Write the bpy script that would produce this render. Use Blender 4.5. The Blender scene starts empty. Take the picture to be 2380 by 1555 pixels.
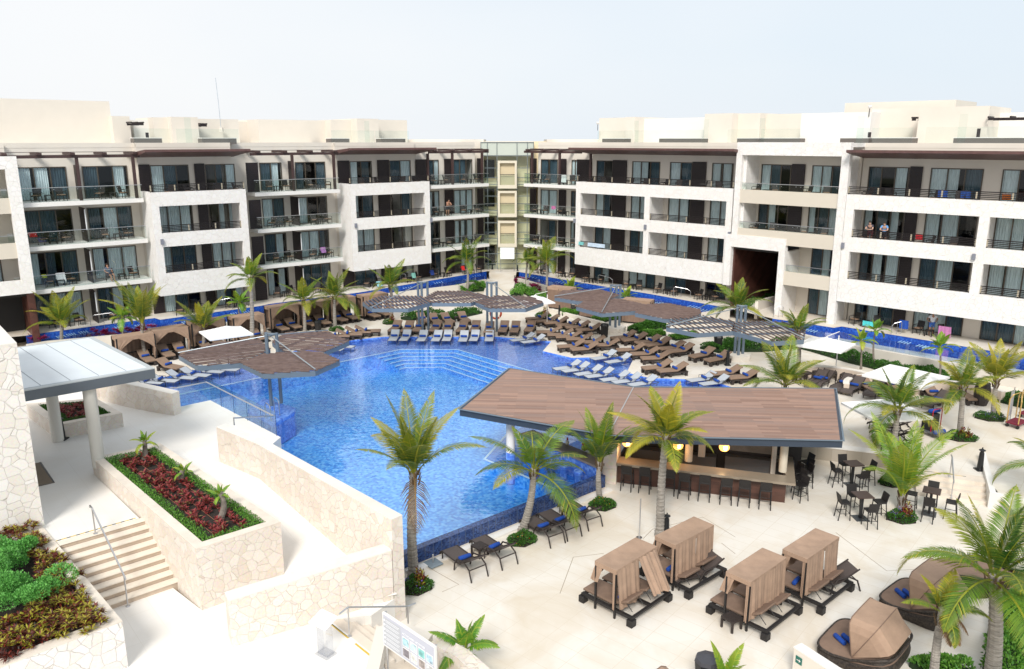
import bpy, bmesh, math, random
from mathutils import Vector, Matrix, Euler
from mathutils.geometry import tessellate_polygon
PI=math.pi; R=math.radians
SC=bpy.context.scene; COL=SC.collection
# ------------------------------------------------------------------ camera
F=1849.8; CX,CY=1189.5,777.4; TH=math.atan(0.2438); H=14.4
cam=bpy.data.cameras.new('camera'); co=bpy.data.objects.new('camera',cam); COL.objects.link(co)
co.location=(0,0,H); co.rotation_euler=(PI/2-TH,0,0)
cam.sensor_width=36; cam.lens=F/2379*36; cam.clip_end=5000; cam.clip_start=.3
SC.camera=co
# ------------------------------------------------------------------ light
w=bpy.data.worlds.new('World'); SC.world=w; w.use_nodes=True
nt=w.node_tree; nt.nodes.clear()
out=nt.nodes.new('ShaderNodeOutputWorld'); bg=nt.nodes.new('ShaderNodeBackground')
sky=nt.nodes.new('ShaderNodeTexSky'); sky.sky_type='NISHITA'; sky.sun_disc=False
SUN_EL,SUN_AZ=R(42),R(190)
sky.sun_elevation=SUN_EL; sky.sun_rotation=SUN_AZ; sky.dust_density=3
tc=nt.nodes.new('ShaderNodeTexCoord'); sep=nt.nodes.new('ShaderNodeSeparateXYZ')
nt.links.new(tc.outputs['Generated'],sep.inputs[0])
# overcast veil: cloud layer, a little bluer low down and to the right
nz=nt.nodes.new('ShaderNodeTexNoise'); nz.inputs['Scale'].default_value=1.6; nz.inputs['Detail'].default_value=3
mp=nt.nodes.new('ShaderNodeMapping'); mp.inputs['Scale'].default_value=(1,1,2.5)
nt.links.new(tc.outputs['Generated'],mp.inputs[0]); nt.links.new(mp.outputs[0],nz.inputs['Vector'])
m1=nt.nodes.new('ShaderNodeMath'); m1.operation='MULTIPLY_ADD'; m1.inputs[1].default_value=.55; m1.inputs[2].default_value=.02
nt.links.new(sep.outputs['X'],m1.inputs[0])
m2=nt.nodes.new('ShaderNodeMath'); m2.operation='ADD'; nt.links.new(m1.outputs[0],m2.inputs[0])
m3=nt.nodes.new('ShaderNodeMath'); m3.operation='MULTIPLY'; m3.inputs[1].default_value=.7
nt.links.new(nz.outputs['Fac'],m3.inputs[0]); nt.links.new(m3.outputs[0],m2.inputs[1])
rp=nt.nodes.new('ShaderNodeValToRGB'); nt.links.new(m2.outputs[0],rp.inputs[0])
rp.color_ramp.elements[0].position=.15; rp.color_ramp.elements[0].color=(4.65,4.72,4.8,1)
rp.color_ramp.elements[1].position=.85; rp.color_ramp.elements[1].color=(3.6,4.12,4.6,1)
mx=nt.nodes.new('ShaderNodeMix'); mx.data_type='RGBA'; mx.inputs[0].default_value=.96
nt.links.new(sky.outputs[0],mx.inputs[6]); nt.links.new(rp.outputs[0],mx.inputs[7])
nt.links.new(mx.outputs[2],bg.inputs[0]); bg.inputs[1].default_value=.09
nt.links.new(bg.outputs[0],out.inputs[0])
sl=bpy.data.lights.new('sun','SUN'); sl.energy=1.5; sl.angle=R(18); sl.color=(1,.96,.9)
so=bpy.data.objects.new('sun',sl); COL.objects.link(so)
d=Vector((math.sin(SUN_AZ)*math.cos(SUN_EL),math.cos(SUN_AZ)*math.cos(SUN_EL),math.sin(SUN_EL)))
so.rotation_euler=d.to_track_quat('Z','Y').to_euler(); so.location=(0,0,60)
SC.view_settings.view_transform='Standard'; SC.view_settings.look='None'; SC.view_settings.exposure=1.2; SC.view_settings.gamma=1
SC.render.resolution_x=1024; SC.render.resolution_y=669
SC.cycles.max_bounces=8; SC.cycles.transparent_max_bounces=24
# ------------------------------------------------------------------ projection helpers: photo position + height -> world
_c,_s=math.cos(TH),math.sin(TH)
def P(x,y,z=0.0):
    a=(x-CX)/F; b=-(y-CY)/F
    t=(z-H)/(-_s+b*_c)
    return Vector((a*t,(_c+b*_s)*t,z))
def Q(v):
    zc=v[2]-H; dd=v[1]*_c-zc*_s; u=v[1]*_s+zc*_c
    return (CX+F*v[0]/dd, CY-F*u/dd)
def z5(x,y): return (x*.2582,568.7+.2582*y)
def z6(x,y): return (602.1+x*.2582,568.7+.2582*y)
def z7(x,y): return (1137.3+x*.2582,568.7+.2582*y)
def z8(x,y): return (1672.5+x*.30114,568.7+.30114*y)
def z9(x,y): return (1204.2+x*.35454,1003.5+y*.35454)
def za(x,y): return (602.1+x*.35454,1003.5+y*.35454)
def zb(x,y): return (1806.3+x*.2582,869.7+y*.2582)
def zc_(x,y): return (1806.3+x*.35454,1003.5+y*.35454)
def zs(x,y): return (334.5+x*.19364,802.8+y*.19364)
def zl(x,y): return (x*.2582,735.9+y*.2582)
def zq(x,y): return (x*.44043,869.7+y*.44043)
def zp(x,y): return (1037+x*.21518,869.7+y*.21518)
# ------------------------------------------------------------------ materials
MATS={}
def nodes(m): return m.node_tree.nodes,m.node_tree.links
def mat(name,col,rough=.6,metal=0,noise=0,nscale=5,bump=0,bscale=30,col2=None,spec=.5,stretch=None,obj=True):
    if name in MATS: return MATS[name]
    m=bpy.data.materials.new(name); m.use_nodes=True; N,L=nodes(m); b=N['Principled BSDF']
    b.inputs['Base Color'].default_value=(*col,1); b.inputs['Roughness'].default_value=rough; b.inputs['Metallic'].default_value=metal
    b.inputs['Specular IOR Level'].default_value=spec
    t=N.new('ShaderNodeTexCoord'); src=t.outputs['Object']
    if stretch:
        q=N.new('ShaderNodeMapping'); q.inputs['Scale'].default_value=stretch; L.new(src,q.inputs[0]); src=q.outputs[0]
    if noise or col2:
        n=N.new('ShaderNodeTexNoise'); n.inputs['Scale'].default_value=nscale; n.inputs['Detail'].default_value=5; n.inputs['Roughness'].default_value=.6
        L.new(src,n.inputs['Vector']); r=N.new('ShaderNodeValToRGB'); L.new(n.outputs['Fac'],r.inputs[0])
        r.color_ramp.elements[0].position=.3; r.color_ramp.elements[1].position=.7
        c2=col2 or tuple(min(1,c*(1+noise)) for c in col); c1=col if col2 else tuple(c*(1-noise) for c in col)
        r.color_ramp.elements[0].color=(*c1,1); r.color_ramp.elements[1].color=(*c2,1)
        L.new(r.outputs[0],b.inputs['Base Color'])
    if bump:
        n2=N.new('ShaderNodeTexNoise'); n2.inputs['Scale'].default_value=bscale; n2.inputs['Detail'].default_value=4; L.new(src,n2.inputs['Vector'])
        bp=N.new('ShaderNodeBump'); bp.inputs['Strength'].default_value=bump; bp.inputs['Distance'].default_value=.02
        L.new(n2.outputs['Fac'],bp.inputs['Height']); L.new(bp.outputs[0],b.inputs['Normal'])
    MATS[name]=m; return m
def mat_stone(name,c1,c2,scale,gap=.02,joint=(.45,.40,.34)):
    if name in MATS: return MATS[name]
    m=bpy.data.materials.new(name); m.use_nodes=True; N,L=nodes(m); b=N['Principled BSDF']; b.inputs['Roughness'].default_value=.8
    t=N.new('ShaderNodeTexCoord'); nz=N.new('ShaderNodeTexNoise'); nz.inputs['Scale'].default_value=scale*1.7
    L.new(t.outputs['Object'],nz.inputs['Vector'])
    ad=N.new('ShaderNodeMixRGB'); ad.blend_type='ADD'; ad.inputs[0].default_value=.06; L.new(t.outputs['Object'],ad.inputs[1]); L.new(nz.outputs['Color'],ad.inputs[2])
    v=N.new('ShaderNodeTexVoronoi'); v.feature='DISTANCE_TO_EDGE'; v.inputs['Scale'].default_value=scale
    v2=N.new('ShaderNodeTexVoronoi'); v2.inputs['Scale'].default_value=scale
    L.new(ad.outputs[0],v.inputs['Vector']); L.new(ad.outputs[0],v2.inputs['Vector'])
    r=N.new('ShaderNodeValToRGB'); r.color_ramp.elements[0].position=gap*.4; r.color_ramp.elements[1].position=gap*1.3
    L.new(v.outputs['Distance'],r.inputs[0])
    sp=N.new('ShaderNodeSeparateColor'); L.new(v2.outputs['Color'],sp.inputs[0])
    cr=N.new('ShaderNodeMix'); cr.data_type='RGBA'; L.new(sp.outputs[0],cr.inputs[0]); cr.inputs[6].default_value=(*c1,1); cr.inputs[7].default_value=(*c2,1)
    n3=N.new('ShaderNodeTexNoise'); n3.inputs['Scale'].default_value=scale*5; n3.inputs['Detail'].default_value=5; L.new(t.outputs['Object'],n3.inputs['Vector'])
    m4=N.new('ShaderNodeMixRGB'); m4.blend_type='OVERLAY'; m4.inputs[0].default_value=.3; L.new(cr.outputs[2],m4.inputs[1]); L.new(n3.outputs['Color'],m4.inputs[2])
    # joints fade in and out like real mortar
    n5=N.new('ShaderNodeTexNoise'); n5.inputs['Scale'].default_value=scale*.8; L.new(t.outputs['Object'],n5.inputs['Vector'])
    r5=N.new('ShaderNodeValToRGB'); r5.color_ramp.elements[0].position=.38; r5.color_ramp.elements[1].position=.6; L.new(n5.outputs['Fac'],r5.inputs[0])
    jm=N.new('ShaderNodeMix'); jm.data_type='RGBA'; L.new(r5.outputs[0],jm.inputs[0]); jm.inputs[6].default_value=(*[(a*.75+j*.25) for a,j in zip(c2,joint)],1); jm.inputs[7].default_value=(*joint,1)
    mm=N.new('ShaderNodeMix'); mm.data_type='RGBA'; L.new(r.outputs[0],mm.inputs[0]); L.new(jm.outputs[2],mm.inputs[6]); L.new(m4.outputs[0],mm.inputs[7])
    L.new(mm.outputs[2],b.inputs['Base Color'])
    bp=N.new('ShaderNodeBump'); bp.inputs['Strength'].default_value=.6; bp.inputs['Distance'].default_value=.03; L.new(r.outputs[0],bp.inputs['Height']); L.new(bp.outputs[0],b.inputs['Normal'])
    MATS[name]=m; return m
def mat_tiles(name,c1,c2,c3,scale,jc=None,rough=.25,coord='Object',jw=.08):
    if name in MATS: return MATS[name]
    m=bpy.data.materials.new(name); m.use_nodes=True; N,L=nodes(m); b=N['Principled BSDF']; b.inputs['Roughness'].default_value=rough
    t=N.new('ShaderNodeTexCoord'); q=N.new('ShaderNodeMapping'); q.inputs['Scale'].default_value=(scale,)*3; q.inputs['Rotation'].default_value=(0,0,R(40)); L.new(t.outputs[coord],q.inputs[0])
    fl=N.new('ShaderNodeVectorMath'); fl.operation='FLOOR'; L.new(q.outputs[0],fl.inputs[0])
    wn=N.new('ShaderNodeTexWhiteNoise'); L.new(fl.outputs[0],wn.inputs['Vector'])
    r=N.new('ShaderNodeValToRGB'); e=r.color_ramp.elements; e[0].color=(*c1,1); e[1].color=(*c3,1); e.new(.5).color=(*c2,1)
    L.new(wn.outputs['Value'],r.inputs[0]); colr=r.outputs[0]
    if jc:
        fr=N.new('ShaderNodeVectorMath'); fr.operation='FRACTION'; L.new(q.outputs[0],fr.inputs[0])
        sp=N.new('ShaderNodeSeparateXYZ'); L.new(fr.outputs[0],sp.inputs[0])
        mn=N.new('ShaderNodeMath'); mn.operation='MINIMUM'; L.new(sp.outputs['X'],mn.inputs[0]); L.new(sp.outputs['Z'],mn.inputs[1])
        lt=N.new('ShaderNodeMath'); lt.operation='LESS_THAN'; lt.inputs[1].default_value=jw; L.new(mn.outputs[0],lt.inputs[0])
        mm=N.new('ShaderNodeMix'); mm.data_type='RGBA'; L.new(lt.outputs[0],mm.inputs[0]); L.new(colr,mm.inputs[6]); mm.inputs[7].default_value=(*jc,1); colr=mm.outputs[2]
    L.new(colr,b.inputs['Base Color']); MATS[name]=m; return m
def schlick(N,L,f0,nrm=None,add=0.0):
    lw=N.new('ShaderNodeLayerWeight'); lw.inputs['Blend'].default_value=.5
    if nrm: L.new(nrm,lw.inputs['Normal'])
    p=N.new('ShaderNodeMath'); p.operation='POWER'; p.inputs[1].default_value=5; L.new(lw.outputs['Facing'],p.inputs[0])
    q=N.new('ShaderNodeMath'); q.operation='MULTIPLY_ADD'; q.inputs[1].default_value=1-f0; q.inputs[2].default_value=f0+add; q.use_clamp=True; L.new(p.outputs[0],q.inputs[0]); return q.outputs[0]
def mat_water(name,tint,refl=1.5,bstr=.25,bs=2.2):
    m=bpy.data.materials.new(name); m.use_nodes=True; N,L=nodes(m); N.remove(N['Principled BSDF']); o=N['Material Output']
    tr=N.new('ShaderNodeBsdfTransparent'); tr.inputs[0].default_value=(*tint,1)
    gl=N.new('ShaderNodeBsdfGlossy'); gl.inputs['Roughness'].default_value=.03; gl.inputs['Color'].default_value=(.9,.95,1,1)
    t=N.new('ShaderNodeTexCoord'); q=N.new('ShaderNodeMapping'); q.inputs['Scale'].default_value=(.75,1.25,1); q.inputs['Rotation'].default_value=(0,0,R(8)); L.new(t.outputs['Object'],q.inputs[0])
    n=N.new('ShaderNodeTexNoise'); n.inputs['Scale'].default_value=bs; n.inputs['Detail'].default_value=3; n.inputs['Distortion'].default_value=.6; L.new(q.outputs[0],n.inputs['Vector'])
    bp=N.new('ShaderNodeBump'); bp.inputs['Strength'].default_value=bstr; bp.inputs['Distance'].default_value=.12; L.new(n.outputs['Fac'],bp.inputs['Height'])
    L.new(bp.outputs[0],gl.inputs['Normal']); fo=schlick(N,L,((refl-1)/(refl+1))**2,bp.outputs[0])
    mx=N.new('ShaderNodeMixShader'); L.new(fo,mx.inputs[0]); L.new(tr.outputs[0],mx.inputs[1]); L.new(gl.outputs[0],mx.inputs[2]); L.new(mx.outputs[0],o.inputs[0])
    MATS[name]=m; return m
def mat_glass(name,tint,refl=1.45,rough=.02,base=0.0):
    m=bpy.data.materials.new(name); m.use_nodes=True; N,L=nodes(m); N.remove(N['Principled BSDF']); o=N['Material Output']
    tr=N.new('ShaderNodeBsdfTransparent'); tr.inputs[0].default_value=(*tint,1)
    gl=N.new('ShaderNodeBsdfGlossy'); gl.inputs['Roughness'].default_value=rough
    mx=N.new('ShaderNodeMixShader'); L.new(schlick(N,L,((refl-1)/(refl+1))**2,None,base),mx.inputs[0]); L.new(tr.outputs[0],mx.inputs[1]); L.new(gl.outputs[0],mx.inputs[2]); L.new(mx.outputs[0],o.inputs[0])
    MATS[name]=m; return m
def mat_leaf(name,c1,c2,tip=None,rough=.5,trans=.25):
    if name in MATS: return MATS[name]
    m=bpy.data.materials.new(name); m.use_nodes=True; N,L=nodes(m); b=N['Principled BSDF']; b.inputs['Roughness'].default_value=rough
    a=N.new('ShaderNodeAttribute'); a.attribute_name='v'; sp=N.new('ShaderNodeSeparateColor'); L.new(a.outputs['Color'],sp.inputs[0])
    x=N.new('ShaderNodeMix'); x.data_type='RGBA'; L.new(sp.outputs[0],x.inputs[0]); x.inputs[6].default_value=(*c1,1); x.inputs[7].default_value=(*c2,1); c=x.outputs[2]
    if tip:
        y=N.new('ShaderNodeMix'); y.data_type='RGBA'; L.new(sp.outputs[1],y.inputs[0]); L.new(c,y.inputs[6]); y.inputs[7].default_value=(*tip,1); c=y.outputs[2]
    L.new(c,b.inputs['Base Color'])
    tb=N.new('ShaderNodeBsdfTranslucent'); L.new(c,tb.inputs[0]); mx=N.new('ShaderNodeMixShader'); mx.inputs[0].default_value=trans
    L.new(b.outputs[0],mx.inputs[1]); L.new(tb.outputs[0],mx.inputs[2]); L.new(mx.outputs[0],N['Material Output'].inputs[0])
    MATS[name]=m; return m
def mat_planks(name,cols,w,l,rot,rough=.5,dirt=.2):
    if name in MATS: return MATS[name]
    m=bpy.data.materials.new(name); m.use_nodes=True; N,L=nodes(m); b=N['Principled BSDF']; b.inputs['Roughness'].default_value=rough
    t=N.new('ShaderNodeTexCoord'); q=N.new('ShaderNodeMapping'); q.inputs['Rotation'].default_value=rot; L.new(t.outputs['Object'],q.inputs[0])
    br=N.new('ShaderNodeTexBrick'); br.inputs['Scale'].default_value=1; br.inputs['Brick Width'].default_value=l; br.inputs['Row Height'].default_value=w; br.inputs['Mortar Size'].default_value=.004
    br.offset=.37; br.inputs['Color1'].default_value=(0,0,0,1); br.inputs['Color2'].default_value=(1,1,1,1); br.inputs['Mortar'].default_value=(.2,.2,.2,1); L.new(q.outputs[0],br.inputs['Vector'])
    r=N.new('ShaderNodeValToRGB'); e=r.color_ramp.elements; e[0].color=(*cols[0],1); e[1].color=(*cols[-1],1)
    for i,c in enumerate(cols[1:-1]): e.new((i+1)/(len(cols)-1)).color=(*c,1)
    L.new(br.outputs['Color'],r.inputs[0])
    n=N.new('ShaderNodeTexNoise'); n.inputs['Scale'].default_value=3; n.inputs['Detail'].default_value=6; q2=N.new('ShaderNodeMapping'); q2.inputs['Scale'].default_value=(1,12,1); L.new(q.outputs[0],q2.inputs[0]); L.new(q2.outputs[0],n.inputs['Vector'])
    mm=N.new('ShaderNodeMixRGB'); mm.blend_type='OVERLAY'; mm.inputs[0].default_value=dirt; L.new(r.outputs[0],mm.inputs[1]); L.new(n.outputs['Fac'],mm.inputs[2])
    L.new(mm.outputs[0],b.inputs['Base Color']); MATS[name]=m; return m
def mat_emit(name,col,st):
    m=bpy.data.materials.new(name); m.use_nodes=True; N,L=nodes(m); b=N['Principled BSDF']; b.inputs['Base Color'].default_value=(*col,1)
    b.inputs['Emission Color'].default_value=(*col,1); b.inputs['Emission Strength'].default_value=st; MATS[name]=m; return m
def mat_deck(name,c1,c2,rot=40,jx=1.2,jy=.6):
    m=bpy.data.materials.new(name); m.use_nodes=True; N,L=nodes(m); b=N['Principled BSDF']; b.inputs['Roughness'].default_value=.55
    t=N.new('ShaderNodeTexCoord'); q=N.new('ShaderNodeMapping'); q.inputs['Rotation'].default_value=(0,0,R(rot)); L.new(t.outputs['Object'],q.inputs[0])
    br=N.new('ShaderNodeTexBrick'); br.inputs['Scale'].default_value=1; br.inputs['Brick Width'].default_value=jx; br.inputs['Row Height'].default_value=jy; br.inputs['Mortar Size'].default_value=.006; br.offset=.0
    br.inputs['Color1'].default_value=(*c1,1); br.inputs['Color2'].default_value=(*[a*.93+bb*.07 for a,bb in zip(c1,c2)],1); br.inputs['Mortar'].default_value=(*[a*.94 for a in c2],1); L.new(q.outputs[0],br.inputs['Vector'])
    n=N.new('ShaderNodeTexNoise'); n.inputs['Scale'].default_value=.35; n.inputs['Detail'].default_value=7; n.inputs['Roughness'].default_value=.6; n.inputs['Distortion'].default_value=.8; L.new(t.outputs['Object'],n.inputs['Vector'])
    r=N.new('ShaderNodeValToRGB'); r.color_ramp.elements[0].position=.40; r.color_ramp.elements[1].position=.66; r.color_ramp.elements[0].color=(0,0,0,1); r.color_ramp.elements[1].color=(.85,.85,.85,1); L.new(n.outputs['Fac'],r.inputs[0])
    mm=N.new('ShaderNodeMix'); mm.data_type='RGBA'; L.new(r.outputs[0],mm.inputs[0]); L.new(br.outputs['Color'],mm.inputs[6]); mm.inputs[7].default_value=(*c2,1)
    L.new(mm.outputs[2],b.inputs['Base Color']); MATS[name]=m; return m
DECK=mat_deck('limestone paving',(.74,.70,.64),(.62,.535,.42))
PATHM=mat_deck('pale limestone paving',(.80,.775,.735),(.75,.71,.65),50,1.6,.8)
CREAM=mat('cream render',(.70,.645,.57),.85,noise=.03,nscale=.6,bump=.05,bscale=60)
CREAM2=mat('warm cream render',(.62,.56,.47),.85,noise=.03,nscale=.5)
WHITE=mat('white render',(.74,.72,.69),.8,noise=.025,nscale=.7)
STONE=mat_stone('pale stone cladding',(.80,.78,.76),(.765,.735,.70),3.0,.014,(.68,.64,.60))
STONEF=mat_stone('honey stone cladding',(.74,.68,.61),(.67,.585,.50),3.1,.013,(.62,.54,.455))
STONET=mat_stone('white stone cladding',(.78,.75,.72),(.71,.66,.60),2.9,.02,(.54,.50,.46))
COPE=mat('limestone coping',(.72,.68,.62),.7,noise=.06,nscale=2)
COPE2=mat('honey limestone coping',(.70,.62,.53),.7,noise=.12,nscale=1.5)
BROWN=mat('dark brown wood',(.055,.028,.026),.55,noise=.25,nscale=6,stretch=(1,1,6))
BROWN2=mat('brown painted soffit',(.11,.055,.05),.5,noise=.2,nscale=4)
SCREEN=mat('dark slatted screen',(.014,.007,.008),.5,noise=.2,nscale=8)
FRAME=mat('bronze window frame',(.085,.068,.05),.4)
CURT=mat('sheer curtain light',(.66,.72,.72),.9,noise=.25,nscale=9,stretch=(3,3,.15))
CURT2=mat('dark gauze curtain',(.06,.10,.125),.9,noise=.35,nscale=9,stretch=(3,3,.15))
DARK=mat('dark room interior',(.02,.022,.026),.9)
WGLASS=mat_glass('window glass',(.88,.94,.96),1.5)
RGLASS=mat_glass('railing glass',(.90,.94,.93),1.4,base=.0)
ROOFG=mat_glass('roof screen glass',(.95,.98,.97),1.35)
PGLASS=mat_glass('pool balustrade glass',(.72,.86,.90),1.5,base=.05)
STEEL=mat('stainless steel',(.55,.55,.56),.3,.9)
RAILM=mat('dark metal rail',(.018,.014,.014),.4,.3)
BRASS=mat('rail post caps',(.55,.48,.36),.4,.4)
BLUEST=mat('grey blue painted steel',(.13,.17,.215),.45)
SLAT=mat('weathered brown slats',(.10,.06,.048),.6,noise=.4,nscale=3,col2=(.20,.135,.115))
WICK=mat('dark wicker',(.030,.021,.018),.6,noise=.4,nscale=60,bump=.6,bscale=120)
WICK2=mat('black wicker',(.013,.011,.011),.55,noise=.5,nscale=50,bump=.6,bscale=90)
WSURF=mat('brown wicker seat',(.075,.058,.052),.6,noise=.3,nscale=50,bump=.4,bscale=100)
CUSH=mat('taupe cushion',(.245,.165,.115),.9,noise=.08,nscale=4,bump=.1,bscale=12)
CUSHD=mat('brown cushion',(.20,.132,.095),.9,noise=.1,nscale=4,bump=.1,bscale=12)
FAB=mat('taupe awning fabric',(.35,.235,.165),.9,noise=.12,nscale=2.5,bump=.5,bscale=5)
SLING=mat('light grey sling',(.42,.45,.49),.7,noise=.04)
SLFR=mat('grey sling frame',(.09,.10,.12),.4,.3)
TOWEL=mat('blue towel',(.008,.055,.30),.95,noise=.2,nscale=30)
UMB=mat('white canvas',(.82,.81,.80),.9)
BLACK=mat('black painted metal',(.010,.011,.013),.4)
TRUNK=mat('palm trunk',(.20,.17,.145),.9,noise=.3,nscale=3,bump=.8,bscale=8,stretch=(1,1,4))
TRUNK2=mat('grey palm trunk',(.27,.245,.215),.9,noise=.45,nscale=4,bump=.8,bscale=8,stretch=(1,1,9))
PALM=mat_leaf('palm frond',(.022,.085,.010),(.15,.26,.022),(.52,.42,.03))
PALM2=mat_leaf('bright palm frond',(.06,.21,.02),(.19,.39,.035),(.50,.46,.04))
LEAF=mat_leaf('hedge leaf',(.02,.09,.01),(.07,.20,.02))
LEAF2=mat_leaf('bright shrub leaf',(.05,.19,.02),(.18,.38,.05))
CROT=mat_leaf('croton leaf',(.045,.012,.008),(.24,.035,.02),(.46,.44,.04))
MAG=mat_leaf('magenta leaf',(.16,.006,.05),(.36,.012,.10))
RED=mat_leaf('red bedding leaf',(.12,.015,.012),(.34,.05,.05),(.20,.16,.05))
FLOW=mat_leaf('orange flower',(.5,.12,.01),(.65,.35,.02))
PURP=mat_leaf('purple flower',(.16,.10,.5),(.28,.18,.7))
SOIL=mat('dark soil',(.022,.015,.011),.95,noise=.5,nscale=12,bump=1,bscale=25)
TILE=mat_tiles('deep pool mosaic',(.02,.22,.72),(.07,.38,.90),(.20,.55,.96),8)
TILES=mat_tiles('shelf pool mosaic',(.06,.15,.58),(.10,.25,.74),(.20,.38,.86),8)
TILEB=mat_tiles('navy edge mosaic',(.012,.025,.09),(.03,.06,.19),(.05,.11,.30),17,(.07,.10,.19),jw=.12)
TILEL=mat_tiles('lazy pool mosaic',(.008,.04,.28),(.012,.07,.38),(.03,.12,.48),9)
NOSE=mat('pale blue step nosing',(.62,.80,.90),.4)
WATER=mat_water('pool water surface',(.92,.98,1.0),2.35,.13,2.6)
WATERL=mat_water('lazy pool water surface',(.80,.9,.98),1.33,.10,1.6)
ROOFW=mat_planks('bar roof planks',[(.22,.125,.09),(.30,.18,.13),(.23,.15,.12),(.36,.215,.155),(.27,.175,.14)],.20,2.3,(0,0,R(4)))
BARW=mat_planks('bar front planks',[(.05,.02,.014),(.09,.038,.026),(.07,.03,.02)],.16,1.6,(R(90),0,0),.45)
WOODP=mat_planks('passage wood cladding',[(.06,.022,.016),(.10,.04,.03),(.045,.018,.013)],.3,1.4,(R(90),0,R(50)),.4)
SKIN=mat('skin',(.42,.22,.14),.6); HAIR=mat('dark hair',(.02,.014,.01),.7)
# ------------------------------------------------------------------ mesh builder
class MB:
    def __init__(s): s.v=[]; s.f=[]; s.a=[]; s.col=[]; s.cl=False; s.mi=[]
    def add(s,vs,fs):
        o=len(s.v); s.v+= [tuple(p) for p in vs]; s.f+=[tuple(i+o for i in f) for f in fs]; return s
    def box(s,x0,x1,y0,y1,z0,z1,M=None):
        p=[Vector((x,y,z)) for z in (z0,z1) for y in (y0,y1) for x in (x0,x1)]
        if M: p=[M@q for q in p]
        return s.add(p,[(0,2,3,1),(4,5,7,6),(0,1,5,4),(2,6,7,3),(0,4,6,2),(1,3,7,5)])
    def prism(s,poly,z0,z1,bot=True):
        n=len(poly); b=[(p[0],p[1],z0) for p in poly]; t=[(p[0],p[1],z1) for p in poly]
        ar=sum(poly[i][0]*poly[(i+1)%n][1]-poly[(i+1)%n][0]*poly[i][1] for i in range(n))
        if ar<0: b.reverse(); t.reverse()
        fs=[(i,(i+1)%n,(i+1)%n+n,i+n) for i in range(n)]
        tri=tessellate_polygon([[Vector(q) for q in t]])
        for q in tri:
            fs.append(tuple(i+n for i in q)); 
            if bot: fs.append(tuple(reversed(q)))
        return s.add(b+t,fs)
    def wall(s,pts,th,z0s,z1s,side=1):   # vertical wall along polyline; th to the given side; z may vary
        n=len(pts)
        if not isinstance(z0s,(list,tuple)): z0s=[z0s]*n
        if not isinstance(z1s,(list,tuple)): z1s=[z1s]*n
        off=[]
        for i in range(n):
            a=Vector(pts[max(i-1,0)][:2]); b=Vector(pts[min(i+1,n-1)][:2]); t=(b-a).normalized(); off.append(Vector((-t.y,t.x))*th*side)
        vs=[]
        for i in range(n):
            x,y=pts[i][0],pts[i][1]; ox,oy=off[i]
            vs+=[(x,y,z0s[i]),(x+ox,y+oy,z0s[i]),(x+ox,y+oy,z1s[i]),(x,y,z1s[i])]
        fs=[(0,3,2,1),(4*n-4,4*n-3,4*n-2,4*n-1)]
        for i in range(n-1):
            a=4*i; b=a+4
            for k in range(4): fs.append((a+k,a+(k+1)%4,b+(k+1)%4,b+k))
        return s.add(vs,fs)
    def tube(s,pts,r,n=6,cap=True,r2=None):
        pts=[Vector(p) for p in pts]; m=len(pts); vs=[]; up=Vector((0,0,1)); prev=None
        for i,p in enumerate(pts):
            t=(pts[min(i+1,m-1)]-pts[max(i-1,0)]).normalized()
            if prev is None:
                u=t.cross(up); 
                if u.length<.1: u=t.cross(Vector((1,0,0)))
            else: u=prev-t*prev.dot(t)
            u.normalize(); prev=u; w_=t.cross(u)
            rr=r if r2 is None else r+(r2-r)*i/(m-1)
            if isinstance(r,(list,tuple)): rr=r[i]
            vs+=[p+(u*math.cos(2*PI*k/n)+w_*math.sin(2*PI*k/n))*rr for k in range(n)]
        fs=[(i*n+k,i*n+(k+1)%n,(i+1)*n+(k+1)%n,(i+1)*n+k) for i in range(m-1) for k in range(n)]
        if cap: fs+= [tuple(reversed(range(n))),tuple((m-1)*n+k for k in range(n))]
        return s.add(vs,fs)
    def lathe(s,prof,n=12,c=(0,0,0)):
        vs=[(c[0]+r*math.cos(2*PI*k/n),c[1]+r*math.sin(2*PI*k/n),c[2]+z) for r,z in prof for k in range(n)]
        m=len(prof); fs=[(i*n+k,i*n+(k+1)%n,(i+1)*n+(k+1)%n,(i+1)*n+k) for i in range(m-1) for k in range(n)]
        fs+= [tuple(reversed(range(n))),tuple((m-1)*n+k for k in range(n))]
        return s.add(vs,fs)
    def grid(s,fn,nu,nv):
        vs=[fn(i/nu,j/nv) for i in range(nu+1) for j in range(nv+1)]
        return s.add(vs,[(i*(nv+1)+j,(i+1)*(nv+1)+j,(i+1)*(nv+1)+j+1,i*(nv+1)+j+1) for i in range(nu) for j in range(nv)])
    def leaf(s,p,dirv,l,wd,nrm,c,bend=0):   # a pointed leaf
        t=dirv.normalized(); u=t.cross(nrm)
        if u.length<.01: u=t.cross(Vector((1,0,.1)))
        u.normalize(); m=p+t*l*.45; e=p+t*l-Vector((0,0,bend*l))
        o=len(s.v); s.v+=[tuple(p),tuple(m+u*wd/2),tuple(e),tuple(m-u*wd/2)]; s.f.append((o,o+1,o+2,o+3)); s.col+=[c]*4
    def mesh(s,name,m=None,smooth=False):
        me=bpy.data.meshes.new(name); me.from_pydata(s.v,[],s.f); me.update()
        if len(s.col)==len(s.v) and s.col:
            ca=me.color_attributes.new('v','FLOAT_COLOR','POINT'); ca.data.foreach_set('color',[x for c in s.col for x in (c[0],c[1],c[2],1)])
        if smooth:
            for p in me.polygons: p.use_smooth=True
        if m: me.materials.append(m)
        return me
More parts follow.
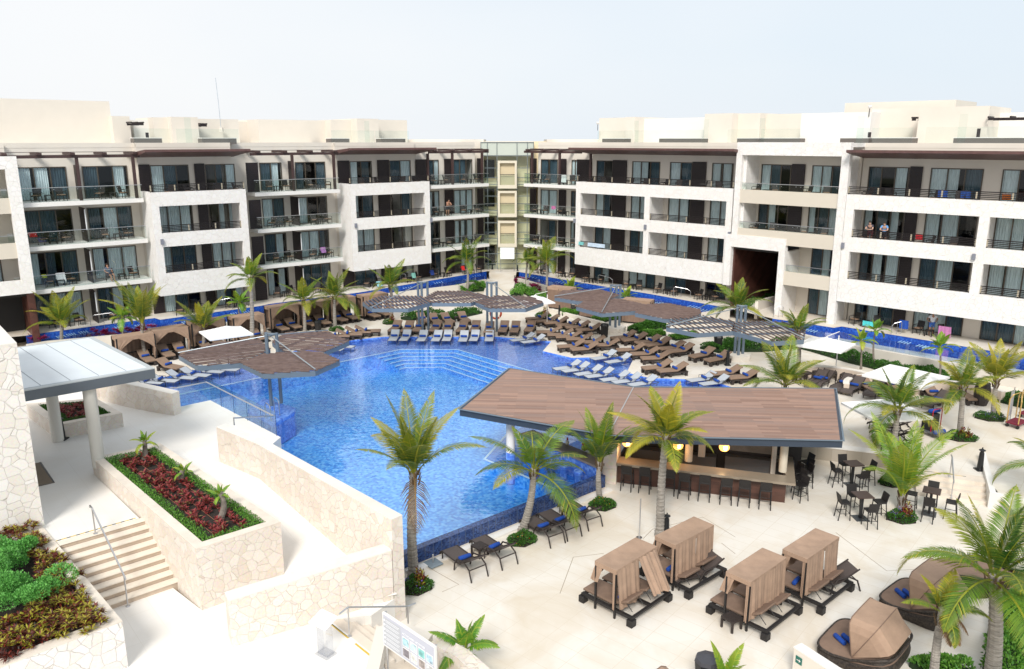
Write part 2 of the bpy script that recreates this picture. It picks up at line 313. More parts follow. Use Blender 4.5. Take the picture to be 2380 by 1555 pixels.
    def obj(s,name,m,parent=None,smooth=False,bevel=0):
        me=s.mesh(name,m,smooth)
        o=bpy.data.objects.new(name,me); COL.objects.link(o)
        if parent: o.parent=parent
        if bevel:
            b=o.modifiers.new('bevel','BEVEL'); b.width=bevel; b.segments=2; b.limit_method='ANGLE'
        return o
def tag(o,label,cat,group=None):
    o['label']=label; o['category']=cat
    if len(label.split())>16: print('LONG',label)
    if group: o['group']=group
    return o
def struct(o): o['kind']='structure'; return o
def stuff(o,label,cat): tag(o,label,cat); o['kind']='stuff'; return o
def empty(name,label,cat,loc=(0,0,0),rz=0,group=None):
    o=bpy.data.objects.new(name,None); COL.objects.link(o); o.location=loc; o.rotation_euler=(0,0,rz); o.empty_display_size=.3
    tag(o,label,cat,group); return o
class Kind:   # one kind of thing: parts as shared meshes
    def __init__(s,name): s.name=name; s.parts=[]
    def part(s,name,mb,m,smooth=False,bevel=0,kids=(),label=None):
        s.parts.append((name,mb.mesh(name,m,smooth),bevel,[(k[0],k[1].mesh(k[0],k[2],len(k)>3 and k[3])) for k in kids],label)); return s
    def put(s,loc,rz,label,cat,group=None,scale=1,skip=()):
        r=empty(s.name,label,cat,loc,rz,group); r.scale=(scale,)*3
        for n,me,bv,kids,lb in s.parts:
            if n in skip: continue
            o=bpy.data.objects.new(n,me); COL.objects.link(o); o.parent=r
            if lb: o['label']=lb
            if bv: b=o.modifiers.new('bevel','BEVEL'); b.width=bv; b.segments=2; b.limit_method='ANGLE'
            for kn,km in kids:
                k=bpy.data.objects.new(kn,km); COL.objects.link(k); k.parent=o
        return r
ORD=['first','second','third','fourth','fifth','sixth','seventh','eighth','ninth','tenth','eleventh','twelfth','thirteenth','fourteenth']
def flat(poly,z=None):
    return [Vector((p[0],p[1],p[2] if z is None else z)) for p in poly]
def sheet(name,outer,holes,z,m,parent=None):
    loops=[flat(outer,z)]+[flat(h,z) for h in holes]
    vs=[v for l in loops for v in l]; fs=[]
    for t in tessellate_polygon(loops):
        a,b,c=[vs[i] for i in t]
        fs.append(t if (b-a).cross(c-a).z>0 else tuple(reversed(t)))
    mb=MB(); mb.add(vs,fs); return mb.obj(name,m,parent)
# ================================================================== SETTING
def PP(l,z=0): return [P(x,y,z) for x,y in l]
rnd=random.Random(7)
# pool outline
shore=PP([(330,886),(401,872),(443,861),(824,789.5),(894,782.5),(1152,782.5),(1280.6,793.3),(1261,815.8),(1328,831.5),(1400,830),(1462,828),(1470,837),(1456,865.6),(1509,878.5),(1589,881),(1666.6,889),(1703,900.5)])
barW=PP([(1276,1048),(1390,1098.5)])           # counter wall facing the pool
near0=P(925,1283,-.05); near1=P(1395,1100,-.05)
barback=Vector((5.2,39.2,0))
poolpoly=shore+[barback,barW[0],barW[1],near1,near0,Vector((-6,22,0)),Vector((-20,33,0))]
plazaR=[P(1834.7,1032.4),P(1961,1047.9),P(2082.6,1062),P(2126.5,1094.3),P(2299.5,1117.6),P(2330,1160),P(2400,1235,0),Vector((40,24,0)),Vector((40,2,0)),Vector((-45,2,0)),Vector((-45,30,0)),Vector((-22,36,0))]
hole=shore+plazaR
# terrace / lazy pool outlines (z .9)
TZ=.9
Lin=PP([(60,780),(98,774),(359,739),(372,743),(604,711),(628,706),(834.5,679.7),(1000,652),(1129,630.7)],TZ)
Lout=PP([(60,800),(110,792),(439,762),(604,738),(829,690),(1060,662),(1126,648.7)],TZ)
Rin1=PP([(1207,632),(1340,655),(1510,683),(1679.5,713.3)],TZ)
Rout1=PP([(1207,646),(1302.6,672),(1436.8,692.6),(1627.9,726.2),(1690,717)],TZ)
Rin2=PP([(1796,740.3),(1937.5,761.4),(1955.6,758.4),(2379,827.7),(2440,838)],TZ)
Rout2=PP([(1762.8,752),(1871,776.5),(1955.6,796),(2199.5,839.7),(2379,868),(2440,880)],TZ)
lakeL=Lin+list(reversed(Lout)); lakeR1=Rin1+list(reversed(Rout1)); lakeR2=Rin2+list(reversed(Rout2))
struct(sheet('sea',[(-3000,60),(3000,60),(3000,4000),(-3000,4000)],[],-3.2,mat('sea',(.05,.16,.2),.2)))
struct(sheet('ground',[(-400,-100),(400,-100),(400,300),(-400,300)],[],-2.2,mat('rough ground',(.12,.13,.06),.9,noise=.4,nscale=.5)))
struct(sheet('pool_deck',[(-60,-5),(60,-5),(60,110),(-60,110)],[flat(hole)],0,DECK))
struct(sheet('plaza',[(-12,2),(45,2),(45,40),(14,40),(8,39.6),(5.2,39.2),(barW[0].x+.1,barW[0].y+.1),(barW[1].x,barW[1].y),(near1.x+.05,near1.y+.05),(near0.x+.2,near0.y-.1),(-6,23)],[],-.6,DECK))
# pool shell: shelf, basin, steps
shelfE=PP([(300,940),(412,917),(603.7,877.4),(792,840.3),(931.3,811.4),(1064,811.9),(1204,852.7),(1520,945)],-.3)
shelfpoly=[Vector((-22,36,0))]+shore+[Vector((9,39,0))]+list(reversed(shelfE))
struct(sheet('pool_shelf',shelfpoly,[],-.3,TILES))
struct(sheet('pool_floor',[(-24,20),(12,20),(12,60),(-24,60)],[],-1.35,TILE))
mb=MB(); mb.wall(shelfE,.05,-1.35,-.302,-1); struct(mb.obj('pool_shelf_side',TILE))
mb=MB(); mb.wall(shore+[barback],.06,-.6,-.004,1); struct(mb.obj('pool_rim',TILES))
def offs(pts,d):
    o=[]
    for i in range(len(pts)):
        a=pts[max(i-1,0)]; b=pts[min(i+1,len(pts)-1)]; t=(b-a); t.z=0; t.normalize(); o.append(pts[i]+Vector((t.y,-t.x,0))*d)
    return o
stl=[P(861,826,-.3),P(931.3,811.4,-.3),P(1064,811.9,-.3),P(1204,852.7,-.3),P(1330,890,-.3)]
mbn=MB(); mbs=MB()
for k in range(6):
    l=offs(stl,.42*k); l[0]=l[1]+(l[0]-l[1])*(1-.13*k)
    z=-.3-.16*k
    if k: mbs.wall(offs(l,-.44),.44,-1.34,z,-1)
    mbn.wall(l,.07,z-.02,z+.012,-1)
struct(mbs.obj('pool_steps',TILE)); struct(mbn.obj('pool_step_nosings',NOSE))
mb=MB(); mb.wall(shelfE[:5],.10,-.31,-.285,-1); struct(mb.obj('pool_shelf_nosing',NOSE))
# swim-up ledge
led=PP([(1180,1010),(1128.4,1066.5),(1291,1135.5)],-.75)
struct(sheet('swim_up_ledge',[led[0]+Vector((2,3,0)),led[0],led[1],led[2],Vector((4.2,33.4,0)),Vector((4.5,37,0))],[],-.75,mat_tiles('ledge mosaic',(.02,.12,.55),(.03,.18,.66),(.05,.27,.76),9)))
mb=MB(); mb.wall(led,.12,-.76,-.735,-1); struct(mb.obj('swim_up_ledge_nosing',NOSE))
mb=MB(); mb.wall(led,.05,-1.35,-.752,-1); struct(mb.obj('swim_up_ledge_side',TILE))
struct(sheet('pool_water',poolpoly,[],-.07,WATER))
# infinity edge wall
mb=MB(); mb.wall([near0+Vector((-1.2,-1.03,0)),near0,near1],.30,-.72,-.045,-1); struct(mb.obj('infinity_edge_wall',TILEB))
mb=MB(); e0=near0+Vector((.3,-.42,0)); e1=near1+Vector((.3,-.42,0)); mb.wall([e0,e1],.28,-.61,-.52,-1); struct(mb.obj('infinity_edge_kerb',WHITE))
# upper terraces with lazy pools
bigL=[Vector((-62,62,0)),Vector((-58,100,0)),Vector((0,100,0))]
struct(sheet('room_terrace',[Vector((-80,30,0)),Vector((-80,110,0)),Vector((0,110,0)),P(1168,628,TZ)]+list(reversed(Lin)),[],TZ,DECK))
struct(sheet('room_terrace_right',[P(1168,628,TZ),Vector((0,110,0)),Vector((90,110,0)),Vector((90,30,0))]+list(reversed(Rin2))+list(reversed(Rin1)),[],TZ-.006,DECK))
for nm,i_,o_ in (('lazy_pool',Lin,Lout),('lazy_pool_right',Rin1,Rout1),('lazy_pool_far_right',Rin2,Rout2)):
    poly=i_+list(reversed(o_))
    struct(sheet(nm+'_floor',poly,[],-.1,TILEL)); struct(sheet(nm+'_water',poly,[],TZ-.22,WATERL))
    mb=MB(); mb.wall(i_,.08,-.1,TZ-.012,-1); mb.wall(o_,.02,-.1,TZ-.05,1); struct(mb.obj(nm+'_rim',TILEL))
    mb=MB(); mb.wall(i_[::-1],.02,TZ-.13,TZ-.011,-1)
    mb=MB(); mb.wall(o_,.3,-.3,TZ+.004,-1); struct(mb.obj(nm+'_wall',mat('cream pool wall',(.60,.56,.50),.8,noise=.05,nscale=1)))
mb=MB()
# submerged bench / step nosings of the lazy pools (pale bars)
def bars(cx,cy,n,dx,dy,lx,ly,z=TZ-.25):
    for k in range(n):
        a=P(cx+dx*k,cy+dy*k,z); b=P(cx+dx*k+lx,cy+dy*k+ly,z); mb.wall([a,b],.07,z-.02,z+.01,1)
for c in (z5(500,825),z5(590,805),z5(700,785),z5(1020,735),z5(1210,725),z5(1630,695),z5(2060,610),z5(2180,600),z6(40,540),z6(250,510),z6(780,450),z6(1280,380),z6(1560,335),z6(1900,270)):
    bars(c[0],c[1],4,5.6,-.9,6,4)
for c in (z7(360,275),z7(620,325),z7(1480,510),z7(1560,520),z7(1810,545),z7(1900,575),z8(490,600),z8(680,650),z8(1400,740),z8(1540,770),z8(1590,785)):
    bars(c[0],c[1],4,7,1.3,-9,3.5)
struct(mb.obj('lazy_pool_step_nosings',NOSE))
# centre walkway sloping down from the glass tower
wl=[P(1137,632,TZ),P(1200,632,TZ),P(1190,692,.01),P(1120,692,.01)]
mb=MB(); mb.add([wl[3],wl[2],wl[1],wl[0]],[(0,1,2,3)]); mb.add([(wl[0].x,wl[0].y,TZ+.01),(wl[1].x,wl[1].y,TZ+.01),(wl[1].x+.5,96,TZ+.01),(wl[0].x-.5,96,TZ+.01)],[(0,1,2,3)])
struct(mb.obj('centre_walkway',DECK))
# ================================================================== HOTEL WINGS
FL=[.9,4.0,7.08,10.15]; TOPZ=14.22
class Sec:
    def __init__(s,A,B,wd=2.35):
        s.A=Vector((A[0],A[1],0)); s.B=Vector((B[0],B[1],0)); s.t=(s.B-s.A).normalized(); s.n=Vector((s.t.y,-s.t.x,0)); s.L=(s.B-s.A).length; s.wd=wd
        s.M=Matrix(((s.t.x,s.n.x,0,s.A.x),(s.t.y,s.n.y,0,s.A.y),(0,0,1,0),(0,0,0,1)))
    def w(s,u,d,z): return s.M@Vector((u,d,z))
    def u(s,xD,d,z):
        lo,hi=-12,s.L+12
        for _ in range(40):
            m=(lo+hi)/2
            if Q(s.w(m,d,z))[0]<xD: lo=m
            else: hi=m
        return m
    def box(s,mb,u0,u1,d0,d1,z0,z1): mb.box(u0,u1,d0,d1,z0,z1,s.M)
def window(b,S,u0,u1,z0,seed,n=None):
    r=random.Random(seed); h=2.38; n=n or max(2,round((u1-u0)/.95)); d=-S.wd
    fr=MB(); t=.07
    S.box(fr,u0,u1,d-.02,d+.05,z0+h-t,z0+h); S.box(fr,u0,u1,d-.02,d+.05,z0,z0+t*.6)
    S.box(fr,u0,u0+t,d-.02,d+.05,z0+t*.6,z0+h-t); S.box(fr,u1-t,u1,d-.02,d+.05,z0+t*.6,z0+h-t)
    pw=(u1-u0)/n
    for k in range(1,n): S.box(fr,u0+k*pw-t*.6,u0+k*pw+t*.6,d-.02,d+.045,z0+t*.6,z0+h-t)
    f=fr.obj('window',FRAME,b)
    g=MB(); g.add([S.w(u0+t,d+.0,z0+.04),S.w(u1-t,d+.0,z0+.04),S.w(u1-t,d+.0,z0+h-t),S.w(u0+t,d+.0,z0+h-t)],[(0,1,2,3)]); g.obj('pane',WGLASS,f)
    lc=MB(); dc=MB(); pat=[0]*n
    for k in range(n): pat[k]=r.choice([0,1,1,0,1,2]) if n!=4 else [[1,0,0,1],[0,1,1,0],[1,0,1,0],[0,1,0,1],[1,0,2,1],[0,1,1,1]][seed%6][k]
    for k in range(n):
        if pat[k]==2: continue
        a=u0+k*pw; b_=a+pw*(1 if r.random()<.7 else r.uniform(.55,.9)); tgt=lc if pat[k] else dc; ph=r.random()*6
        m=14
        def fn(i,j,a=a,b_=b_,ph=ph): 
            uu=a+(b_-a)*i; return S.w(uu,d-.10-.035*math.sin(i*38+ph),z0+.02+j*(h-.05))
        tgt.grid(fn,m*2,1)
    if lc.f: lc.obj('curtain',CURT,f)
    if dc.f: o=dc.obj('curtain',CURT2,f)
    return (u0,u1)
def glass_rail(b,S,u0,u1,z,d=-.06,h=.98,ret=None):
    g=MB(); n=max(1,round((u1-u0)/1.5)); pw=(u1-u0)/n
    for k in range(n): S.box(g,u0+k*pw+.01,u0+(k+1)*pw-.01,d-.012,d,z+.02,z+h)
    if ret is not None:
        S.box(g,ret-.012,ret,-S.wd,d-.02,z+.02,z+h)
    o=g.obj('glass_railing',RGLASS,b)
    t=MB(); S.box(t,u0,u1,d-.03,d+.02,z+h,z+h+.045)
    for k in range(n):
        for q in (.12,.88): S.box(t,u0+(k+q)*pw-.02,u0+(k+q)*pw+.02,d-.04,d+.02,z+h-.14,z+h-.10)
    t.obj('handrail',STEEL,o)
def slat_rail(b,S,u0,u1,z,h=.55,d=.0):
    t=MB(); n=5
    for k in range(n):
        zz=z+.08+(h-.1)*k/(n-1); S.box(t,u0,u1,d-.16,d-.12,zz-.028,zz+.026+(.012 if k==n-1 else 0))
    o=t.obj('slat_railing',RAILM,b)
    m=max(1,round((u1-u0)/2.05))
    for k in range(m+1):
        p=MB(); c=MB(); uu=min(max(u0+(u1-u0)*k/m,u0+.04),u1-.04); S.box(p,uu-.03,uu+.03,d-.19,d-.115,z,z+h)
        for q in range(4):
            zz=z+.10+(h-.1)*q/4; S.box(c,uu-.05,uu+.05,d-.115,d-.085,zz-.0,zz+.075)
            if q: c.box(uu-.01,uu+.01,d-.11,d-.09,zz-.07,zz,S.M)
        p.obj('railing_post',RAILM,o); c.obj('post_spacer',BRASS,o)
def screen(b,S,u0,u1,z0,d0,h=2.45,ang=0):
    # privacy panel: closed shutter swung out from the wall
    m=MB(); dd=-S.wd+.08
    S.box(m,u0,u1,dd,dd+.06,z0+.03,z0+h)
    for k in range(12):
        zz=z0+.15+k*(h-.2)/12; S.box(m,u0+.04,u1-.04,dd+.06,dd+.075,zz,zz+.10)
    o=m.obj('privacy_screen',SCREEN,b)
def fin(b,S,u,z0,h=2.5,ln=None):
    ln=ln or S.wd*.8; m=MB(); S.box(m,u-.03,u+.03,-S.wd+.02,-S.wd+ln,z0+.02,z0+h)
    o=m.obj('privacy_screen',SCREEN,b)
    e=MB(); S.box(e,u-.034,u+.034,-S.wd+ln,-S.wd+ln+.03,z0+.9,z0+h-.1); e.obj('edge_strip',mat('white edge strip',(.75,.75,.75),.5),o)
def canopy_roof(b,S,u0,u1,ou0=0,ou1=0,z=13.45,out=.9):
    m=MB(); lo=z
    # slab with bevelled leading edge
    pr=[(-S.wd-.3,lo-.36),(out-.3,lo+.06),(out,lo+.12),(out,lo+.30),(-S.wd-.3,lo+.02)]
    vs=[]; 
    for u_ in (u0-ou0,u1+ou1):
        for (dd,zz) in pr: vs.append(S.w(u_,dd,zz))
    n=5; fs=[(4,3,2,1,0),(5,6,7,8,9)]+[(i,(i+1)%n,(i+1)%n+n,i+n) for i in range(n)]
    m.add(vs,fs); m.obj('roof_canopy',BROWN2,b)
def pergola_beams(b,S,u0,u1,posts,z=13.2):
    m=MB(); S.box(m,u0,u1,-.28,-.12,z-.02,z+.2)
    n=max(3,round((u1-u0)/1.9))
    for k in range(n):
        uu=u0+.6+(u1-u0-1.0)*k/(n-1); S.box(m,uu-.16,uu+.16,-S.wd,.18,z+.202,z+.36)
    S.box(m,u0,u1,-S.wd*.5,-S.wd*.5+.05,z+.362,z+.40)
    for p in posts: S.box(m,p-.1,p+.1,-.3,-.1,FL[3]+.02,z-.022)
    m.obj('roof_pergola',BROWN,b)
SECS={}
def body(b,S,u0,u1,wins,ext=(0,0),floors=(0,1,2,3),m=CREAM,depth=9,top=TOPZ,z0=0,wx=11.2):
    """wall with real openings, room boxes behind"""
    mb=MB(); dk=MB(); d1=-S.wd; d0=d1-.22; u0-=ext[0]; u1+=ext[1]
    ws=sorted(wins)
    for e0_,e1_ in ((u0,u0+.18),(u1-.18,u1)):
        S.box(mb,e0_,e1_,-S.wd-2.2,-S.wd-.222,min(FL[f] for f in floors),top-.36)
    for fi in range(4):
        za_=FL[fi]; zt=FL[fi+1]-.25 if fi<3 else top-.35
        if fi not in floors: continue
        cur=u0
        for (a,c) in ws:
            if a>cur+.01: S.box(mb,cur,a,d0,d1,za_,zt)
            S.box(mb,max(a,u0),min(c,u1),d0,d1,za_+2.38,zt); cur=c
        if cur<u1: S.box(mb,cur,u1,d0,d1,za_,zt)
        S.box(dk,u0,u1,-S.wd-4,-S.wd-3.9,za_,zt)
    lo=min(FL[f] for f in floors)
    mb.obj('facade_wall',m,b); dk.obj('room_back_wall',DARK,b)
    sl=MB()
    for fi in floors:
        if fi: S.box(sl,u0,u1,-S.wd-5,-S.wd,FL[fi]-.25,FL[fi]-.004)
    S.box(sl,u0,u1,-S.wd-6,-S.wd+.0,top-.35,top-.05)
    sl.obj('floor_slab',m,b)
    pm=MB(); S.box(pm,u0,u1,-S.wd-.3,-S.wd+.02,top-.348,top); pm.obj('parapet',m,b)
    if lo>1: pass
chairs=[]; 
LW=empty('hotel_wing','long white four storey hotel wing with stepped balconies left of the glass tower','hotel building')
RW=empty('hotel_wing','white four storey hotel wing with wide stone framed balconies right of the glass tower','hotel building')
def gbay(b,S,wx,sx,posts,ext=(0,0),u0=0,u1=None,side=None,name='',top=True,slabt=.30,soff=0):
    """glass-railed bay: wins/screens given as photo x at top floor"""
    u1=S.L if u1 is None else u1
    wins=[(S.u(a,-S.wd,11.3),S.u(c,-S.wd,11.3)) for a,c in wx]
    wins=[(max(a,u0-.5),min(c,u1+.3)) for a,c in wins]
    body(b,S,u0,u1,wins,ext)
    sl=MB()
    for fi in (1,2,3): S.box(sl,u0,u1,-S.wd-.004,0,FL[fi]-slabt,FL[fi])
    sl.obj('balcony_slab',WHITE,b)
    for fi in range(4):
        for k,(a,c) in enumerate(wins): window(b,S,a,c,FL[fi],hash((round(a*10),fi,k))%997)
        for x in sx: fin(b,S,S.u(x,-S.wd,11.3),FL[fi],h=2.5,ln=S.wd*(.45 if fi==3 else .72))
        if fi: glass_rail(b,S,u0+.02,u1-.02,FL[fi],ret=(u1-.05 if side=='end' else (u0+.05 if side=='start' else None)))
    if posts is not None: pergola_beams(b,S,u0-.1,u1+.1,[S.u(p,-.2,12) for p in posts])
    return wins
def stonebox(b,S,wx,sx,piers,name='',sidewalls=True,ground=True,canopy=(.3,.3),rail='slat',wd=.95,pt=.55,u0=0,u1=None,z0=2.72,ztop=None,finx=()):
    """projecting stone frame around floors 2 and 3, open loggia above; piers = list of u positions (centre) between bays"""
    u1=S.L if u1 is None else u1
    wins=[(S.u(a,-S.wd,11.3),S.u(c,-S.wd,11.3)) for a,c in wx]; wins=[(max(a,u0-.2),min(c,u1+.2)) for a,c in wins]
    body(b,S,u0+.02,u1-.02,wins)
    st=MB(); th=.32
    for k,(zb_,zt_) in enumerate(((z0,FL[1]+.45),(FL[2]-.6,FL[2]+.45),(FL[3]-.6,FL[3]+.45))):
        S.box(st,u0,u1,-th,0,zb_,zt_)
    def pier(a,c):
        S.box(st,a,c,-th+.002,-.002,FL[1]+.45,FL[2]-.6); S.box(st,a,c,-th+.002,-.002,FL[2]+.45,FL[3]-.6)
    pier(u0,u0+pt); pier(u1-pt,u1)
    for p in piers: pier(p-pt/2,p+pt/2)
    # side cheeks
    S.box(st,u0,u0+.3,-S.wd-.002,-th,z0,FL[3]+.448); S.box(st,u1-.3,u1,-S.wd-.002,-th,z0,FL[3]+.448)
    for p in piers: S.box(st,p-.12,p+.12,-S.wd,-th,FL[1],FL[3]-.3)
    st.obj('stone_frame',STONE,b)
    sl=MB()
    for fi in (1,2,3): S.box(sl,u0+.302,u1-.302,-S.wd-.003,-th-.002,FL[fi]-.3,FL[fi])
    sl.obj('balcony_slab',WHITE,b)
    edges=[u0+.0]+[p for p in piers]+[u1]
    for fi in range(4):
        for k,(a,c) in enumerate(wins): window(b,S,a,c,FL[fi],hash((round(a*10),fi,k,3))%997)
        for x in sx: fin(b,S,S.u(x,-S.wd,11.3),FL[fi],ln=S.wd*.5)
        for x0,x1 in finx: screen(b,S,S.u(x0,-S.wd,11.3),S.u(x1,-S.wd,11.3),FL[fi],0)
        if fi==3: slat_rail(b,S,u0+.05,u1-.05,FL[3]+.45)
        elif fi:
            for i in range(len(edges)-1):
                slat_rail(b,S,edges[i]+(pt if i==0 else pt/2),edges[i+1]-(pt if i==len(edges)-2 else pt/2),FL[fi]+.45)
    if canopy: canopy_roof(b,S,u0,u1,*canopy)
    return wins
A1=Sec((-34.0,55.9),(-27.9,61.0)); A2=Sec((-27.05,60.3),(-21.4,64.9),2.6); A3=Sec((-21.2,66.6+.9),(-15.4,72.3)); A4=Sec((-14.5,72.2),(-7.9,77.5),2.5); A5=Sec((-7.8,78.0),(-2.35,82.5))
B1=Sec((1.2,82.2),(6.0,78.2)); B2=Sec((6.1,76.9),(17.95,65.5),2.4); B3=Sec((17.95,65.2),(24.25,58.6),2.4); B4=Sec((24.3,58.55),(39.5,44.2),2.5)
# flush the sections so neighbours meet: widen start of hidden ones
Wn={}
Wn['A1']=gbay(LW,A1,[(42,157),(193.6,298)],[176],[182,312],(0,1.6),u0=-1.2,side=None)
Wn['A2']=stonebox(LW,A2,[(351,440),(478,558)],[],[],finx=[(324,350),(453,476),(572,600)])
Wn['A3']=gbay(LW,A3,[(604,655),(686,756)],[671],[680,776],(2.2,1.6),u0=-.3)
Wn['A4']=stonebox(LW,A4,[(813,864),(905,954)],[],[],finx=[(784,811),(876,903),(965,992)])
Wn['A5']=gbay(LW,A5,[(994.6,1019),(1053,1096.6)],[],[994,1051,1120],(1.6,0),side='end')
for x0,x1 in ((1031,1051),(1107,1121)):
    for fi in range(4): screen(LW,A5,A5.u(x0,-A5.wd,11.3),A5.u(x1,-A5.wd,11.3),FL[fi],0)
Wn['B1']=gbay(RW,B1,[(1257,1296),(1328,1345)],[],[1236,1300,1372],(0,1.2),side='start',u1=B1.L+.6)
for x0,x1 in ((1233,1248),(1300,1317)):
    for fi in range(4): screen(RW,B1,B1.u(x0,-B1.wd,11.3),B1.u(x1,-B1.wd,11.3),FL[fi],0)
Wn['B2']=stonebox(RW,B2,[(1386,1424),(1468.6,1533),(1556,1608),(1653.7,1703)],[],[B2.u(1503,0,8.8)],finx=[(1342,1375),(1424.5,1457),(1609,1641)])
Wn['B4']=stonebox(RW,B4,[(2015.8,2110),(2159,2281),(2324.5,2450)],[],[B4.u(2275,0,7)],finx=[(2112,2141)],canopy=(0,.3),pt=.6)
# ---- B3: stone portal with glass railed balconies and the tall passage
def portal(b,S):
    u1=S.L; st=MB(); th=.38; f=.5
    ur=u1-.55
    S.box(st,0,f,-th,0,6.02,TOPZ+.04); S.box(st,ur,u1+.05,-th,.03,.9,TOPZ+.04); S.box(st,f,ur,-th,0,TOPZ-.95,TOPZ+.04)
    S.box(st,f,f+.25,-S.wd,-th,7.0,TOPZ-.95); S.box(st,ur,ur+.25,-S.wd,-th,.9,TOPZ-.95)
    S.box(st,0,u1,-S.wd-.3,-th,TOPZ-.3,TOPZ+.0)
    p0=S.u(1699.3,0,6); p1=S.u(1809.5,0,6.0); p2=S.u(1824.5,0,6.0)
    S.box(st,p0-.6,p2,-th,.02,5.95,6.95); S.box(st,p1,p2,-th-.3,.02,.9,5.95); S.box(st,p0-.6,p0,-th,.02,2.7,5.95)
    S.box(st,p2-.25,p2,-S.wd,-th-.3,.9,5.95)
    st.obj('stone_frame',STONE,b)
    sl=MB()
    for fi,a in ((3,f),(2,f),(1,p2)):
        S.box(sl,a+.002,ur-.002,-.5,-.06,FL[fi]-.62,FL[fi]+.42); S.box(sl,a,ur,-S.wd,-.5,FL[fi]-.3,FL[fi])
    sl.obj('balcony_parapet',CREAM2,b)
    wx=[(1768,1837),(1885,1957)]; wins=[(S.u(a,-S.wd,11.3),S.u(c,-S.wd,11.3)) for a,c in wx]
    body(b,S,0.1,u1-.1,wins,floors=(2,3),m=CREAM)
    w2=[(S.u(1884,-S.wd,4.9),S.u(1960,-S.wd,4.9))]
    body(b,S,p2-.1,u1-.1,w2,floors=(0,1),m=CREAM,top=FL[2]-.2)
    for fi in (2,3):
        for k,(a,c) in enumerate(wins): window(b,S,a,c,FL[fi],fi*7+k)
        screen(b,S,S.u(1839,-S.wd,11.3),S.u(1870,-S.wd,11.3),FL[fi],0)
    for fi in (0,1): window(b,S,w2[0][0],w2[0][1],FL[fi],fi+40)
    for fi,a in ((3,f),(2,f),(1,p2)): glass_rail(b,S,a+.05,ur-.05,FL[fi]+.42,h=.5,d=-.2)
    # passage: wood clad side, shade of the depth put into near-black walls
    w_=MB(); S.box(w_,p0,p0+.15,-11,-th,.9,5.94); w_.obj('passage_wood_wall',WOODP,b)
    dk=MB(); S.box(dk,p1+.02,p1+.2,-11,-th-.02,.9,5.94); S.box(dk,p0,p1,-11.2,-11,.0,5.94); S.box(dk,p0,p1,-11,-th-.002,5.72,5.93); dk.obj('passage_shade_wall',mat('shade-black passage wall',(.02,.018,.017),.8),b)
    kb=MB(); kb.wall([S.w(p0+2.6,-.3,0),S.w(p0+1.9,-8,0)],.25,.2,[1.75,1.4],1); kb.obj('passage_planter_wall',CREAM,b)
portal(RW,B3)
# ---- A0: portal at the far left edge with its passage
A0=Sec((-42.0,49.3),(-34.0,56.0),2.4)
A0.A+=A0.n*.75; A0.M=Matrix(((A0.t.x,A0.n.x,0,A0.A.x),(A0.t.y,A0.n.y,0,A0.A.y),(0,0,1,0),(0,0,0,1)))
def portal_left(b,S):
    u1=S.L-.15; st=MB(); th=.4
    S.box(st,u1-.75,u1,-th,0,3.95,13.35); S.box(st,0,u1-.75,-th,-.003,12.5,13.35); S.box(st,0,u1-.75,-th+.01,-.005,3.95,4.9)
    S.box(st,u1-.35,u1,-S.wd-1,-th,3.95,13.34); S.box(st,0,u1,-S.wd-1,-th-.002,13.0,13.33)
    st.obj('stone_frame',STONE,b)
    sl=MB()
    for fi in (2,3): S.box(sl,0,u1-.75,-.5,-.08,FL[fi]-.62,FL[fi]+.42); S.box(sl,0,u1-.4,-S.wd,-.5,FL[fi]-.3,FL[fi])
    sl.obj('balcony_parapet',CREAM2,b)
    wins=[(u1-4.8,u1-1.5)]
    body(b,S,0,u1-.3,wins,floors=(1,2,3))
    for fi in (1,2,3): window(b,S,wins[0][0],wins[0][1],FL[fi],fi+60)
    for fi in (2,3): glass_rail(b,S,.1,u1-.8,FL[fi]+.42,h=.5,d=-.2)
    w_=MB(); S.box(w_,u1-.55,u1-.1,-6,-.05,.3,3.94); w_.obj('passage_wood_wall',mat_planks('passage cladding left',[(.06,.022,.016),(.12,.045,.032),(.045,.018,.013)],.28,1.1,(R(90),0,R(-40)),.4),b)
    dk=MB(); S.box(dk,-3,u1-.56,-2.6,-2.5,.0,3.69); S.box(dk,-3,u1-.56,-2.6,-.41,3.7,3.93); dk.obj('passage_shade_wall',mat('shade-black passage wall',(.02,.018,.017),.8),b)  # near-black sheet set close behind the opening, standing in for the passage shade
portal_left(LW,A0)
# ---- rooftop volumes
def pent(b,S,x0,x1,ytop,d0=-5.5,dep=5,m=CREAM,zb=TOPZ-.1,zx=15.5):
    u0=S.u(x0,d0,zx); u1=S.u(x1,d0,zx); c=S.w((u0+u1)/2,d0,0)
    lo,hi=10,30
    for _ in range(40):
        mid=(lo+hi)/2
        if Q((c.x,c.y,mid))[1]>ytop: lo=mid
        else: hi=mid
    mb=MB(); S.box(mb,u0,u1,d0-dep,d0,zb,lo); mb.obj('rooftop_room',m,b); return u0,u1,lo
for S,l in ((A1,[(-90,260,231,-6,8),(262,303,270,-5,3)]),(A2,[(310,356,279,-7,4),(357,399,273,-5.6,5),(399,461,272,-4.6,6),(461,555,277,-6.5,5)]),(A3,[(556,640,283,-9,5),(600,765,279,-6.5,5)]),(A4,[(769,835,279,-6,4),(830,880,276,-4.8,5),(880,946,279,-6.2,4)])):
    for x0,x1,y,d0,dp in l: pent(LW,S,x0,x1,y,d0,dp,(CREAM if rnd.random()<.6 else WHITE))
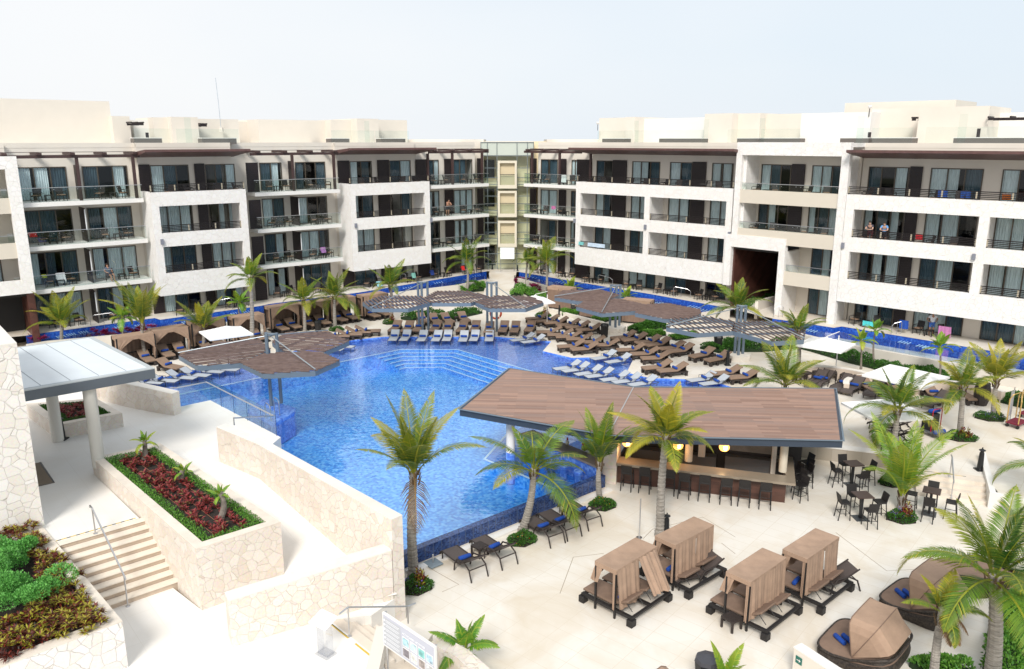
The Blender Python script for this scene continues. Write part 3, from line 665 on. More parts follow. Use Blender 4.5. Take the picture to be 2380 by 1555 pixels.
for S,l in ((B2,[(1392,1455,274,-6,4),(1452,1475,272,-5,5),(1470,1637,275,-6.5,5)]),(B3,[(1636,1700,264,-5,6),(1690,1765,264,-6,6),(1766,1860,265,-7,5)]),(B4,[(1860,2022,262,-5,6),(2022,2150,252,-7,5),(2132,2295,248,-5,6),(2290,2400,262,-8,4),(1958,2214,236,-13,6)])):
    for x0,x1,y,d0,dp in l: pent(RW,S,x0,x1,y,d0,dp,(CREAM if rnd.random()<.7 else WHITE))
# rooftop tubs, glass screens and small pergolas
def tub(b,S,x0,x1,z=TOPZ):
    u0=S.u(x0,-3.2,z); u1=S.u(x1,-3.2,z); m=MB(); S.box(m,u0,u1,-4.2,-3.2,z-.1,z+.33); o=m.obj('hot_tub',mat('grey tub cladding',(.13,.115,.105),.6),b); n=MB(); S.box(n,u0-.03,u1+.03,-4.23,-3.17,z+.331,z+.39); n.obj('tub_rim',WHITE,o)
for S,x0,x1 in ((A2,312,377),(A2,470,550),(A4,769,812),(A4,886,942)): tub(LW,S,x0,x1)
for S,x0,x1 in ((B2,1399,1451),(B2,1531,1631),(B3,1712,1762),(B3,1775,1856),(B4,1951,2016),(B4,2026,2121),(B4,2214,2379)): tub(RW,S,x0,x1)
def rglass(b,S,x0,x1,z=TOPZ,h=1.05):
    u0=S.u(x0,-1.0,z+.5); u1=S.u(x1,-1.0,z+.5); m=MB(); S.box(m,u0,u1,-1.012,-1.0,z,z+h); m.obj('roof_glass_screen',ROOFG,b)
for S,x0,x1 in ((A2,310,395),(A2,410,555),(A4,770,870),(A4,872,950)): rglass(LW,S,x0,x1)
for S,x0,x1 in ((B2,1388,1470),(B2,1475,1635),(B3,1690,1760),(B3,1768,1860),(B4,1990,2020),(B4,2025,2120),(B4,2150,2379)): rglass(RW,S,x0,x1)
for b,S,x in ((LW,A2,438),(LW,A4,853),(RW,B2,1478),(RW,B3,1640),(RW,B3,1770),(RW,B4,1998),(RW,B4,2235)):
    u=S.u(x,-1.6,15); m=MB(); S.box(m,u-.25,u+.25,-1.612,-1.6,TOPZ,TOPZ+1.9); m.obj('roof_glass_screen',ROOFG,b)
def rperg(b,S,x0,x1,z,d=-4.5):
    u0=S.u(x0,d,z); u1=S.u(x1,d,z); m=MB(); S.box(m,u0,u1,d-.02,d,z,z+.16); S.box(m,u0,u1,d-1.4,d-1.38,z,z+.16)
    for k in range(3): uu=u0+(u1-u0)*k/2; S.box(m,uu-.05,uu+.05,d-1.4,d-.02,z+.162,z+.27)
    m.obj('roof_pergola',SCREEN,b)
rperg(LW,A2,306,334,15.55,-4.4); rperg(LW,A2,466,481,15.5,-4.3); rperg(RW,B4,2118,2128,15.8,-4.8); rperg(RW,B4,2295,2400,15.75,-4.6)
for b,S,x0,x1,zz in ((LW,A2,339,346,15.0),(RW,B4,2016,2023,15.0),(RW,B4,2268,2276,15.2)):
    u0=S.u(x0,-4.4,14.6); u1=S.u(x1,-4.4,14.6); m=MB(); S.box(m,u0,u1,-4.42,-4.35,TOPZ,zz); m.obj('roof_shutter',SCREEN,b)
# central link behind the tower
lk=MB(); lk.box(-12,-3.0,86.5,95,TZ,14.5); lk.box(3.7,16,86.5,95,TZ,14.5); lk.obj('link_wall',CREAM,LW)
# wall lamps and roof antenna, cameras
def lampbox(b,S,x,z):
    u=S.u(x,.0,z); m=MB(); S.box(m,u-.1,u+.1,.0,.16,z-.2,z+.2); m.obj('wall_light',mat('grey light fitting',(.20,.21,.25),.5),b)
for b,S,x,z in ((LW,A2,376,6.9),(LW,A4,826,6.9),(LW,A4,1001,6.9),(RW,B2,1336,6.9),(RW,B2,1500,6.9),(RW,B2,1695,6.9),(RW,B4,1959,6.9),(RW,B4,2263,6.9)): lampbox(b,S,x,z)
t=empty('antenna_mast','thin grey antenna mast standing on the left wing roof','antenna',(A2.w(A2.u(522,-5,16),-6,15.4)),0); m=MB(); m.tube([(0,0,0),(-.05,0,2.2),(-.12,0,4.1)],.022,5); m.obj('pole',mat('pale grey mast',(.38,.44,.50),.5),t); m=MB(); m.box(-.15,.15,-.15,.15,-.3,.05); m.obj('base',CREAM,t)
for S,x,z,lb in ((B2,1389,16.1,'white dome camera on the first rooftop room of the right wing'),(B4,2021,16.9,'white dome camera above the rooftop rooms near the right corner')):
    c=empty('security_camera',lb,'camera',S.w(S.u(x,-4.9,z),-4.9,z),0,'rooftop cameras'); m=MB(); m.lathe([(.02,.1),(.13,.08),(.16,0),(.12,-.1),(.03,-.17)],10); m.obj('dome',WHITE,c); m=MB(); m.tube([(0,0,-.75),(0,0,.12),(0,-.0,.12)],.03,5); m.obj('bracket',BLACK,c)
# ================================================================== GLASS TOWER
TW=empty('glass_stair_tower','glazed stair tower with three framed cream balcony boxes between the wings','tower',(0,86,0))
TW.location=(0,0,0)
ty=85.0
def tx(x,z): return (x-CX)/F*((ty)*_c-(z-H)*_s)
m=MB(); m.box(-4.6,5.0,88,88.3,TZ,14.3); m.box(-1.6,2.3,86.4,88,TZ,14.3); 
for z in FL[1:]: m.box(-4.4,4.9,85.4,88,z-.45,z+.1)
m.obj('tower_core',mat('beige core wall',(.78,.68,.48),.8),TW)
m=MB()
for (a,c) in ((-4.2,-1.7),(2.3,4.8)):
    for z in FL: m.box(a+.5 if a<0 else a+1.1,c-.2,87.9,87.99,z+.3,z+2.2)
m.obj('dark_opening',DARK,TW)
m=MB(); xs=[-3.35,-2.55,-1.62,1.78,2.62,3.55] ; xs=[tx(x,9) for x in (1118,1133,1155,1201,1225,1239)]
for x in xs: m.box(x-.035,x+.035,ty-.04,ty+.04,TZ,14.25)
for z in (1.5,2.6,4.2,4.9,5.9,7.2,7.9,8.7,9.9,10.6,11.6,12.85,14.2): m.box(xs[0],xs[-1],ty-.03,ty+.03,z-.035,z+.035)
m.obj('mullion',mat('green grey mullion',(.16,.19,.2),.4),TW)
m=MB(); m.box(xs[0],xs[-1],ty+.045,ty+.06,TZ,12.85); m.obj('glazing',mat_glass('tower glass',(.93,.97,.95),1.35,base=.0),TW)
m=MB(); m.box(xs[0],xs[-1],ty+.03,ty+.055,12.9,14.15); m.obj('frosted_glass_band',mat('frosted green glass',(.50,.54,.48),.15),TW)
m=MB(); m.box(xs[0],xs[-1],ty+.06,88,14.16,14.28); m.obj('tower_roof',CREAM,TW)
bxa,bxb=tx(1157,9),tx(1200.5,9)
for k,(z0,z1) in enumerate(((10.0-.45,12.35),(6.6,9.3),(3.45,6.2))):
    f=MB(); y0,y1=ty-1.2,ty-.05; w_=.22
    f.box(bxa,bxb,y0,y1,z0,z0+.35); f.box(bxa,bxb,y0,y1,z1-w_,z1); f.box(bxa,bxa+w_,y0,y1,z0+.35,z1-w_); f.box(bxb-w_,bxb,y0,y1,z0+.35,z1-w_)
    o=f.obj('balcony_box',mat('cream frame',(.66,.60,.48),.6),TW)
    g=MB(); g.box(bxa+w_,bxb-w_,y0+.2,y0+.212,z0+.35,z0+1.4); g.obj('balcony_glass',RGLASS,o)
    g=MB(); g.box(bxa+w_,bxb-w_,y0+.16,y0+.2,z0+1.4,z0+1.45); g.obj('handrail',RAILM,o)
    g=MB(); g.box(bxa+w_,bxb-w_,y0+.4,y0+.45,z0+.35,z1-w_); g.obj('back_panel',mat('beige back panel',(.60,.50,.33),.7),o)
bd=empty('banner_board','blank white banner on two posts in front of the glass tower','banner',(0,83.5,TZ)); X0,X1=tx(1162.5,3),tx(1195,3)
m=MB(); m.box(X0,X1,-.02,.02,1.35,2.55); m.obj('panel',mat('white vinyl',(.8,.84,.86),.4),bd); 
for x in (X0+.05,X1-.05): m=MB(); m.tube([(x,.04,0),(x,.04,2.6)],.03,6); m.obj('post',STEEL,bd)
for nm,S,pts in (('a',None,((1137,616),(1130,616),(1148,615))),): pass
# ================================================================== FOREGROUND LEFT: terrace, stairs, walls, planters
L1,L0,PZ=1.7,.3,-.6
t40=Vector((math.cos(R(40)),math.sin(R(40)),0)); n40=Vector((.643,-.766,0))
stA=Vector((-14.9,23.5,0)); stB=P(484/1.49474,1800/1.49474,L1); stB.z=0     # top nosing
pc=P(1050*.44043,869.7+1235*.44043,L0)   # planter front corner base
pl_l=P(213,1063,2.4); pl_fl=P(455,1275,2.4); pl_fr=P(652,1213,2.4); pl_bk=P(372,1030,2.4)
wA=Vector((-11.9,30.25,0)); wB=Vector((-9.75,28.55,0)); wC=Vector((-3.72,22.50,0))   # big wall, inner top line
edge=[P(416.8,945.1,L1),P(488.4,930,L1),P(652,1015.8,L1)]
pb=P(560,1052,L1)
# upper terrace block
up=[Vector((-50,20,0)),Vector((-50,48,0)),Vector((-27,47,0)),P(300,880,L1),edge[0],edge[1],edge[2],Vector((edge[2].x-.2,edge[2].y-1.3,0)),wB+Vector((.35,.35,0)),wB,Vector((pl_fr.x,pl_fr.y,0))+ (Vector((pl_bk.x,pl_bk.y,0))-Vector((pl_fr.x,pl_fr.y,0)))*.93,Vector((pl_l.x,pl_l.y,0)),stB,stA,Vector((-19,20,0))]
mb=MB(); mb.prism(up,-1.3,L1-.002); struct(mb.obj('upper_terrace',PATHM))
mb=MB(); mb.wall([edge[1],edge[2],Vector((edge[2].x-.25,edge[2].y-1.45,0))],.06,-1.2,L1-.004,-1)
e=mb.obj('terrace_wall',STONE); tag(e,'stone faced edge of the upper terrace rising from the pool','wall')
# landing and ramp
mb=MB(); mb.prism([Vector((-30,2,0)),Vector((-14,20,0)),stA+n40*2.0,stB+n40*2.2,Vector((pl_fl.x,pl_fl.y,0)),Vector((pl_fr.x,pl_fr.y,0)),Vector((-6.0,24.6,0)),wC,Vector((-4.3,21.6,0)),P(766,1440,L0),P(890,1539,L0),Vector((-2.2,15,0)),Vector((-2.5,2,0))],-.9,L0-.001)
struct(mb.obj('lower_landing',PATHM))
rl=Vector((pl_bk.x,pl_bk.y,0)); rr=Vector((pl_fr.x,pl_fr.y,0))
r0=rr+(rl-rr)*.93; mb=MB()
re=[(wB.x,wB.y,L1),(r0.x,r0.y,L1),(rr.x,rr.y,.55),(-5.4,24.3,.75),(wC.x+.1,wC.y-.05,.5),(-6.2,21.6,.36),(rr.x-.3,rr.y-.8,.32)]
mb.add([re[0],re[1],re[2],re[3]],[(0,1,2,3)]); mb.add([re[3],re[2],re[6],re[5],re[4]],[(0,1,2,3,4)])
struct(mb.obj('ramp',PATHM))
# big wall beside the pool
bw=empty('stone_wall','long tall pale stone wall between the ramp and the pool','wall',(0,0,0))
mb=MB(); mb.wall([wA,wB,wC],.42,-1.3,[3.17,3.12,3.02],1); mb.obj('masonry',STONEF,bw)
mb=MB(); mb.wall([wA,wB,wC],.424,[3.172,3.122,3.022],[3.20,3.15,3.05],1); mb.obj('coping',COPE,bw)
# block beside it
# W3
w3a=P(540,1504,L0); w3b=Vector((-3.74,22.47,0)); w3t=P(530,1400,1.77)
w3d=(w3b-w3a); w3d.z=0; w3d.normalize()
w3=empty('stone_wall','low honey stone wall running in front of the ramp to the tall wall','wall',(0,0,0),0)
mb=MB(); mb.wall([w3a,w3b],.5,-.9,[1.76,1.98],1); mb.obj('masonry',STONEF,w3)
mb=MB(); mb.wall([w3a,w3b],.504,[1.762,1.982],[1.80,2.02],1); mb.obj('coping',COPE,w3)
# end pier of the big wall down to the plaza
# long planter
def planter(name,label,pts,z0,zt,th=.32,soil=-.18,m=STONEF):
    t=empty(name,label,'planter',(0,0,0)); c=[Vector((p[0],p[1],0)) for p in pts]
    ar=sum(c[i].x*c[(i+1)%len(c)].y-c[(i+1)%len(c)].x*c[i].y for i in range(len(c)))
    if ar<0: c.reverse()
    n=len(c); ins=[]
    for i in range(n):
        a=(c[i]-c[i-1]).normalized(); b=(c[(i+1)%n]-c[i]).normalized(); na=Vector((-a.y,a.x,0)); nb=Vector((-b.y,b.x,0)); k=th/(1+na.dot(nb)); ins.append(c[i]+(na+nb)*k)
    def ring(za,zb):
        vs=[]; 
        for z in (za,zb):
            for p in c+ins: vs.append((p.x,p.y,z))
        N2=2*n; fs=[]
        for i in range(n):
            j=(i+1)%n; fs+=[(i,j,j+N2,i+N2),(n+j,n+i,n+i+N2,n+j+N2),(N2+i,N2+j,N2+n+j,N2+n+i),(j,i,n+i,n+j)]
        m_=MB(); m_.add(vs,fs); return m_
    ring(z0,zt-.04).obj('masonry',m,t); ring(zt-.038,zt).obj('coping',COPE2,t)
    s=sheet('soil',ins,[],zt+soil,SOIL,t); return t,ins
pl1,in1=planter('planter_box','long raised stone planter of red bedding plants beside the stairs',[pl_l,pl_fl,pl_fr,pl_bk],-.5,2.4)
q1=P(129,989,2.35); q2=P(284,960,2.35); q3=P(222,925,2.35); q0=P(60,938,2.35)
pl2,in2=planter('planter_box','square raised stone planter behind the entrance canopy columns',[q1,q2,q3,q0],1.0,2.35,.36)
b1=P(284,1442,1.75); b2=P(98,1228,1.75); d12=(b1-b2).normalized(); 
b3=b1-t40*6.0; b4=b2-t40*6
b1_,b2_=Vector((b1.x,b1.y,0)),Vector((b2.x,b2.y,0))
pl3,in3=planter('planter_box','large corner planter of crotons and green shrubs at the lower left',[P(-160,1610,1.75),P(284,1442,1.75),P(98,1222,1.75),P(-200,1260,1.75)],-.6,1.75,.36,-.12,STONET)
# stairs 1
st=empty('stone_steps','wide flight of honey stone steps beside the long planter','steps',(0,0,0)); mb=MB(); n=9; tr=.315
aL=stA+n40*0-t40*.6; bR=stB+t40*.3
for k in range(n):
    o=n40*(tr*k); zt=L1-(L1-L0)/n*(k) -.002; 
    a=aL+o; b=bR+o; c=bR+n40*(tr*(k+1)); d_=aL+n40*(tr*(k+1))
    if k: mb.prism([a,b,c,d_],L0-.2,zt-.0)
    else: mb.prism([a,b,c,d_],L0-.2,zt-.003)
mb.obj('risers',mat('shade-tone honey limestone risers',(.50,.40,.31),.7,noise=.14,nscale=1.3),st)  # same stone darkened: riser shade put into the colour
mb=MB()
for k in range(n):
    o=n40*(tr*k); zt=L1-(L1-L0)/n*k-.002; a=aL+o; b=bR+o; e_=n40*(tr+.035)
    if k==0: a-=n40*.0
    mb.prism([a+n40*.03,b+n40*.03,b+e_,a+e_],zt+.001,zt+.036 if k else zt+.004)
mb.obj('treads',mat('lit-tone honey limestone treads',(.74,.66,.56),.7,noise=.1,nscale=1.3),st)  # lighter copy of the riser stone for the lit tops
HAZ=bpy.data.materials.new('yellow black tape'); HAZ.use_nodes=True; N,L=nodes(HAZ); wv=N.new('ShaderNodeTexWave'); wv.inputs['Scale'].default_value=1.6; wv.bands_direction='DIAGONAL'; tcx=N.new('ShaderNodeTexCoord'); L.new(tcx.outputs['Object'],wv.inputs[0]); rr_=N.new('ShaderNodeValToRGB'); rr_.color_ramp.interpolation='CONSTANT'; rr_.color_ramp.elements[0].color=(.03,.028,.02,1); rr_.color_ramp.elements[1].color=(.62,.42,.05,1); rr_.color_ramp.elements[1].position=.35; L.new(wv.outputs['Fac'],rr_.inputs[0]); L.new(rr_.outputs[0],N['Principled BSDF'].inputs['Base Color'])
mb=MB(); mb.wall([stA+t40*.1-n40*.12,stB-t40*.1-n40*.12],.05,L1,L1+.004,-1); mb.obj('warning_tape',HAZ,st)
def handrail(label,pts,posts,zr,r=.028):
    t=empty('handrail',label,'handrail',(0,0,0)); m=MB(); m.tube(pts,r,8); m.obj('rail',STEEL,t)
    for p,z0,z1 in posts:
        m=MB(); m.tube([(p[0],p[1],z0),(p[0],p[1],z1)],.024,8); m.lathe([(.07,0),(.07,.015),(.03,.03)],10,(p[0],p[1],z0)); m.obj('post',STEEL,t)
ha=P(222,1240,L1); hb=P(296,1398,L0+.16)
handrail('stainless handrail down the middle of the honey stone steps',[ha+n40*-.35+Vector((0,0,.82)),ha+n40*-.3+Vector((0,0,.9)),ha+Vector((0,0,.92)),hb+Vector((0,0,.9)),hb+n40*.15+Vector((0,0,.84))],[((ha.x,ha.y),L1,L1+.91),((hb.x,hb.y),L0,L0+1.05)],0)
mb=MB()
for k in range(4):
    p=P(*zq((790,840,870,915)[k] if 0 else (765,812,857,903)[k],(785,872,963,1052)[k]),L1-.25-.3*k)
# second flight down to the plaza
s0=P(766,1440,L0); s1=P(890,1539,L0); s0.z=s1.z=0; td=(s1-s0).normalized(); nd=Vector((-td.y,td.x,0)); 
if nd.y<0: nd=-nd
st2=empty('stone_steps','short flight of stone steps from the lower landing down to the plaza','steps',(0,0,0)); mb=MB()
for k in range(6):
    a=s0-td*.9+nd*(.32*k); b=s1+td*.1+nd*(.32*k); mb.prism([a,b,b+nd*.32,a+nd*.32],-.9,L0-.15*k-.005)
mb.obj('treads',mat('pale honey steps',(.68,.60,.51),.7,noise=.1,nscale=1.3),st2)
mb=MB(); mb.wall([s0-nd*.12,s0-nd*.12+(s1-s0)*.42],.06,L0,L0+.004,1); mb.wall([s0-nd*.12+(s1-s0)*.55,s1-nd*.12],.06,L0,L0+.004,1); mb.obj('warning_tape',HAZ,st2)
h1=P(812,1478,L0); h2=Vector((h1.x,h1.y,0))+nd*2.1
h2.z=PZ; handrail('stainless handrail over the short steps by the activity board',[h1-nd*.3+Vector((0,0,.86)),h1+Vector((0,0,.95)),Vector((h2.x,h2.y,PZ+.95)),Vector((h2.x,h2.y,PZ+.93))+nd*.3],[((h1.x,h1.y),L0,L0+.94),((h2.x,h2.y),PZ,PZ+.94)],0)
# wall right of the second flight
lw=empty('low_wall','low white capped stone wall behind the activity board','wall',(0,0,0))
g0=P(873,1455,.75); g1=P(1005,1473,.45); g2=P(1010,1530,1.0); g3=P(1150,1590,.6)
mb=MB(); c1=[Vector((g0.x,g0.y,0)),Vector((g0.x+.9,g0.y+.32,0)),Vector((g1.x,g1.y,0))]
mb.wall(c1,.4,-.7,[.75,.62,.45],-1); mb.wall([Vector((g0.x+.02,g0.y-.05,0)),Vector((g0.x+.1,g0.y-4,0))],.35,-.7,.749,1)
mb.obj('masonry',CREAM,lw); mb=MB(); mb.wall([P(1000,1500,.5),P(1060,1530,.5),P(1130,1590,.5)],.45,-.65,[.6,.55,.5],1); mb.obj('side_wall',STONEF,lw)
# tower of stone, far left
TWR=empty('stone_clad_tower','tall white stone clad block at the left edge beside the lobby terrace','building',(0,0,0))
k0=Vector((-15.85,24.69,0)); mb=MB(); u_=-t40; v_=-n40
mb.prism([k0,k0+u_*6,k0+u_*6+v_*7.5,k0+v_*7.5],L0,8.05); mb.obj('stone_cladding',STONET,TWR)
mb=MB(); mb.prism([k0,k0+u_*6,k0+u_*6+v_*7.5,k0+v_*7.5],8.053,8.11); mb.obj('coping',COPE,TWR)
mb=MB(); ws=k0+u_*1.55+n40*.01; mb.prism([ws,ws+u_*1.5,ws+u_*1.5+n40*.05,ws+n40*.05],5.25,5.6); mb.obj('window',mat('blue grey window',(.10,.14,.18),.2),TWR)
# curved stone wall behind canopy
cw=empty('stone_wall','low pale stone wall curving along the terrace towards the glass balustrade','wall',(0,0,0))
c0=[P(200,935,L1),P(233,930,L1),P(300,947,L1),P(350,957,L1),P(405,965.7,L1)]
mb=MB(); mb.wall(c0,.45,.5,[2.9,2.9,2.88,2.85,2.75],1); mb.obj('masonry',STONEF,cw)
mb=MB(); mb.wall(c0,.454,[2.902,2.902,2.882,2.852,2.752],[2.94,2.94,2.92,2.89,2.79],1); mb.obj('coping',COPE,cw)
# glass balustrade over the pool
gb=empty('glass_balustrade','clear glass balustrade with steel rail round the terrace corner above the pool','balustrade',(0,0,0))
ge=[edge[0],edge[1],edge[2]+Vector((0,0,0))]; mb=MB(); rail=[]
def gl(a,b,n):
    for k in range(n):
        p=a+(b-a)*(k/n); q=a+(b-a)*((k+.985)/n); mb.wall([Vector((p.x,p.y,0)),Vector((q.x,q.y,0))],.015,L1-.25,L1+1.08,1)
gl(ge[0],ge[1],2); gl(ge[1],ge[2]+(ge[1]-ge[2])*.05,5); gbo=mb.obj('glass_panel',PGLASS,gb)
ins_=Vector((-.12,-.12,0)); zz=Vector((0,0,1.0)); cr=P(532,990,2.9)
ps=[Vector((ge[0].x-.3,ge[0].y-.1,L1+1.0)),Vector((ge[0].x,ge[0].y-.1,L1+1.0)),Vector((ge[1].x-.05,ge[1].y-.15,L1+1.0)),Vector((ge[2].x-.2,ge[2].y-.05,L1+1.0)),Vector((wA.x+.6,wA.y+.35,3.45)),Vector((wA.x+.6,wA.y+.35,3.15))]
mb=MB(); mb.tube(ps,.03,8); mb.obj('rail',STEEL,gb)
mb=MB()
for k in range(1,6):
    p=ge[1]+(ge[2]-ge[1])*(k/5.2); mb.tube([(p.x-.03,p.y-.03,L1-.2),(p.x-.03,p.y-.03,L1+1.02)],.012,5)
mb.obj('glass_clip',mat('dark blue clip',(.03,.06,.14),.4),gb)
# entrance canopy
cn=empty('entrance_canopy','grey metal flat canopy roof on round cream columns by the stone tower','canopy',(0,0,0))
ca=P(70,905,5.7); cb=P(359.5,855,5.7); cc=P(215,782,5.7); cd=Vector((cc.x-(cb.x-ca.x),cc.y-(cb.y-ca.y),5.7))
pp=[Vector((v.x,v.y,0)) for v in (ca,cb,cc,cd)]; ex=(pp[0]-pp[1]).normalized(); pp[0]+=ex*2.0; pp[3]+=ex*2.0
mb=MB(); mb.prism(pp,5.28,5.66); mb.obj('fascia',mat('grey blue metal fascia',(.105,.125,.15),.45,.2,noise=.06,nscale=1.2),cn,bevel=.01)
def inset(pts,k):
    c=sum(pts,Vector())/len(pts); return [p+(c-p).normalized()*k for p in pts]
mb=MB(); mb.prism(inset(pp,.0),5.662,5.70); mb.obj('edge_trim',mat('light grey trim',(.42,.45,.46),.5),cn)
ip=inset(pp,.34); mb=MB(); mb.prism(ip,5.701,5.715); roof=mb.obj('roof_sheet',mat('pale roof sheet',(.66,.71,.75),.35,noise=.05,nscale=.8),cn)
mb=MB()
for k in range(1,6):
    a=ip[0]+(ip[1]-ip[0])*(k/6+.04); b=ip[3]+(ip[2]-ip[3])*(k/6+.04); mb.wall([a,b],.025,5.7155,5.722,1)
mb.obj('roof_seam',mat('grey seam',(.25,.28,.31),.5),roof)
for (x,y,zb_) in ((228,1066,2.38),(133,1010,2.0)):
    p=P(x,y,zb_); mb=MB(); mb.lathe([(.235,zb_-.3),(.235,5.279)],24,(p.x,p.y,0)); mb.obj('column',mat('cream column',(.66,.63,.57),.6),cn,smooth=False)
# door mat
dm=P(*zq(215,590),L1); mb=MB(); a=Vector((P(*zq(290,572),L1).x,P(*zq(290,572),L1).y,0)); mb.prism([a,a-t40*2.2,a-t40*2.2-n40*2.6,a-n40*2.6],L1,L1+.012); e=mb.obj('door_mat',mat('tan mat',(.22,.17,.12),.9)); tag(e,'tan entrance mat with dark border beside the stone tower','mat')
mb=MB(); mb.wall([a-t40*2.2,a,a-n40*2.6],.07,L1+.012,L1+.018,1); mb.obj('mat_border',BLACK,e)
# ================================================================== PERGOLA CANOPIES
def clip_seg(poly,p,d):
    ts=[]; n=len(poly)
    for i in range(n):
        a=poly[i]; b=poly[(i+1)%n]; e=b-a; den=d.x*e.y-d.y*e.x
        if abs(den)<1e-9: continue
        w_=a-p; t=(w_.x*e.y-w_.y*e.x)/den; s_=(w_.x*d.y-w_.y*d.x)/den
        if 0<=s_<=1: ts.append(t)
    return (min(ts),max(ts)) if len(ts)>=2 else None
def pergola(name,label,hexes,masts,rods,gap=.29,zc=3.0,sl_m=None,fh=.26,thin=False,grp='slatted hexagon canopies over the sun beds'):
    c0=masts[0][0]; t=empty('slatted_pergola',label,'pergola',(c0.x,c0.y,masts[0][1]),0,grp); off=Vector((c0.x,c0.y,masts[0][1]))
    rr=random.Random(hash(len(hexes))%7+3)
    for hi,(pts,sd,z) in enumerate(hexes):
        poly=[Vector((p.x,p.y,0)) for p in pts]
        ar=sum(poly[i].x*poly[(i+1)%len(poly)].y-poly[(i+1)%len(poly)].x*poly[i].y for i in range(len(poly)))
        if ar<0: poly.reverse()
        m=MB(); vs=[]
        cl=poly+[poly[0]]
        for i in range(len(poly)):
            m.wall([cl[i]-off+Vector((0,0,off.z)),cl[i+1]-off+Vector((0,0,off.z))],.09,z-fh-off.z,z-off.z,1)
        # cross beams under the slats
        cen=sum(poly,Vector())/len(poly); d=Vector((math.cos(R(sd)),math.sin(R(sd)),0)); pn=Vector((-d.y,d.x,0))
        for k in (-.55,.55):
            q=clip_seg(poly,cen+d*k*1.2,pn)
            if q: a=cen+d*k*1.2+pn*q[0]; b=cen+d*k*1.2+pn*q[1]; m.wall([a-off,b-off],.08,z-.16-off.z,z-.02-off.z,1)
        fo=m.obj('canopy_frame',BLUEST,t)
        s=MB(); ext=[(v-cen).dot(pn) for v in poly]; k=min(ext)+.12
        while k<max(ext)-.08:
            q=clip_seg(poly,cen+pn*k,d)
            if q and q[1]-q[0]>.3:
                zt=z+.012; dz=rr.uniform(-.012,.012); jit=rr.uniform(-.015,.015)
                wd=.035 if thin else rr.uniform(.09,.13); a=cen+pn*(k+jit)+d*(q[0]-.03)-off; b=cen+pn*(k-jit)+d*(q[1]+.03)-off
                w2=pn*wd/2; tt=(.06 if thin else .045)
                s.add([(a-w2)+Vector((0,0,zt+dz)),(b-w2)+Vector((0,0,zt-dz)),(b+w2)+Vector((0,0,zt-dz)),(a+w2)+Vector((0,0,zt+dz)),(a-w2)+Vector((0,0,zt+dz+tt)),(b-w2)+Vector((0,0,zt-dz+tt)),(b+w2)+Vector((0,0,zt-dz+tt)),(a+w2)+Vector((0,0,zt+dz+tt))],[(0,3,2,1),(4,5,6,7),(0,1,5,4),(1,2,6,5),(2,3,7,6),(3,0,4,7)])
            k+=gap*rr.uniform(.85,1.15)*(.75 if (len(hexes)==3 and hi==0 and masts[0][1]==.05) else 1)
        s.obj('slats',sl_m or SLAT,t)
    for (c,z0,zt,ang,sp) in masts:
        m=MB(); tri=[Vector((math.cos(ang+2*PI*k/3)*sp,math.sin(ang+2*PI*k/3)*sp,0)) for k in range(3)]
        for k in range(3):
            q=c+tri[k]-off; q.z=0; pm=MB(); pm.tube([(q.x,q.y,z0-off.z),(q.x,q.y,zt-off.z)],.095,10); pm.obj('post',BLUEST,t)
        for k in range(3):
            a=c+tri[k]-off; b=c+tri[(k+1)%3]-off; m.tube([(a.x,a.y,zt-.06-off.z),(b.x,b.y,zt-.06-off.z)],.05,6)
        m.obj('post_head',BLUEST,t)
    for a,b in rods:
        m=MB(); m.tube([a-off,b-off],.032,6); m.obj('tie_rod',mat('light tie rod',(.35,.39,.42),.4,.5),t)
    return t
ZC=3.0
def HX(l,z=ZC): return [P(x,y,z) for x,y in l]
hA=HX([(560.1,844.4),(612.4,869.6),(732.5,863),(789.3,838.5),(741.5,817.9),(617.2,821.2)])
hB=HX([(666,772.7),(762.2,772.2),(811.3,793.3),(754.4,817.9),(660,818),(632,795)],ZC-.02)
hC=HX([(414.8,826),(458.4,851.2),(560.1,844.4),(628,812),(600,789),(508,795)],ZC-.04)
mc=P(638,936,.1); mc.z=.1
def V(v,z): return Vector((v.x,v.y,z))
pergola('p','cluster of three brown slatted hexagon canopies on a post in the left of the pool',[(hA,-3,ZC),(hB,-18,ZC-.02),(hC,28,ZC-.04)],[(mc,.05,4.1,.3,.36)],[(V(mc,4.0),V(hC[0],ZC+.12)),(V(mc,4.0),V(hA[2],ZC+.12)),(V(mc,4.0),V(hB[1],ZC+.12))])
m1=P(984,772,0); m2=P(1143,772,0)
hD=HX([(842.2,703),(864.2,717.2),(948,717.2),(1001,703),(979,688.8),(886,687.5)]); hE=HX([(984.2,692.6),(1004.9,704.3),(1094,704.3),(1136.6,690),(1092.7,677.1),(1015,677.1)],3.02); hF=HX([(1104.3,703),(1136.6,717.2),(1221.2,717.2),(1263,703),(1235.4,690),(1152,687.5)])
pergola('p','row of three slatted hexagon canopies on two posts behind the white sling loungers',[(hD,-68,3.0),(hE,-60,3.02),(hF,-55,3.0)],[(m1,0,3.95,.5,.42),(m2,0,3.92,.5,.42)],[(V(m1,3.85),V(hD[1],3.12)),(V(m2,3.85),V(hF[2],3.12))])
m3=P(1428,768,0)
hG=HX([(1288.3,691.3),(1307.7,675.9),(1395.5,674),(1438,686.2),(1410,699),(1343.9,700.4)],3.02); hH=HX([(1338.7,713.3),(1398,728.8),(1476.8,723.1),(1504,709.4),(1439.4,695.2),(1362,697.8)],3.0); hI=HX([(1475.5,727.5),(1545.3,741.7),(1600,740),(1629,729),(1625.3,719.7),(1550,705.5),(1499,708)],2.98)
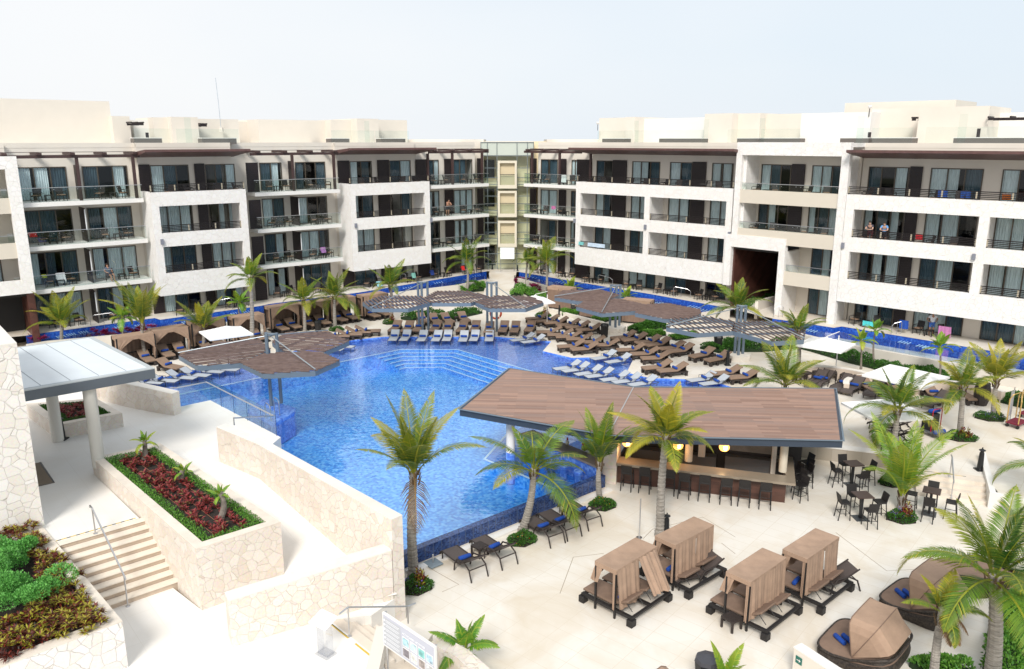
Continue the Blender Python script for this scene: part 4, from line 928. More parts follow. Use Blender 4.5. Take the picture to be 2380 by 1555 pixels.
pergola('p','group of three slatted hexagon canopies over the cabanas right of the centre walkway',[(hG,-10,3.02),(hH,-12,3.0),(hI,-14,2.98)],[(m3,0,3.6,.5,.42)],[(V(m3,3.5),V(hH[1],3.12)),(V(m3,3.5),V(hG[0],3.12))],gap=.24)
m4=P(1715,834,0)
hJ=HX([(1547.8,761),(1620,775.2),(1704,770),(1707.9,746.8),(1627.9,733.9),(1563.3,736.5)],3.0); hK=HX([(1699.6,769),(1793,794.5),(1868,790),(1872,765),(1841,749.4),(1769,746.4),(1705.6,749.4)],3.0)
pergola('p','pair of open slatted canopies with thin upright slats above the right garden',[(hJ,-78,3.0),(hK,-78,3.0)],[(m4,0,3.7,.2,.30)],[(V(m4,3.6),V(hJ[0],3.1)),(V(m4,3.6),V(hK[2],3.1))],gap=.36,thin=True)
# tiled platform with ladder under the first cluster
pf=empty('tiled_platform','small blue tiled platform in the pool under the slatted pergola','platform',(0,0,0)); a=P(654,948,.03); b=P(655,1000,.03)
pfp=[P(607,960,.03),P(1010/1.0 if 0 else 590,945,.03),P(616,925,.03),P(660,945,.03),P(652,960,.03)]
m=MB(); m.prism([P(575,952,.03),P(612,925,.03),P(686,948,.03),P(683,958,.03),P(636,985,.03)],-1.3,.03); m.obj('tiled_block',TILES,pf)
for (ax,ay) in ((608,975),(628,962)):
    a=P(ax+12,ay-2,.03); m=MB(); dn=Vector((.55,-.6,0)).normalized(); m.tube([a-dn*.1,a-dn*.1+Vector((0,0,.75)),a+dn*.05+Vector((0,0,.9)),a+dn*.4+Vector((0,0,.85)),a+dn*.5+Vector((0,0,.7)),a+dn*.5+Vector((0,0,-.7))],.028,7); m.obj('ladder_rail',STEEL,pf)
# ================================================================== BAR
BAR=empty('poolside_bar','open bar pavilion under a wide angular plank roof between pool and plaza','bar pavilion',(0,0,0)); ZR=2.35
rf=PP([(1068,950),(1183,856),(1473,899),(1942,903),(1958,1023),(1416,1011)],ZR); rp_=[Vector((p.x,p.y,0)) for p in rf]
cen=sum(rp_,Vector())/6
m=MB(); m.prism(rp_,ZR-.34,ZR-.02); o=m.obj('roof_fascia',mat('dark blue grey fascia',(.035,.05,.075),.45),BAR)
m=MB(); m.wall(rp_+[rp_[0]],.10,ZR-.018,ZR+.01,1 if 1 else -1); m.obj('roof_trim',mat('grey blue roof trim',(.13,.17,.21),.45),BAR)
m=MB(); m.prism(inset(rp_,.11),ZR-.0179,ZR+.002); m.obj('roof_boards',ROOFW,BAR)
m=MB(); m.wall([rp_[5]+Vector((0,.1,0)),P(1473,900,ZR)*1],.05,ZR+.003,ZR+.02,1); m.obj('roof_seam',mat('silver roof seam',(.5,.5,.5),.4,.6),BAR)
cf0=P(1432.9,1121,PZ); cf1=P(1822.9,1168.4,PZ); cf0.z=cf1.z=0; ct=(cf1-cf0).normalized(); cn_=Vector((ct.y,-ct.x,0))   # outward to plaza
m=MB(); pil=[cf0-ct*.62+cn_*.22,cf0+cn_*.22,cf0-cn_*.9,cf0-ct*.62-cn_*.9]; m.prism(pil,PZ,ZR-.341); m.obj('stone_pier',mat_stone('pier stone',(.72,.64,.55),(.62,.53,.44),1.2,.01),BAR)
m=MB(); m.wall([cf0,cf1,cf1-cn_*2.6],.12,PZ,.36,1); m.obj('counter_front',BARW,BAR)
m=MB(); m.wall([cf0+cn_*.35,cf1+cn_*.35+ct*.35,cf1-cn_*3.0+ct*.35],.85,.362,.47,1); m.obj('counter_top',mat('taupe stone counter',(.27,.22,.165),.35,noise=.06,nscale=3),BAR)
for x,y in (((1120,200)),((1740,270))):
    p=P(*z9(x,y),.47); m=MB(); m.lathe([(.17,.471),(.17,ZR-.341)],20,(p.x+ct.x*.0,p.y+.18,0)); m.obj('column',mat('cream bar column',(.62,.55,.44),.6),BAR)
# pool side counter and column
bw0=V(barW[0],0); bw1=V(barW[1],0); bt=(bw1-bw0).normalized(); bn=Vector((bt.y,-bt.x,0))
m=MB(); m.wall([bw0-bt*2,bw1],.15,-1.3,.24,1); m.obj('pool_side_wall',TILES,BAR)
m=MB(); m.wall([bw0-bt*2-bn*-.0+bn*.12,bw1+bn*.12],.8,.242,.34,1); m.obj('pool_counter_top',mat('taupe stone counter',(.27,.22,.165),.35),BAR)
p=P(1186,1066,-.1); m=MB(); m.lathe([(.2,.25),(.2,ZR-.341)],20,(p.x,p.y,0)); c=m.obj('column',WHITE,BAR); m=MB(); m.lathe([(.215,-1.3),(.215,.249)],20,(p.x,p.y,0)); m.obj('tiled_base',TILES,c)
# interior: back bar
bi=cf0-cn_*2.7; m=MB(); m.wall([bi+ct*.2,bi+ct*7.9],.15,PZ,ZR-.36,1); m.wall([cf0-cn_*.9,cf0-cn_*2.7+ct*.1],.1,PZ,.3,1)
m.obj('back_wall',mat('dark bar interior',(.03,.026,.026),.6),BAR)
m=MB(); m.wall([bi+ct*.3+cn_*.2,bi+ct*4.2+cn_*.2],.5,PZ,.30,-1); m.wall([bi+ct*4.6+cn_*.1,bi+ct*7.6+cn_*.1],.4,PZ,.35,-1); m.obj('back_counter',mat('steel grey cabinet',(.16,.165,.175),.35,.4),BAR)
m=MB()
for z in (.75,1.15): m.wall([bi+ct*.3+cn_*.1,bi+ct*4.4+cn_*.1],.28,z,z+.035,-1)
m.obj('shelf',mat('dark shelf',(.05,.035,.03),.5),BAR)
m=MB(); m.wall([bi+ct*4.5+cn_*.05,bi+ct*6.6+cn_*.05],.04,.5,1.9,-1); m.obj('cool_room_panel',mat('grey back panel',(.24,.23,.21),.6,noise=.2,nscale=2),BAR)
m=MB(); m.wall([bi+ct*6.6+cn_*.2,bi+ct*6.8+cn_*.2],.6,PZ,1.98,-1); m.wall([bi+ct*3.4+cn_*.3,bi+ct*3.7+cn_*.3],.5,.3,1.5,-1); m.obj('interior_pillar',CREAM,BAR)
# bottles (each its own) on the back bar shelf
bk=Kind('bottle'); m=MB(); m.lathe([(.04,0),(.04,.17),(.015,.23),(.015,.30)],8); bk.part('glass',m,mat('brown glass',(.10,.04,.015),.15)); 
bk2=Kind('bottle'); bk2.part('glass',m,mat('clear glass bottle',(.35,.40,.42),.1))
for k in range(16):
    q=bi+ct*(.6+.24*k)+cn_*.22; (bk if k%3 else bk2).put((q.x,q.y,.785 if k%2 else 1.185),0,'small bottle standing on the shelves behind the bar counter','bottle','bottles on the back bar shelves')
# pendant lamps
LAMPM=mat_emit('glowing lamp shade',(1.0,.40,.09),1.6); LAMPC=mat_emit('bright lamp core',(1.0,.72,.30),4)
for i,(x,y) in enumerate(((715,65),(1047,85),(1350,95))):
    q=P(*z9(x,y),1.45); 
    m=MB(); m.lathe([(.06,.17),(.16,.13),(.225,.02),(.21,-.08),(.14,-.16),(.05,-.18)],18)
    pl=bpy.data.lights.new('lamp_light','POINT'); pl.energy=6; pl.color=(1,.62,.28); pl.shadow_soft_size=.12; plo=bpy.data.objects.new('lamp_light',pl); COL.objects.link(plo); plo.location=(q.x,q.y+.1,1.05)
    l=empty('pendant_lamp',ORD[i]+' glowing woven globe lamp from the left hanging over the bar counter','lamp',(q.x,q.y,1.42),0,'woven globe lamps over the bar')
    m.obj('lamp_shade',LAMPM,l,smooth=True); m2_=MB(); m2_.lathe([(.02,.12),(.10,.08),(.115,0),(.09,-.08),(.02,-.11)],12,(0,-.13,0)); m2_.obj('bulb_glow',LAMPC,l,smooth=True); m3_=MB(); m3_.tube([(0,0,.17),(0,0,.51)],.01,4); m3_.obj('cord',BLACK,l)
# things on the counters
fd=empty('fruit_display','carved watermelon with open red mouth on the pool side counter','fruit display',(P(1358,1047,.35).x,P(1358,1047,.35).y,.34)); m=MB(); m.lathe([(.03,0),(.13,.06),(.16,.17),(.12,.28),(.06,.31)],14); m.obj('rind',mat('melon green stripes',(.30,.42,.06),.5,noise=.5,nscale=14),fd); m=MB(); m.lathe([(.02,.29),(.10,.31),(.08,.37),(.02,.39)],10,(-.04,-.03,0)); m.obj('red_flesh',mat('melon red',(.55,.03,.03),.5),fd)
fd=empty('fruit_display','white carved fruit with red crest on the pool side counter','fruit display',(P(1318,1033,.35).x,P(1318,1033,.35).y,.34)); m=MB(); m.lathe([(.05,0),(.09,.05),(.08,.17),(.05,.24)],12); m.obj('body',mat('pale cream fruit',(.7,.66,.5),.6),fd); m=MB(); m.lathe([(.03,.24),(.05,.30),(.01,.38)],8); m.obj('crest',mat('red crest',(.5,.04,.02),.5),fd)
# bar stools
BS=Kind('bar_stool'); m=MB()
m.box(-.21,.21,-.2,.2,.70,.76); BS.part('seat',m,WICK2,bevel=.012)
m=MB(); m.add([(-.21,-.2,.762),(.21,-.2,.762),(.21,-.16,.762),(-.21,-.16,.762),(-.21,-.28,1.10),(.21,-.28,1.10),(.21,-.24,1.10),(-.21,-.24,1.10)],[(0,3,2,1),(4,5,6,7),(0,1,5,4),(1,2,6,5),(2,3,7,6),(3,0,4,7)]); BS.part('backrest',m,WICK2)
for sx in (-1,1):
    for sy in (-1,1):
        m=MB(); m.tube([(.19*sx,.17*sy,.70),(.21*sx,.22*sy if sy>0 else -.26,0)],.022,5); BS.part('leg',m,WICK2)
m=MB(); 
for (a,b) in (((-.2,.2,.28),(.2,.2,.28)),((-.2,-.22,.34),(.2,-.22,.34)),((-.2,-.22,.3),(-.2,.2,.3)),((.2,-.22,.3),(.2,.2,.3))): m.tube([a,b],.014,4)
BS.part('footrest',m,RAILM)
ang=math.atan2(-cn_.y,-cn_.x)-PI/2
for i,(x,y) in enumerate(((716,385),(832,398),(990,412),(1092,436),(1222,452),(1362,472),(1484,486),(1620,504))):
    p=P(*z9(x,y),PZ); BS.put((p.x,p.y+.15,PZ),ang+R((i*37)%11-5),ORD[i]+' dark wicker bar stool from the left along the bar front','bar stool','bar stools along the counter front',1.12)
for i,(x,y,dz) in enumerate(((1795,240,0),(1800,215,0),(1805,300,0),(1812,360,0),(1835,405,0),(1845,450,0))):
    p=P(*z9(x,y),PZ) if i>2 else cf1+ct*(.9+.05*i)-cn_*(1.9+.62*i)
    nm=['rearmost dark stool tucked beside the right end of the bar','dark stool one before the rearmost at the bar right end','dark stool third from the rear at the bar right end','dark stool fourth from the rear at the bar right end','dark stool second from the front at the bar right end','frontmost dark stool at the right end of the bar'][ (2,1,0,3,4,5)[i]]
    BS.put((p.x,p.y,PZ),PI/2+R(12+i*3),nm,'bar stool','bar stools at the bar right end')
# submerged pool stools
for i,(x,y) in enumerate(((1115,960),(1265,1000),(1425,1065))):
    p=P(*zp(x,y),-.1); t=empty('pool_stool',ORD[i]+' round blue tiled stool from the left standing in the water by the bar','pool stool',(p.x,p.y,-.75),0,'tiled stools of the swim-up bar'); m=MB(); m.lathe([(.17,0),(.17,.66),(.21,.67),(.21,.76)],16); m.obj('tiled_drum',TILES,t)
# high tables
HT_=Kind('high_table'); m=MB(); m.box(-.33,.33,-.33,.33,1.02,1.06); HT_.part('table_top',m,mat('brown table top',(.065,.04,.034),.4)); m=MB(); m.box(-.05,.05,-.05,.05,.03,1.02); HT_.part('leg',m,BLACK); m=MB(); m.box(-.27,.27,-.27,.27,0,.03); HT_.part('base_plate',m,mat('grey base plate',(.10,.11,.12),.4,.4))
HT_2=[((490,355),8,'left rear'),((548,575),4,'left front'),((1000,545),-32,'right')]
for i,((x,y),a,nm) in enumerate(HT_2):
    p=P(*zc_(x,y),PZ); HT_.put((p.x,p.y+.1,PZ),R(a),'square high bar table, %s one of the three'%nm,'table','high tables on the plaza')
    for k,(dx,dy,w_) in enumerate(((-.72,.05,'left'),(.75,.0,'right'),(0,.68,'far'),(0,-.72,'near'))):
        v=Matrix.Rotation(R(a),3,'Z')@Vector((dx,dy,0)); BS.put((p.x+v.x,p.y+.1+v.y,PZ),R(a)+math.atan2(-dy,-dx)-PI/2,'high wicker chair on the %s side of the %s high table'%(w_,nm),'bar chair','high wicker chairs round the plaza tables')
# retaining wall + right stairs
rw=empty('retaining_wall','pale limestone retaining wall curving behind the high tables','wall',(0,0,0)); rwp=[V(P(1780,1024,0),0),V(plazaR[0],0),V(plazaR[1],0),V(plazaR[2],0),V(P(2126.5,1076,0),0)]
m=MB(); m.wall(rwp,.35,PZ-.1,.05,1); m.obj('masonry',mat_tiles('limestone blocks',(.36,.315,.255),(.41,.36,.30),(.45,.40,.335),1.6,(.31,.27,.22),.7,jw=.02),rw)
m=MB(); m.wall(rwp,.5,.052,.11,1); m.obj('coping',WHITE,rw)
sr0=V(P(2126.5,1094,0),0); sr1=V(P(2299.5,1117.6,0),0); sd=(sr1-sr0).normalized(); sn=Vector((sd.y,-sd.x,0)); s3=empty('stone_steps','broad stone steps from the plaza up to the right pool deck','steps',(0,0,0)); m=MB()
for k in range(4): m.prism([sr0+sn*(.33*k-.4 if k==0 else .33*k),sr1+sn*(.33*k-.4 if k==0 else .33*k),sr1+sn*.33*(k+1),sr0+sn*.33*(k+1)],PZ-.1,.006-.15*k)
m.obj('treads',mat('pale honey steps',(.68,.60,.51),.7),s3); m=MB(); m.wall([sr0+sd*.2+sn*-.1,sr1-sd*.9+sn*-.1],.04,.007,.011,1); m.obj('warning_tape',HAZ,s3)
e_=empty('low_wall','white low wall along the right side of the broad steps','wall',(0,0,0)); m=MB(); m.wall([V(P(2288,1066,0),0),sr1+sn*1.5,sr1+sn*1.6+Vector((1.5,-.9,0))],.25,PZ-.1,[.3,.12,.0],-1); m.obj('masonry',WHITE,e_)
ph=P(2206,1108,0); handrail('stainless handrail on the broad steps by the high tables',[Vector((ph.x,ph.y,.9))-sn*.35,Vector((ph.x,ph.y,.92)),Vector((ph.x,ph.y,.32))+sn*1.2,Vector((ph.x,ph.y,.25))+sn*1.3],[((ph.x,ph.y),0,.9),((ph.x+sn.x*1.15,ph.y+sn.y*1.15),PZ+.1,.34)],0)
# ================================================================== LOUNGERS
def slab_mesh(m,w_,pts,th):   # extruded ribbon across width w along (y,z) pts
    n=len(pts); vs=[]
    for y,z in pts: vs+=[(-w_/2,y,z),(w_/2,y,z)]
    for y,z in pts: vs+=[(-w_/2,y,z-th),(w_/2,y,z-th)]
    fs=[]
    for i in range(n-1):
        a=2*i; b=2*n+2*i; fs+=[(a,a+1,a+3,a+2),(b,b+2,b+3,b+1),(a,a+2,b+2,b),(a+1,b+1,b+3,a+3)]
    fs+=[(0,2*n,2*n+1,1),(2*n-2,2*n-1,4*n-1,4*n-2)]; m.add(vs,fs); return m
CL=Kind('cushioned_lounger')   # origin at foot end, y towards head
m=MB(); slab_mesh(m,.68,[(0,.40),(.06,.43),(1.15,.43),(1.25,.46),(1.86,.80),(1.93,.80)],.10); CL.part('cushion',m,CUSH,bevel=.025)
m=MB(); m.box(-.34,.34,.05,1.9,.22,.30); CL.part('frame',m,WICK)
for sx in (-1,1):
    for y in (.05,.62,1.72):
        m=MB(); m.box(sx*.34-(.16 if sx>0 else 0),sx*.34+(0 if sx>0 else .16),y,y+.16,0,.22); CL.part('leg',m,WICK)
m=MB(); m.box(-.3,.3,1.72,1.76,.30,.62); CL.part('backrest_support',m,WICK)
SLG=Kind('sling_lounger')
m=MB(); slab_mesh(m,.62,[(0,.40),(1.22,.40),(1.85,.80)],.025); SLG.part('sling',m,SLING)
m=MB()
for sx in (-1,1): m.tube([(sx*.33,-.02,.385),(sx*.33,1.9,.385)],.02,5); m.tube([(sx*.33,1.22,.39),(sx*.33,1.86,.79)],.018,5)
m.tube([(-.33,-.02,.385),(.33,-.02,.385)],.02,5); m.tube([(-.33,1.9,.385),(.33,1.9,.385)],.02,5); SLG.part('frame',m,SLFR)
for sx in (-1,1):
    for y in (.08,1.75): m=MB(); m.tube([(sx*.33,y,.385),(sx*.33,y,0)],.02,5); SLG.part('leg',m,SLFR)
m=MB(); 
for sx in (-1,1): m=MB(); m.tube([(sx*.36,1.0,.40),(sx*.36,1.0,.56),(sx*.36,1.45,.56)],.018,5); SLG.part('armrest',m,SLFR)
WL=Kind('wicker_lounger')
m=MB(); slab_mesh(m,.66,[(-.02,.24),(.02,.34),(.12,.39),(1.15,.37),(1.28,.40),(1.92,.80)],.05); WL.part('seat',m,WSURF)
m=MB()
for sx in (-1,1): m.tube([(sx*.34,0,.22),(sx*.34,.03,.33),(sx*.34,.14,.385),(sx*.34,1.2,.37),(sx*.34,1.96,.83)],.028,6)
WL.part('frame',m,WICK)
for sx in (-1,1):
    m=MB(); m.tube([(sx*.35,.95,.0),(sx*.36,1.0,.30),(sx*.36,1.15,.52),(sx*.36,1.55,.60),(sx*.36,1.90,.42),(sx*.36,2.05,0)],.030,6); WL.part('arm_leg',m,WICK)
    m=MB(); m.tube([(sx*.32,.15,.37),(sx*.32,.12,0)],.026,5); WL.part('leg',m,WICK)
m=MB(); m.tube([(-.35,1.9,.4),(.35,1.9,.4)],.022,5); m.tube([(-.35,1.05,.34),(.35,1.05,.34)],.022,5); WL.part('crossbar',m,WICK)
TW_=Kind('towel'); m=MB(); m.tube([(-.23,0,.075),(-.22,0,.075),(0,0,.075),(.22,0,.075),(.23,0,.075)],[.055,.075,.078,.075,.055],12); TW_.part('rolled_towel',m,TOWEL,smooth=True); 
def towel_on(x,y,z,rz,lb,sc=1,dy=1.12,dz=.44):
    c,s=math.cos(rz),math.sin(rz); TW_.put((x-s*dy*sc,y+c*dy*sc,z+dz*sc),rz+R(rnd.uniform(-6,6)),lb,'towel','rolled blue towels on the loungers',1.05)
STB=Kind('side_table'); m=MB(); m.box(-.24,.24,-.24,.24,.34,.40); STB.part('table_top',m,WICK)
for sx in (-1,1):
    for sy in (-1,1): m=MB(); m.box(sx*.24-(.06 if sx>0 else 0),sx*.24+(0 if sx>0 else .06),sy*.24-(.06 if sy>0 else 0),sy*.24+(0 if sy>0 else .06),0,.34); STB.part('leg',m,WICK)
def row(K,pts,cf,z,adj,cat,rowd,short,zf=.35,az=None,tow=True,group=None,sc=1.0,dy=1.12,dz=.44,zh=.78,jit=2.5,fromw='from the left'):
    pr=[(P(*cf(a,b),z+zf),P(*cf(c,d_),z+zh)) for a,b,c,d_ in pts]
    if az is None:
        v=sum(((h-f).normalized() for f,h in pr),Vector()); az=math.atan2(v.y,v.x)-PI/2
    for i,(f,h) in enumerate(pr):
        rz=az+R(rnd.uniform(-jit,jit)); o=ORD[i] if len(pr)>1 else ''
        lb=('%s %s %s %s'%(o,adj,fromw if len(pr)>1 else '',rowd)).replace('  ',' ').strip()
        K.put((f.x,f.y,z),rz,lb,cat,group or short,sc)
        if tow: towel_on(f.x,f.y,z,rz,('blue towel, %s %s %s'%(o,'lounger '+fromw if len(pr)>1 else 'lounger',rowd)).replace('  ',' '),sc,dy,dz)
    return az
def side(cf,x,y,z,rz,lb): p=P(*cf(x,y),z+.38); STB.put((p.x,p.y,z),rz,lb,'side table','dark side tables among the loungers')
slg=dict(adj='white sling lounger',cat='sun lounger')
row(SLG,[(1195,868,1225,775),(1292,868,1322,772),(1448,872,1470,775),(1580,872,1608,775),(1680,870,1703,775),(1828,875,1850,775),(1922,870,1940,775),(2065,872,2078,775)],z6,-.3,rowd='along the far pool edge',short='white loungers along the far pool edge',**slg)
row(SLG,[(195,868,365,795),(290,885,460,812)],z7,-.3,rowd='in the shallow water by the deck corner',short='white loungers by the deck corner',**slg)
row(SLG,[(925,1035,1100,955),(1050,1065,1225,980)],z7,-.3,rowd='in the blue water notch of the right deck',short='white loungers in the water notch',**slg)
row(SLG,[(580,1125,780,1035),(660,1145,855,1060),(775,1175,975,1085),(868,1195,1070,1110),(1005,1225,1200,1140),(1112,1245,1300,1165),(1260,1270,1420,1195)],z7,-.3,rowd='in the water behind the bar roof',short='white loungers behind the bar roof',**slg)
row(SLG,[(1790,1230,1945,1150),(1900,1262,2085,1182)],z7,-.3,rowd='in the water tip right of the bar roof',short='white loungers right of the palm',**slg)
row(SLG,[(230,455,150,350),(400,435,240,310),(620,400,460,270),(780,370,590,290),(950,325,860,250),(1130,300,1050,250)],zs,-.3,rowd='in the shallows by the left shore',short='white loungers by the left shore',**slg)
row(SLG,[(750,950,650,885),(850,925,760,870)],z6,-.3,rowd='beside the left slatted canopies',short='white loungers beside the left canopies',tow=False,**slg)
br=dict(adj='brown cushioned lounger',cat='sun lounger')
row(CL,[(1192,778,1218,708),(1307,782,1322,712),(1405,778,1410,712),(1560,778,1570,715),(1672,780,1680,720),(1805,780,1818,718),(1927,780,1940,718),(2058,790,2070,720),(2185,782,2187,715),(2290,785,2295,720)],z6,0,rowd='in the row behind the white loungers',short='brown loungers behind the white ones',**br)
row(CL,[(345,778,355,718)],z7,0,rowd='ending the row behind the white loungers',short='brown loungers behind the white ones',**br)
row(CL,[(1500,700,1470,635),(1615,705,1575,628),(1730,700,1680,622),(1875,690,1820,605)],z6,0,rowd='beside the green hedge under the centre canopies',short='brown loungers beside the hedge',**br)
row(CL,[(820,820,700,775),(930,805,790,755),(1010,785,880,738),(1095,775,975,725)],z6,0,rowd='near the left canopies by the far shore',short='brown loungers near the left canopies',**br)
row(CL,[(330,670,485,612),(418,692,590,635),(495,708,660,648),(600,725,765,668),(685,745,850,690),(785,770,960,712)],z7,0,rowd='in the back row behind the life ring',short='brown loungers in the back row',**br)
row(CL,[(420,788,575,735),(520,812,690,760),(595,830,780,775),(690,850,880,798),(800,880,960,825),(920,905,1075,842)],z7,0,rowd='in the second row behind the life ring',short='brown loungers in the second row',**br)
row(CL,[(615,920,800,855),(735,945,925,880)],z7,0,rowd='on the deck point between the water notches',short='brown loungers on the deck point',**br)
row(CL,[(1100,845,1270,775),(1195,862,1370,790),(1320,885,1485,818),(1410,908,1585,835),(1530,940,1700,870),(1610,965,1800,890)],z7,0,rowd='in the row right of the black bin',short='brown loungers right of the bin',**br)
row(CL,[(1145,950,1300,890),(1270,985,1435,925),(1365,1025,1570,965)],z7,0,rowd='in the slanting row above the white slings',short='brown loungers above the white slings',**br)
row(CL,[(1380,1115,1570,1035),(1520,1140,1735,1065)],z7,0,rowd='at the water edge left of the leafy palm',short='brown loungers left of the leafy palm',**br)
row(CL,[(1815,1010,2000,925),(1955,1045,2140,950)],z7,0,rowd='in front of the second black bin',short='brown loungers by the second bin',**br)
row(CL,[(2000,1165,2190,1100),(2150,1200,2330,1120)],z7,0,rowd='beside the water tip right of the bar roof',short='brown loungers by the water tip',**br)
row(CL,[(440,275,280,165)],zs,0,rowd='alone on the deck beside the left white slings',short='single lounger',**br)
dk_=dict(adj='dark wicker lounger',cat='sun lounger',dz=.40)
row(WL,[(690,1070,760,945),(740,1070,865,970),(890,1105,980,1000),(975,1125,1095,1015),(1150,1150,1260,1050)],z8,0,rowd='behind the right end of the bar roof',short='dark loungers behind the bar roof',**dk_)
row(WL,[(1595,1230,1710,1145)],z8,0,rowd='by the towel cart on the right deck',short='single dark lounger',**dk_)
row(WL,[(1140,1290,1420,1300),(1165,1355,1430,1370),(1185,1420,1450,1430),(1210,1490,1470,1510)],z8,0,rowd='of the tight line left of the towel cart',short='dark loungers in a tight line',tow=False,jit=1,fromw='from the back',**dk_)
row(WL,[(1235,760,1450,835),(1425,690,1640,760)],za,PZ,rowd='by the grey parasol base on the plaza',short='dark loungers by the infinity edge',jit=1,**dk_)
row(WL,[(50,560,270,620),(160,520,370,580),(300,460,500,520)],z9,PZ,rowd='between the two palm beds at the infinity edge',short='dark loungers between the palm beds',jit=1,**dk_)
row(WL,[(1000,955,1170,845)],z9,PZ,rowd='behind the rear left plaza cabana',short='dark loungers behind the cabanas',tow=False,**dk_)
row(WL,[(150,985,280,900)],zc_,PZ,rowd='behind the rear right plaza cabana',short='dark loungers behind the cabanas',tow=False,**dk_)
for cf,x,y,z,rz,lb in ((z9,335,515,PZ,.8,'wicker side table between the loungers near the stone pier of the bar'),(za,1445,745,PZ,.8,'wicker side table between the two loungers by the parasol base'),(z9,1400,1215,PZ,.6,'tall dark side table at the foot of the front right cabana'),(z6,1560,665,0,.2,'dark side table at the left among the loungers by the hedge'),(z6,1785,650,0,.2,'dark side table at the right among the loungers by the hedge'),(z7,640,690,0,-.5,'dark side table in the back lounger row, left one'),(z7,815,735,0,-.5,'dark side table in the back lounger row, right one'),(z7,560,785,0,-.5,'dark side table in the second lounger row, left one'),(z7,760,812,0,-.5,'dark side table in the second lounger row, middle one'),(z7,950,860,0,-.5,'dark side table in the second lounger row, right one'),(z7,790,905,0,-.5,'dark side table between the loungers on the deck point'),(z7,1350,842,0,-.5,'dark side table between loungers just right of the black bin'),(z7,1580,885,0,-.5,'dark side table in the middle of the row right of the bin'),(z7,1285,950,0,-.5,'dark side table above the white slings'),(z7,1590,1098,0,-.5,'dark side table between the loungers left of the leafy palm'),(z7,2000,985,0,-.5,'dark side table in front of the second black bin'),(z7,2195,1165,0,-.5,'dark side table beside the water tip'),(z8,985,965,0,.3,'dark side table under the white parasol pole')): side(cf,x,y,z,rz,lb)
# bins
BN=Kind('waste_bin'); m=MB(); m.lathe([(.20,0),(.23,.05),(.27,.72),(.27,.74)],8); BN.part('body',m,WICK2); m=MB(); m.lathe([(.29,.742),(.29,.80),(.25,.90),(.10,.94)],8); BN.part('lid',m,BLACK)
for cf,x,y,lb,s in ((z7,1033,832,'black lidded bin beside the centre canopy post',1.15),(z7,2053,945,'black lidded bin behind the pair of loungers on the right deck',1.15),(z6,532,785,'black bin among the left cabanas',1.0)):
    p=P(*cf(x,y),0); BN.put((p.x,p.y,0),R(15),lb,'bin',None,s)
p=P(*z8(2010,1235),0); t=empty('wicker_hamper','tall dark wicker towel hamper by the right palm','hamper',(p.x,p.y,0)); m=MB(); m.lathe([(.30,0),(.42,.4),(.42,.9),(.36,1.25)],8); m.obj('body',WICK,t); m=MB(); m.lathe([(.37,1.251),(.37,1.29),(.05,1.31)],8); m.obj('lid',WICK2,t)
# ================================================================== CABANAS
def zk(x,y): return (267.6+x*.25303,635.6+y*.25303)
def zd(x,y): return (1839.8+x*.22656,1237.7+y*.22656)
def z3b(x,y): return (1170.8+x*.16865,602.1+y*.16865)
def drape(m,p0,p1,z0,z1,n=26,amp=.03,out=(0,0),seed=0,slump=0):
    r=random.Random(seed); p0=Vector(p0); p1=Vector(p1); d=(p1-p0); nrm=Vector((-d.y,d.x,0)).normalized(); f=[r.uniform(.6,1.4) for _ in range(n+1)]
    def fn(i,j):
        k=i*n; a=amp*(.75*math.sin(k*1.05+f[0]*9)+.55*math.sin(k*2.35+f[1]*9+j)+.45*math.sin(k*.41+f[2]*9+j*1.5))*(1.25-j*.75); q=p0+d*i+nrm*a+Vector((out[0],out[1],0))*(1-j); return Vector((q.x,q.y,z0+(z1-z0)*j+ (slump*math.sin(i*5)*(1-j))))
    m.grid(fn,n*2,8)
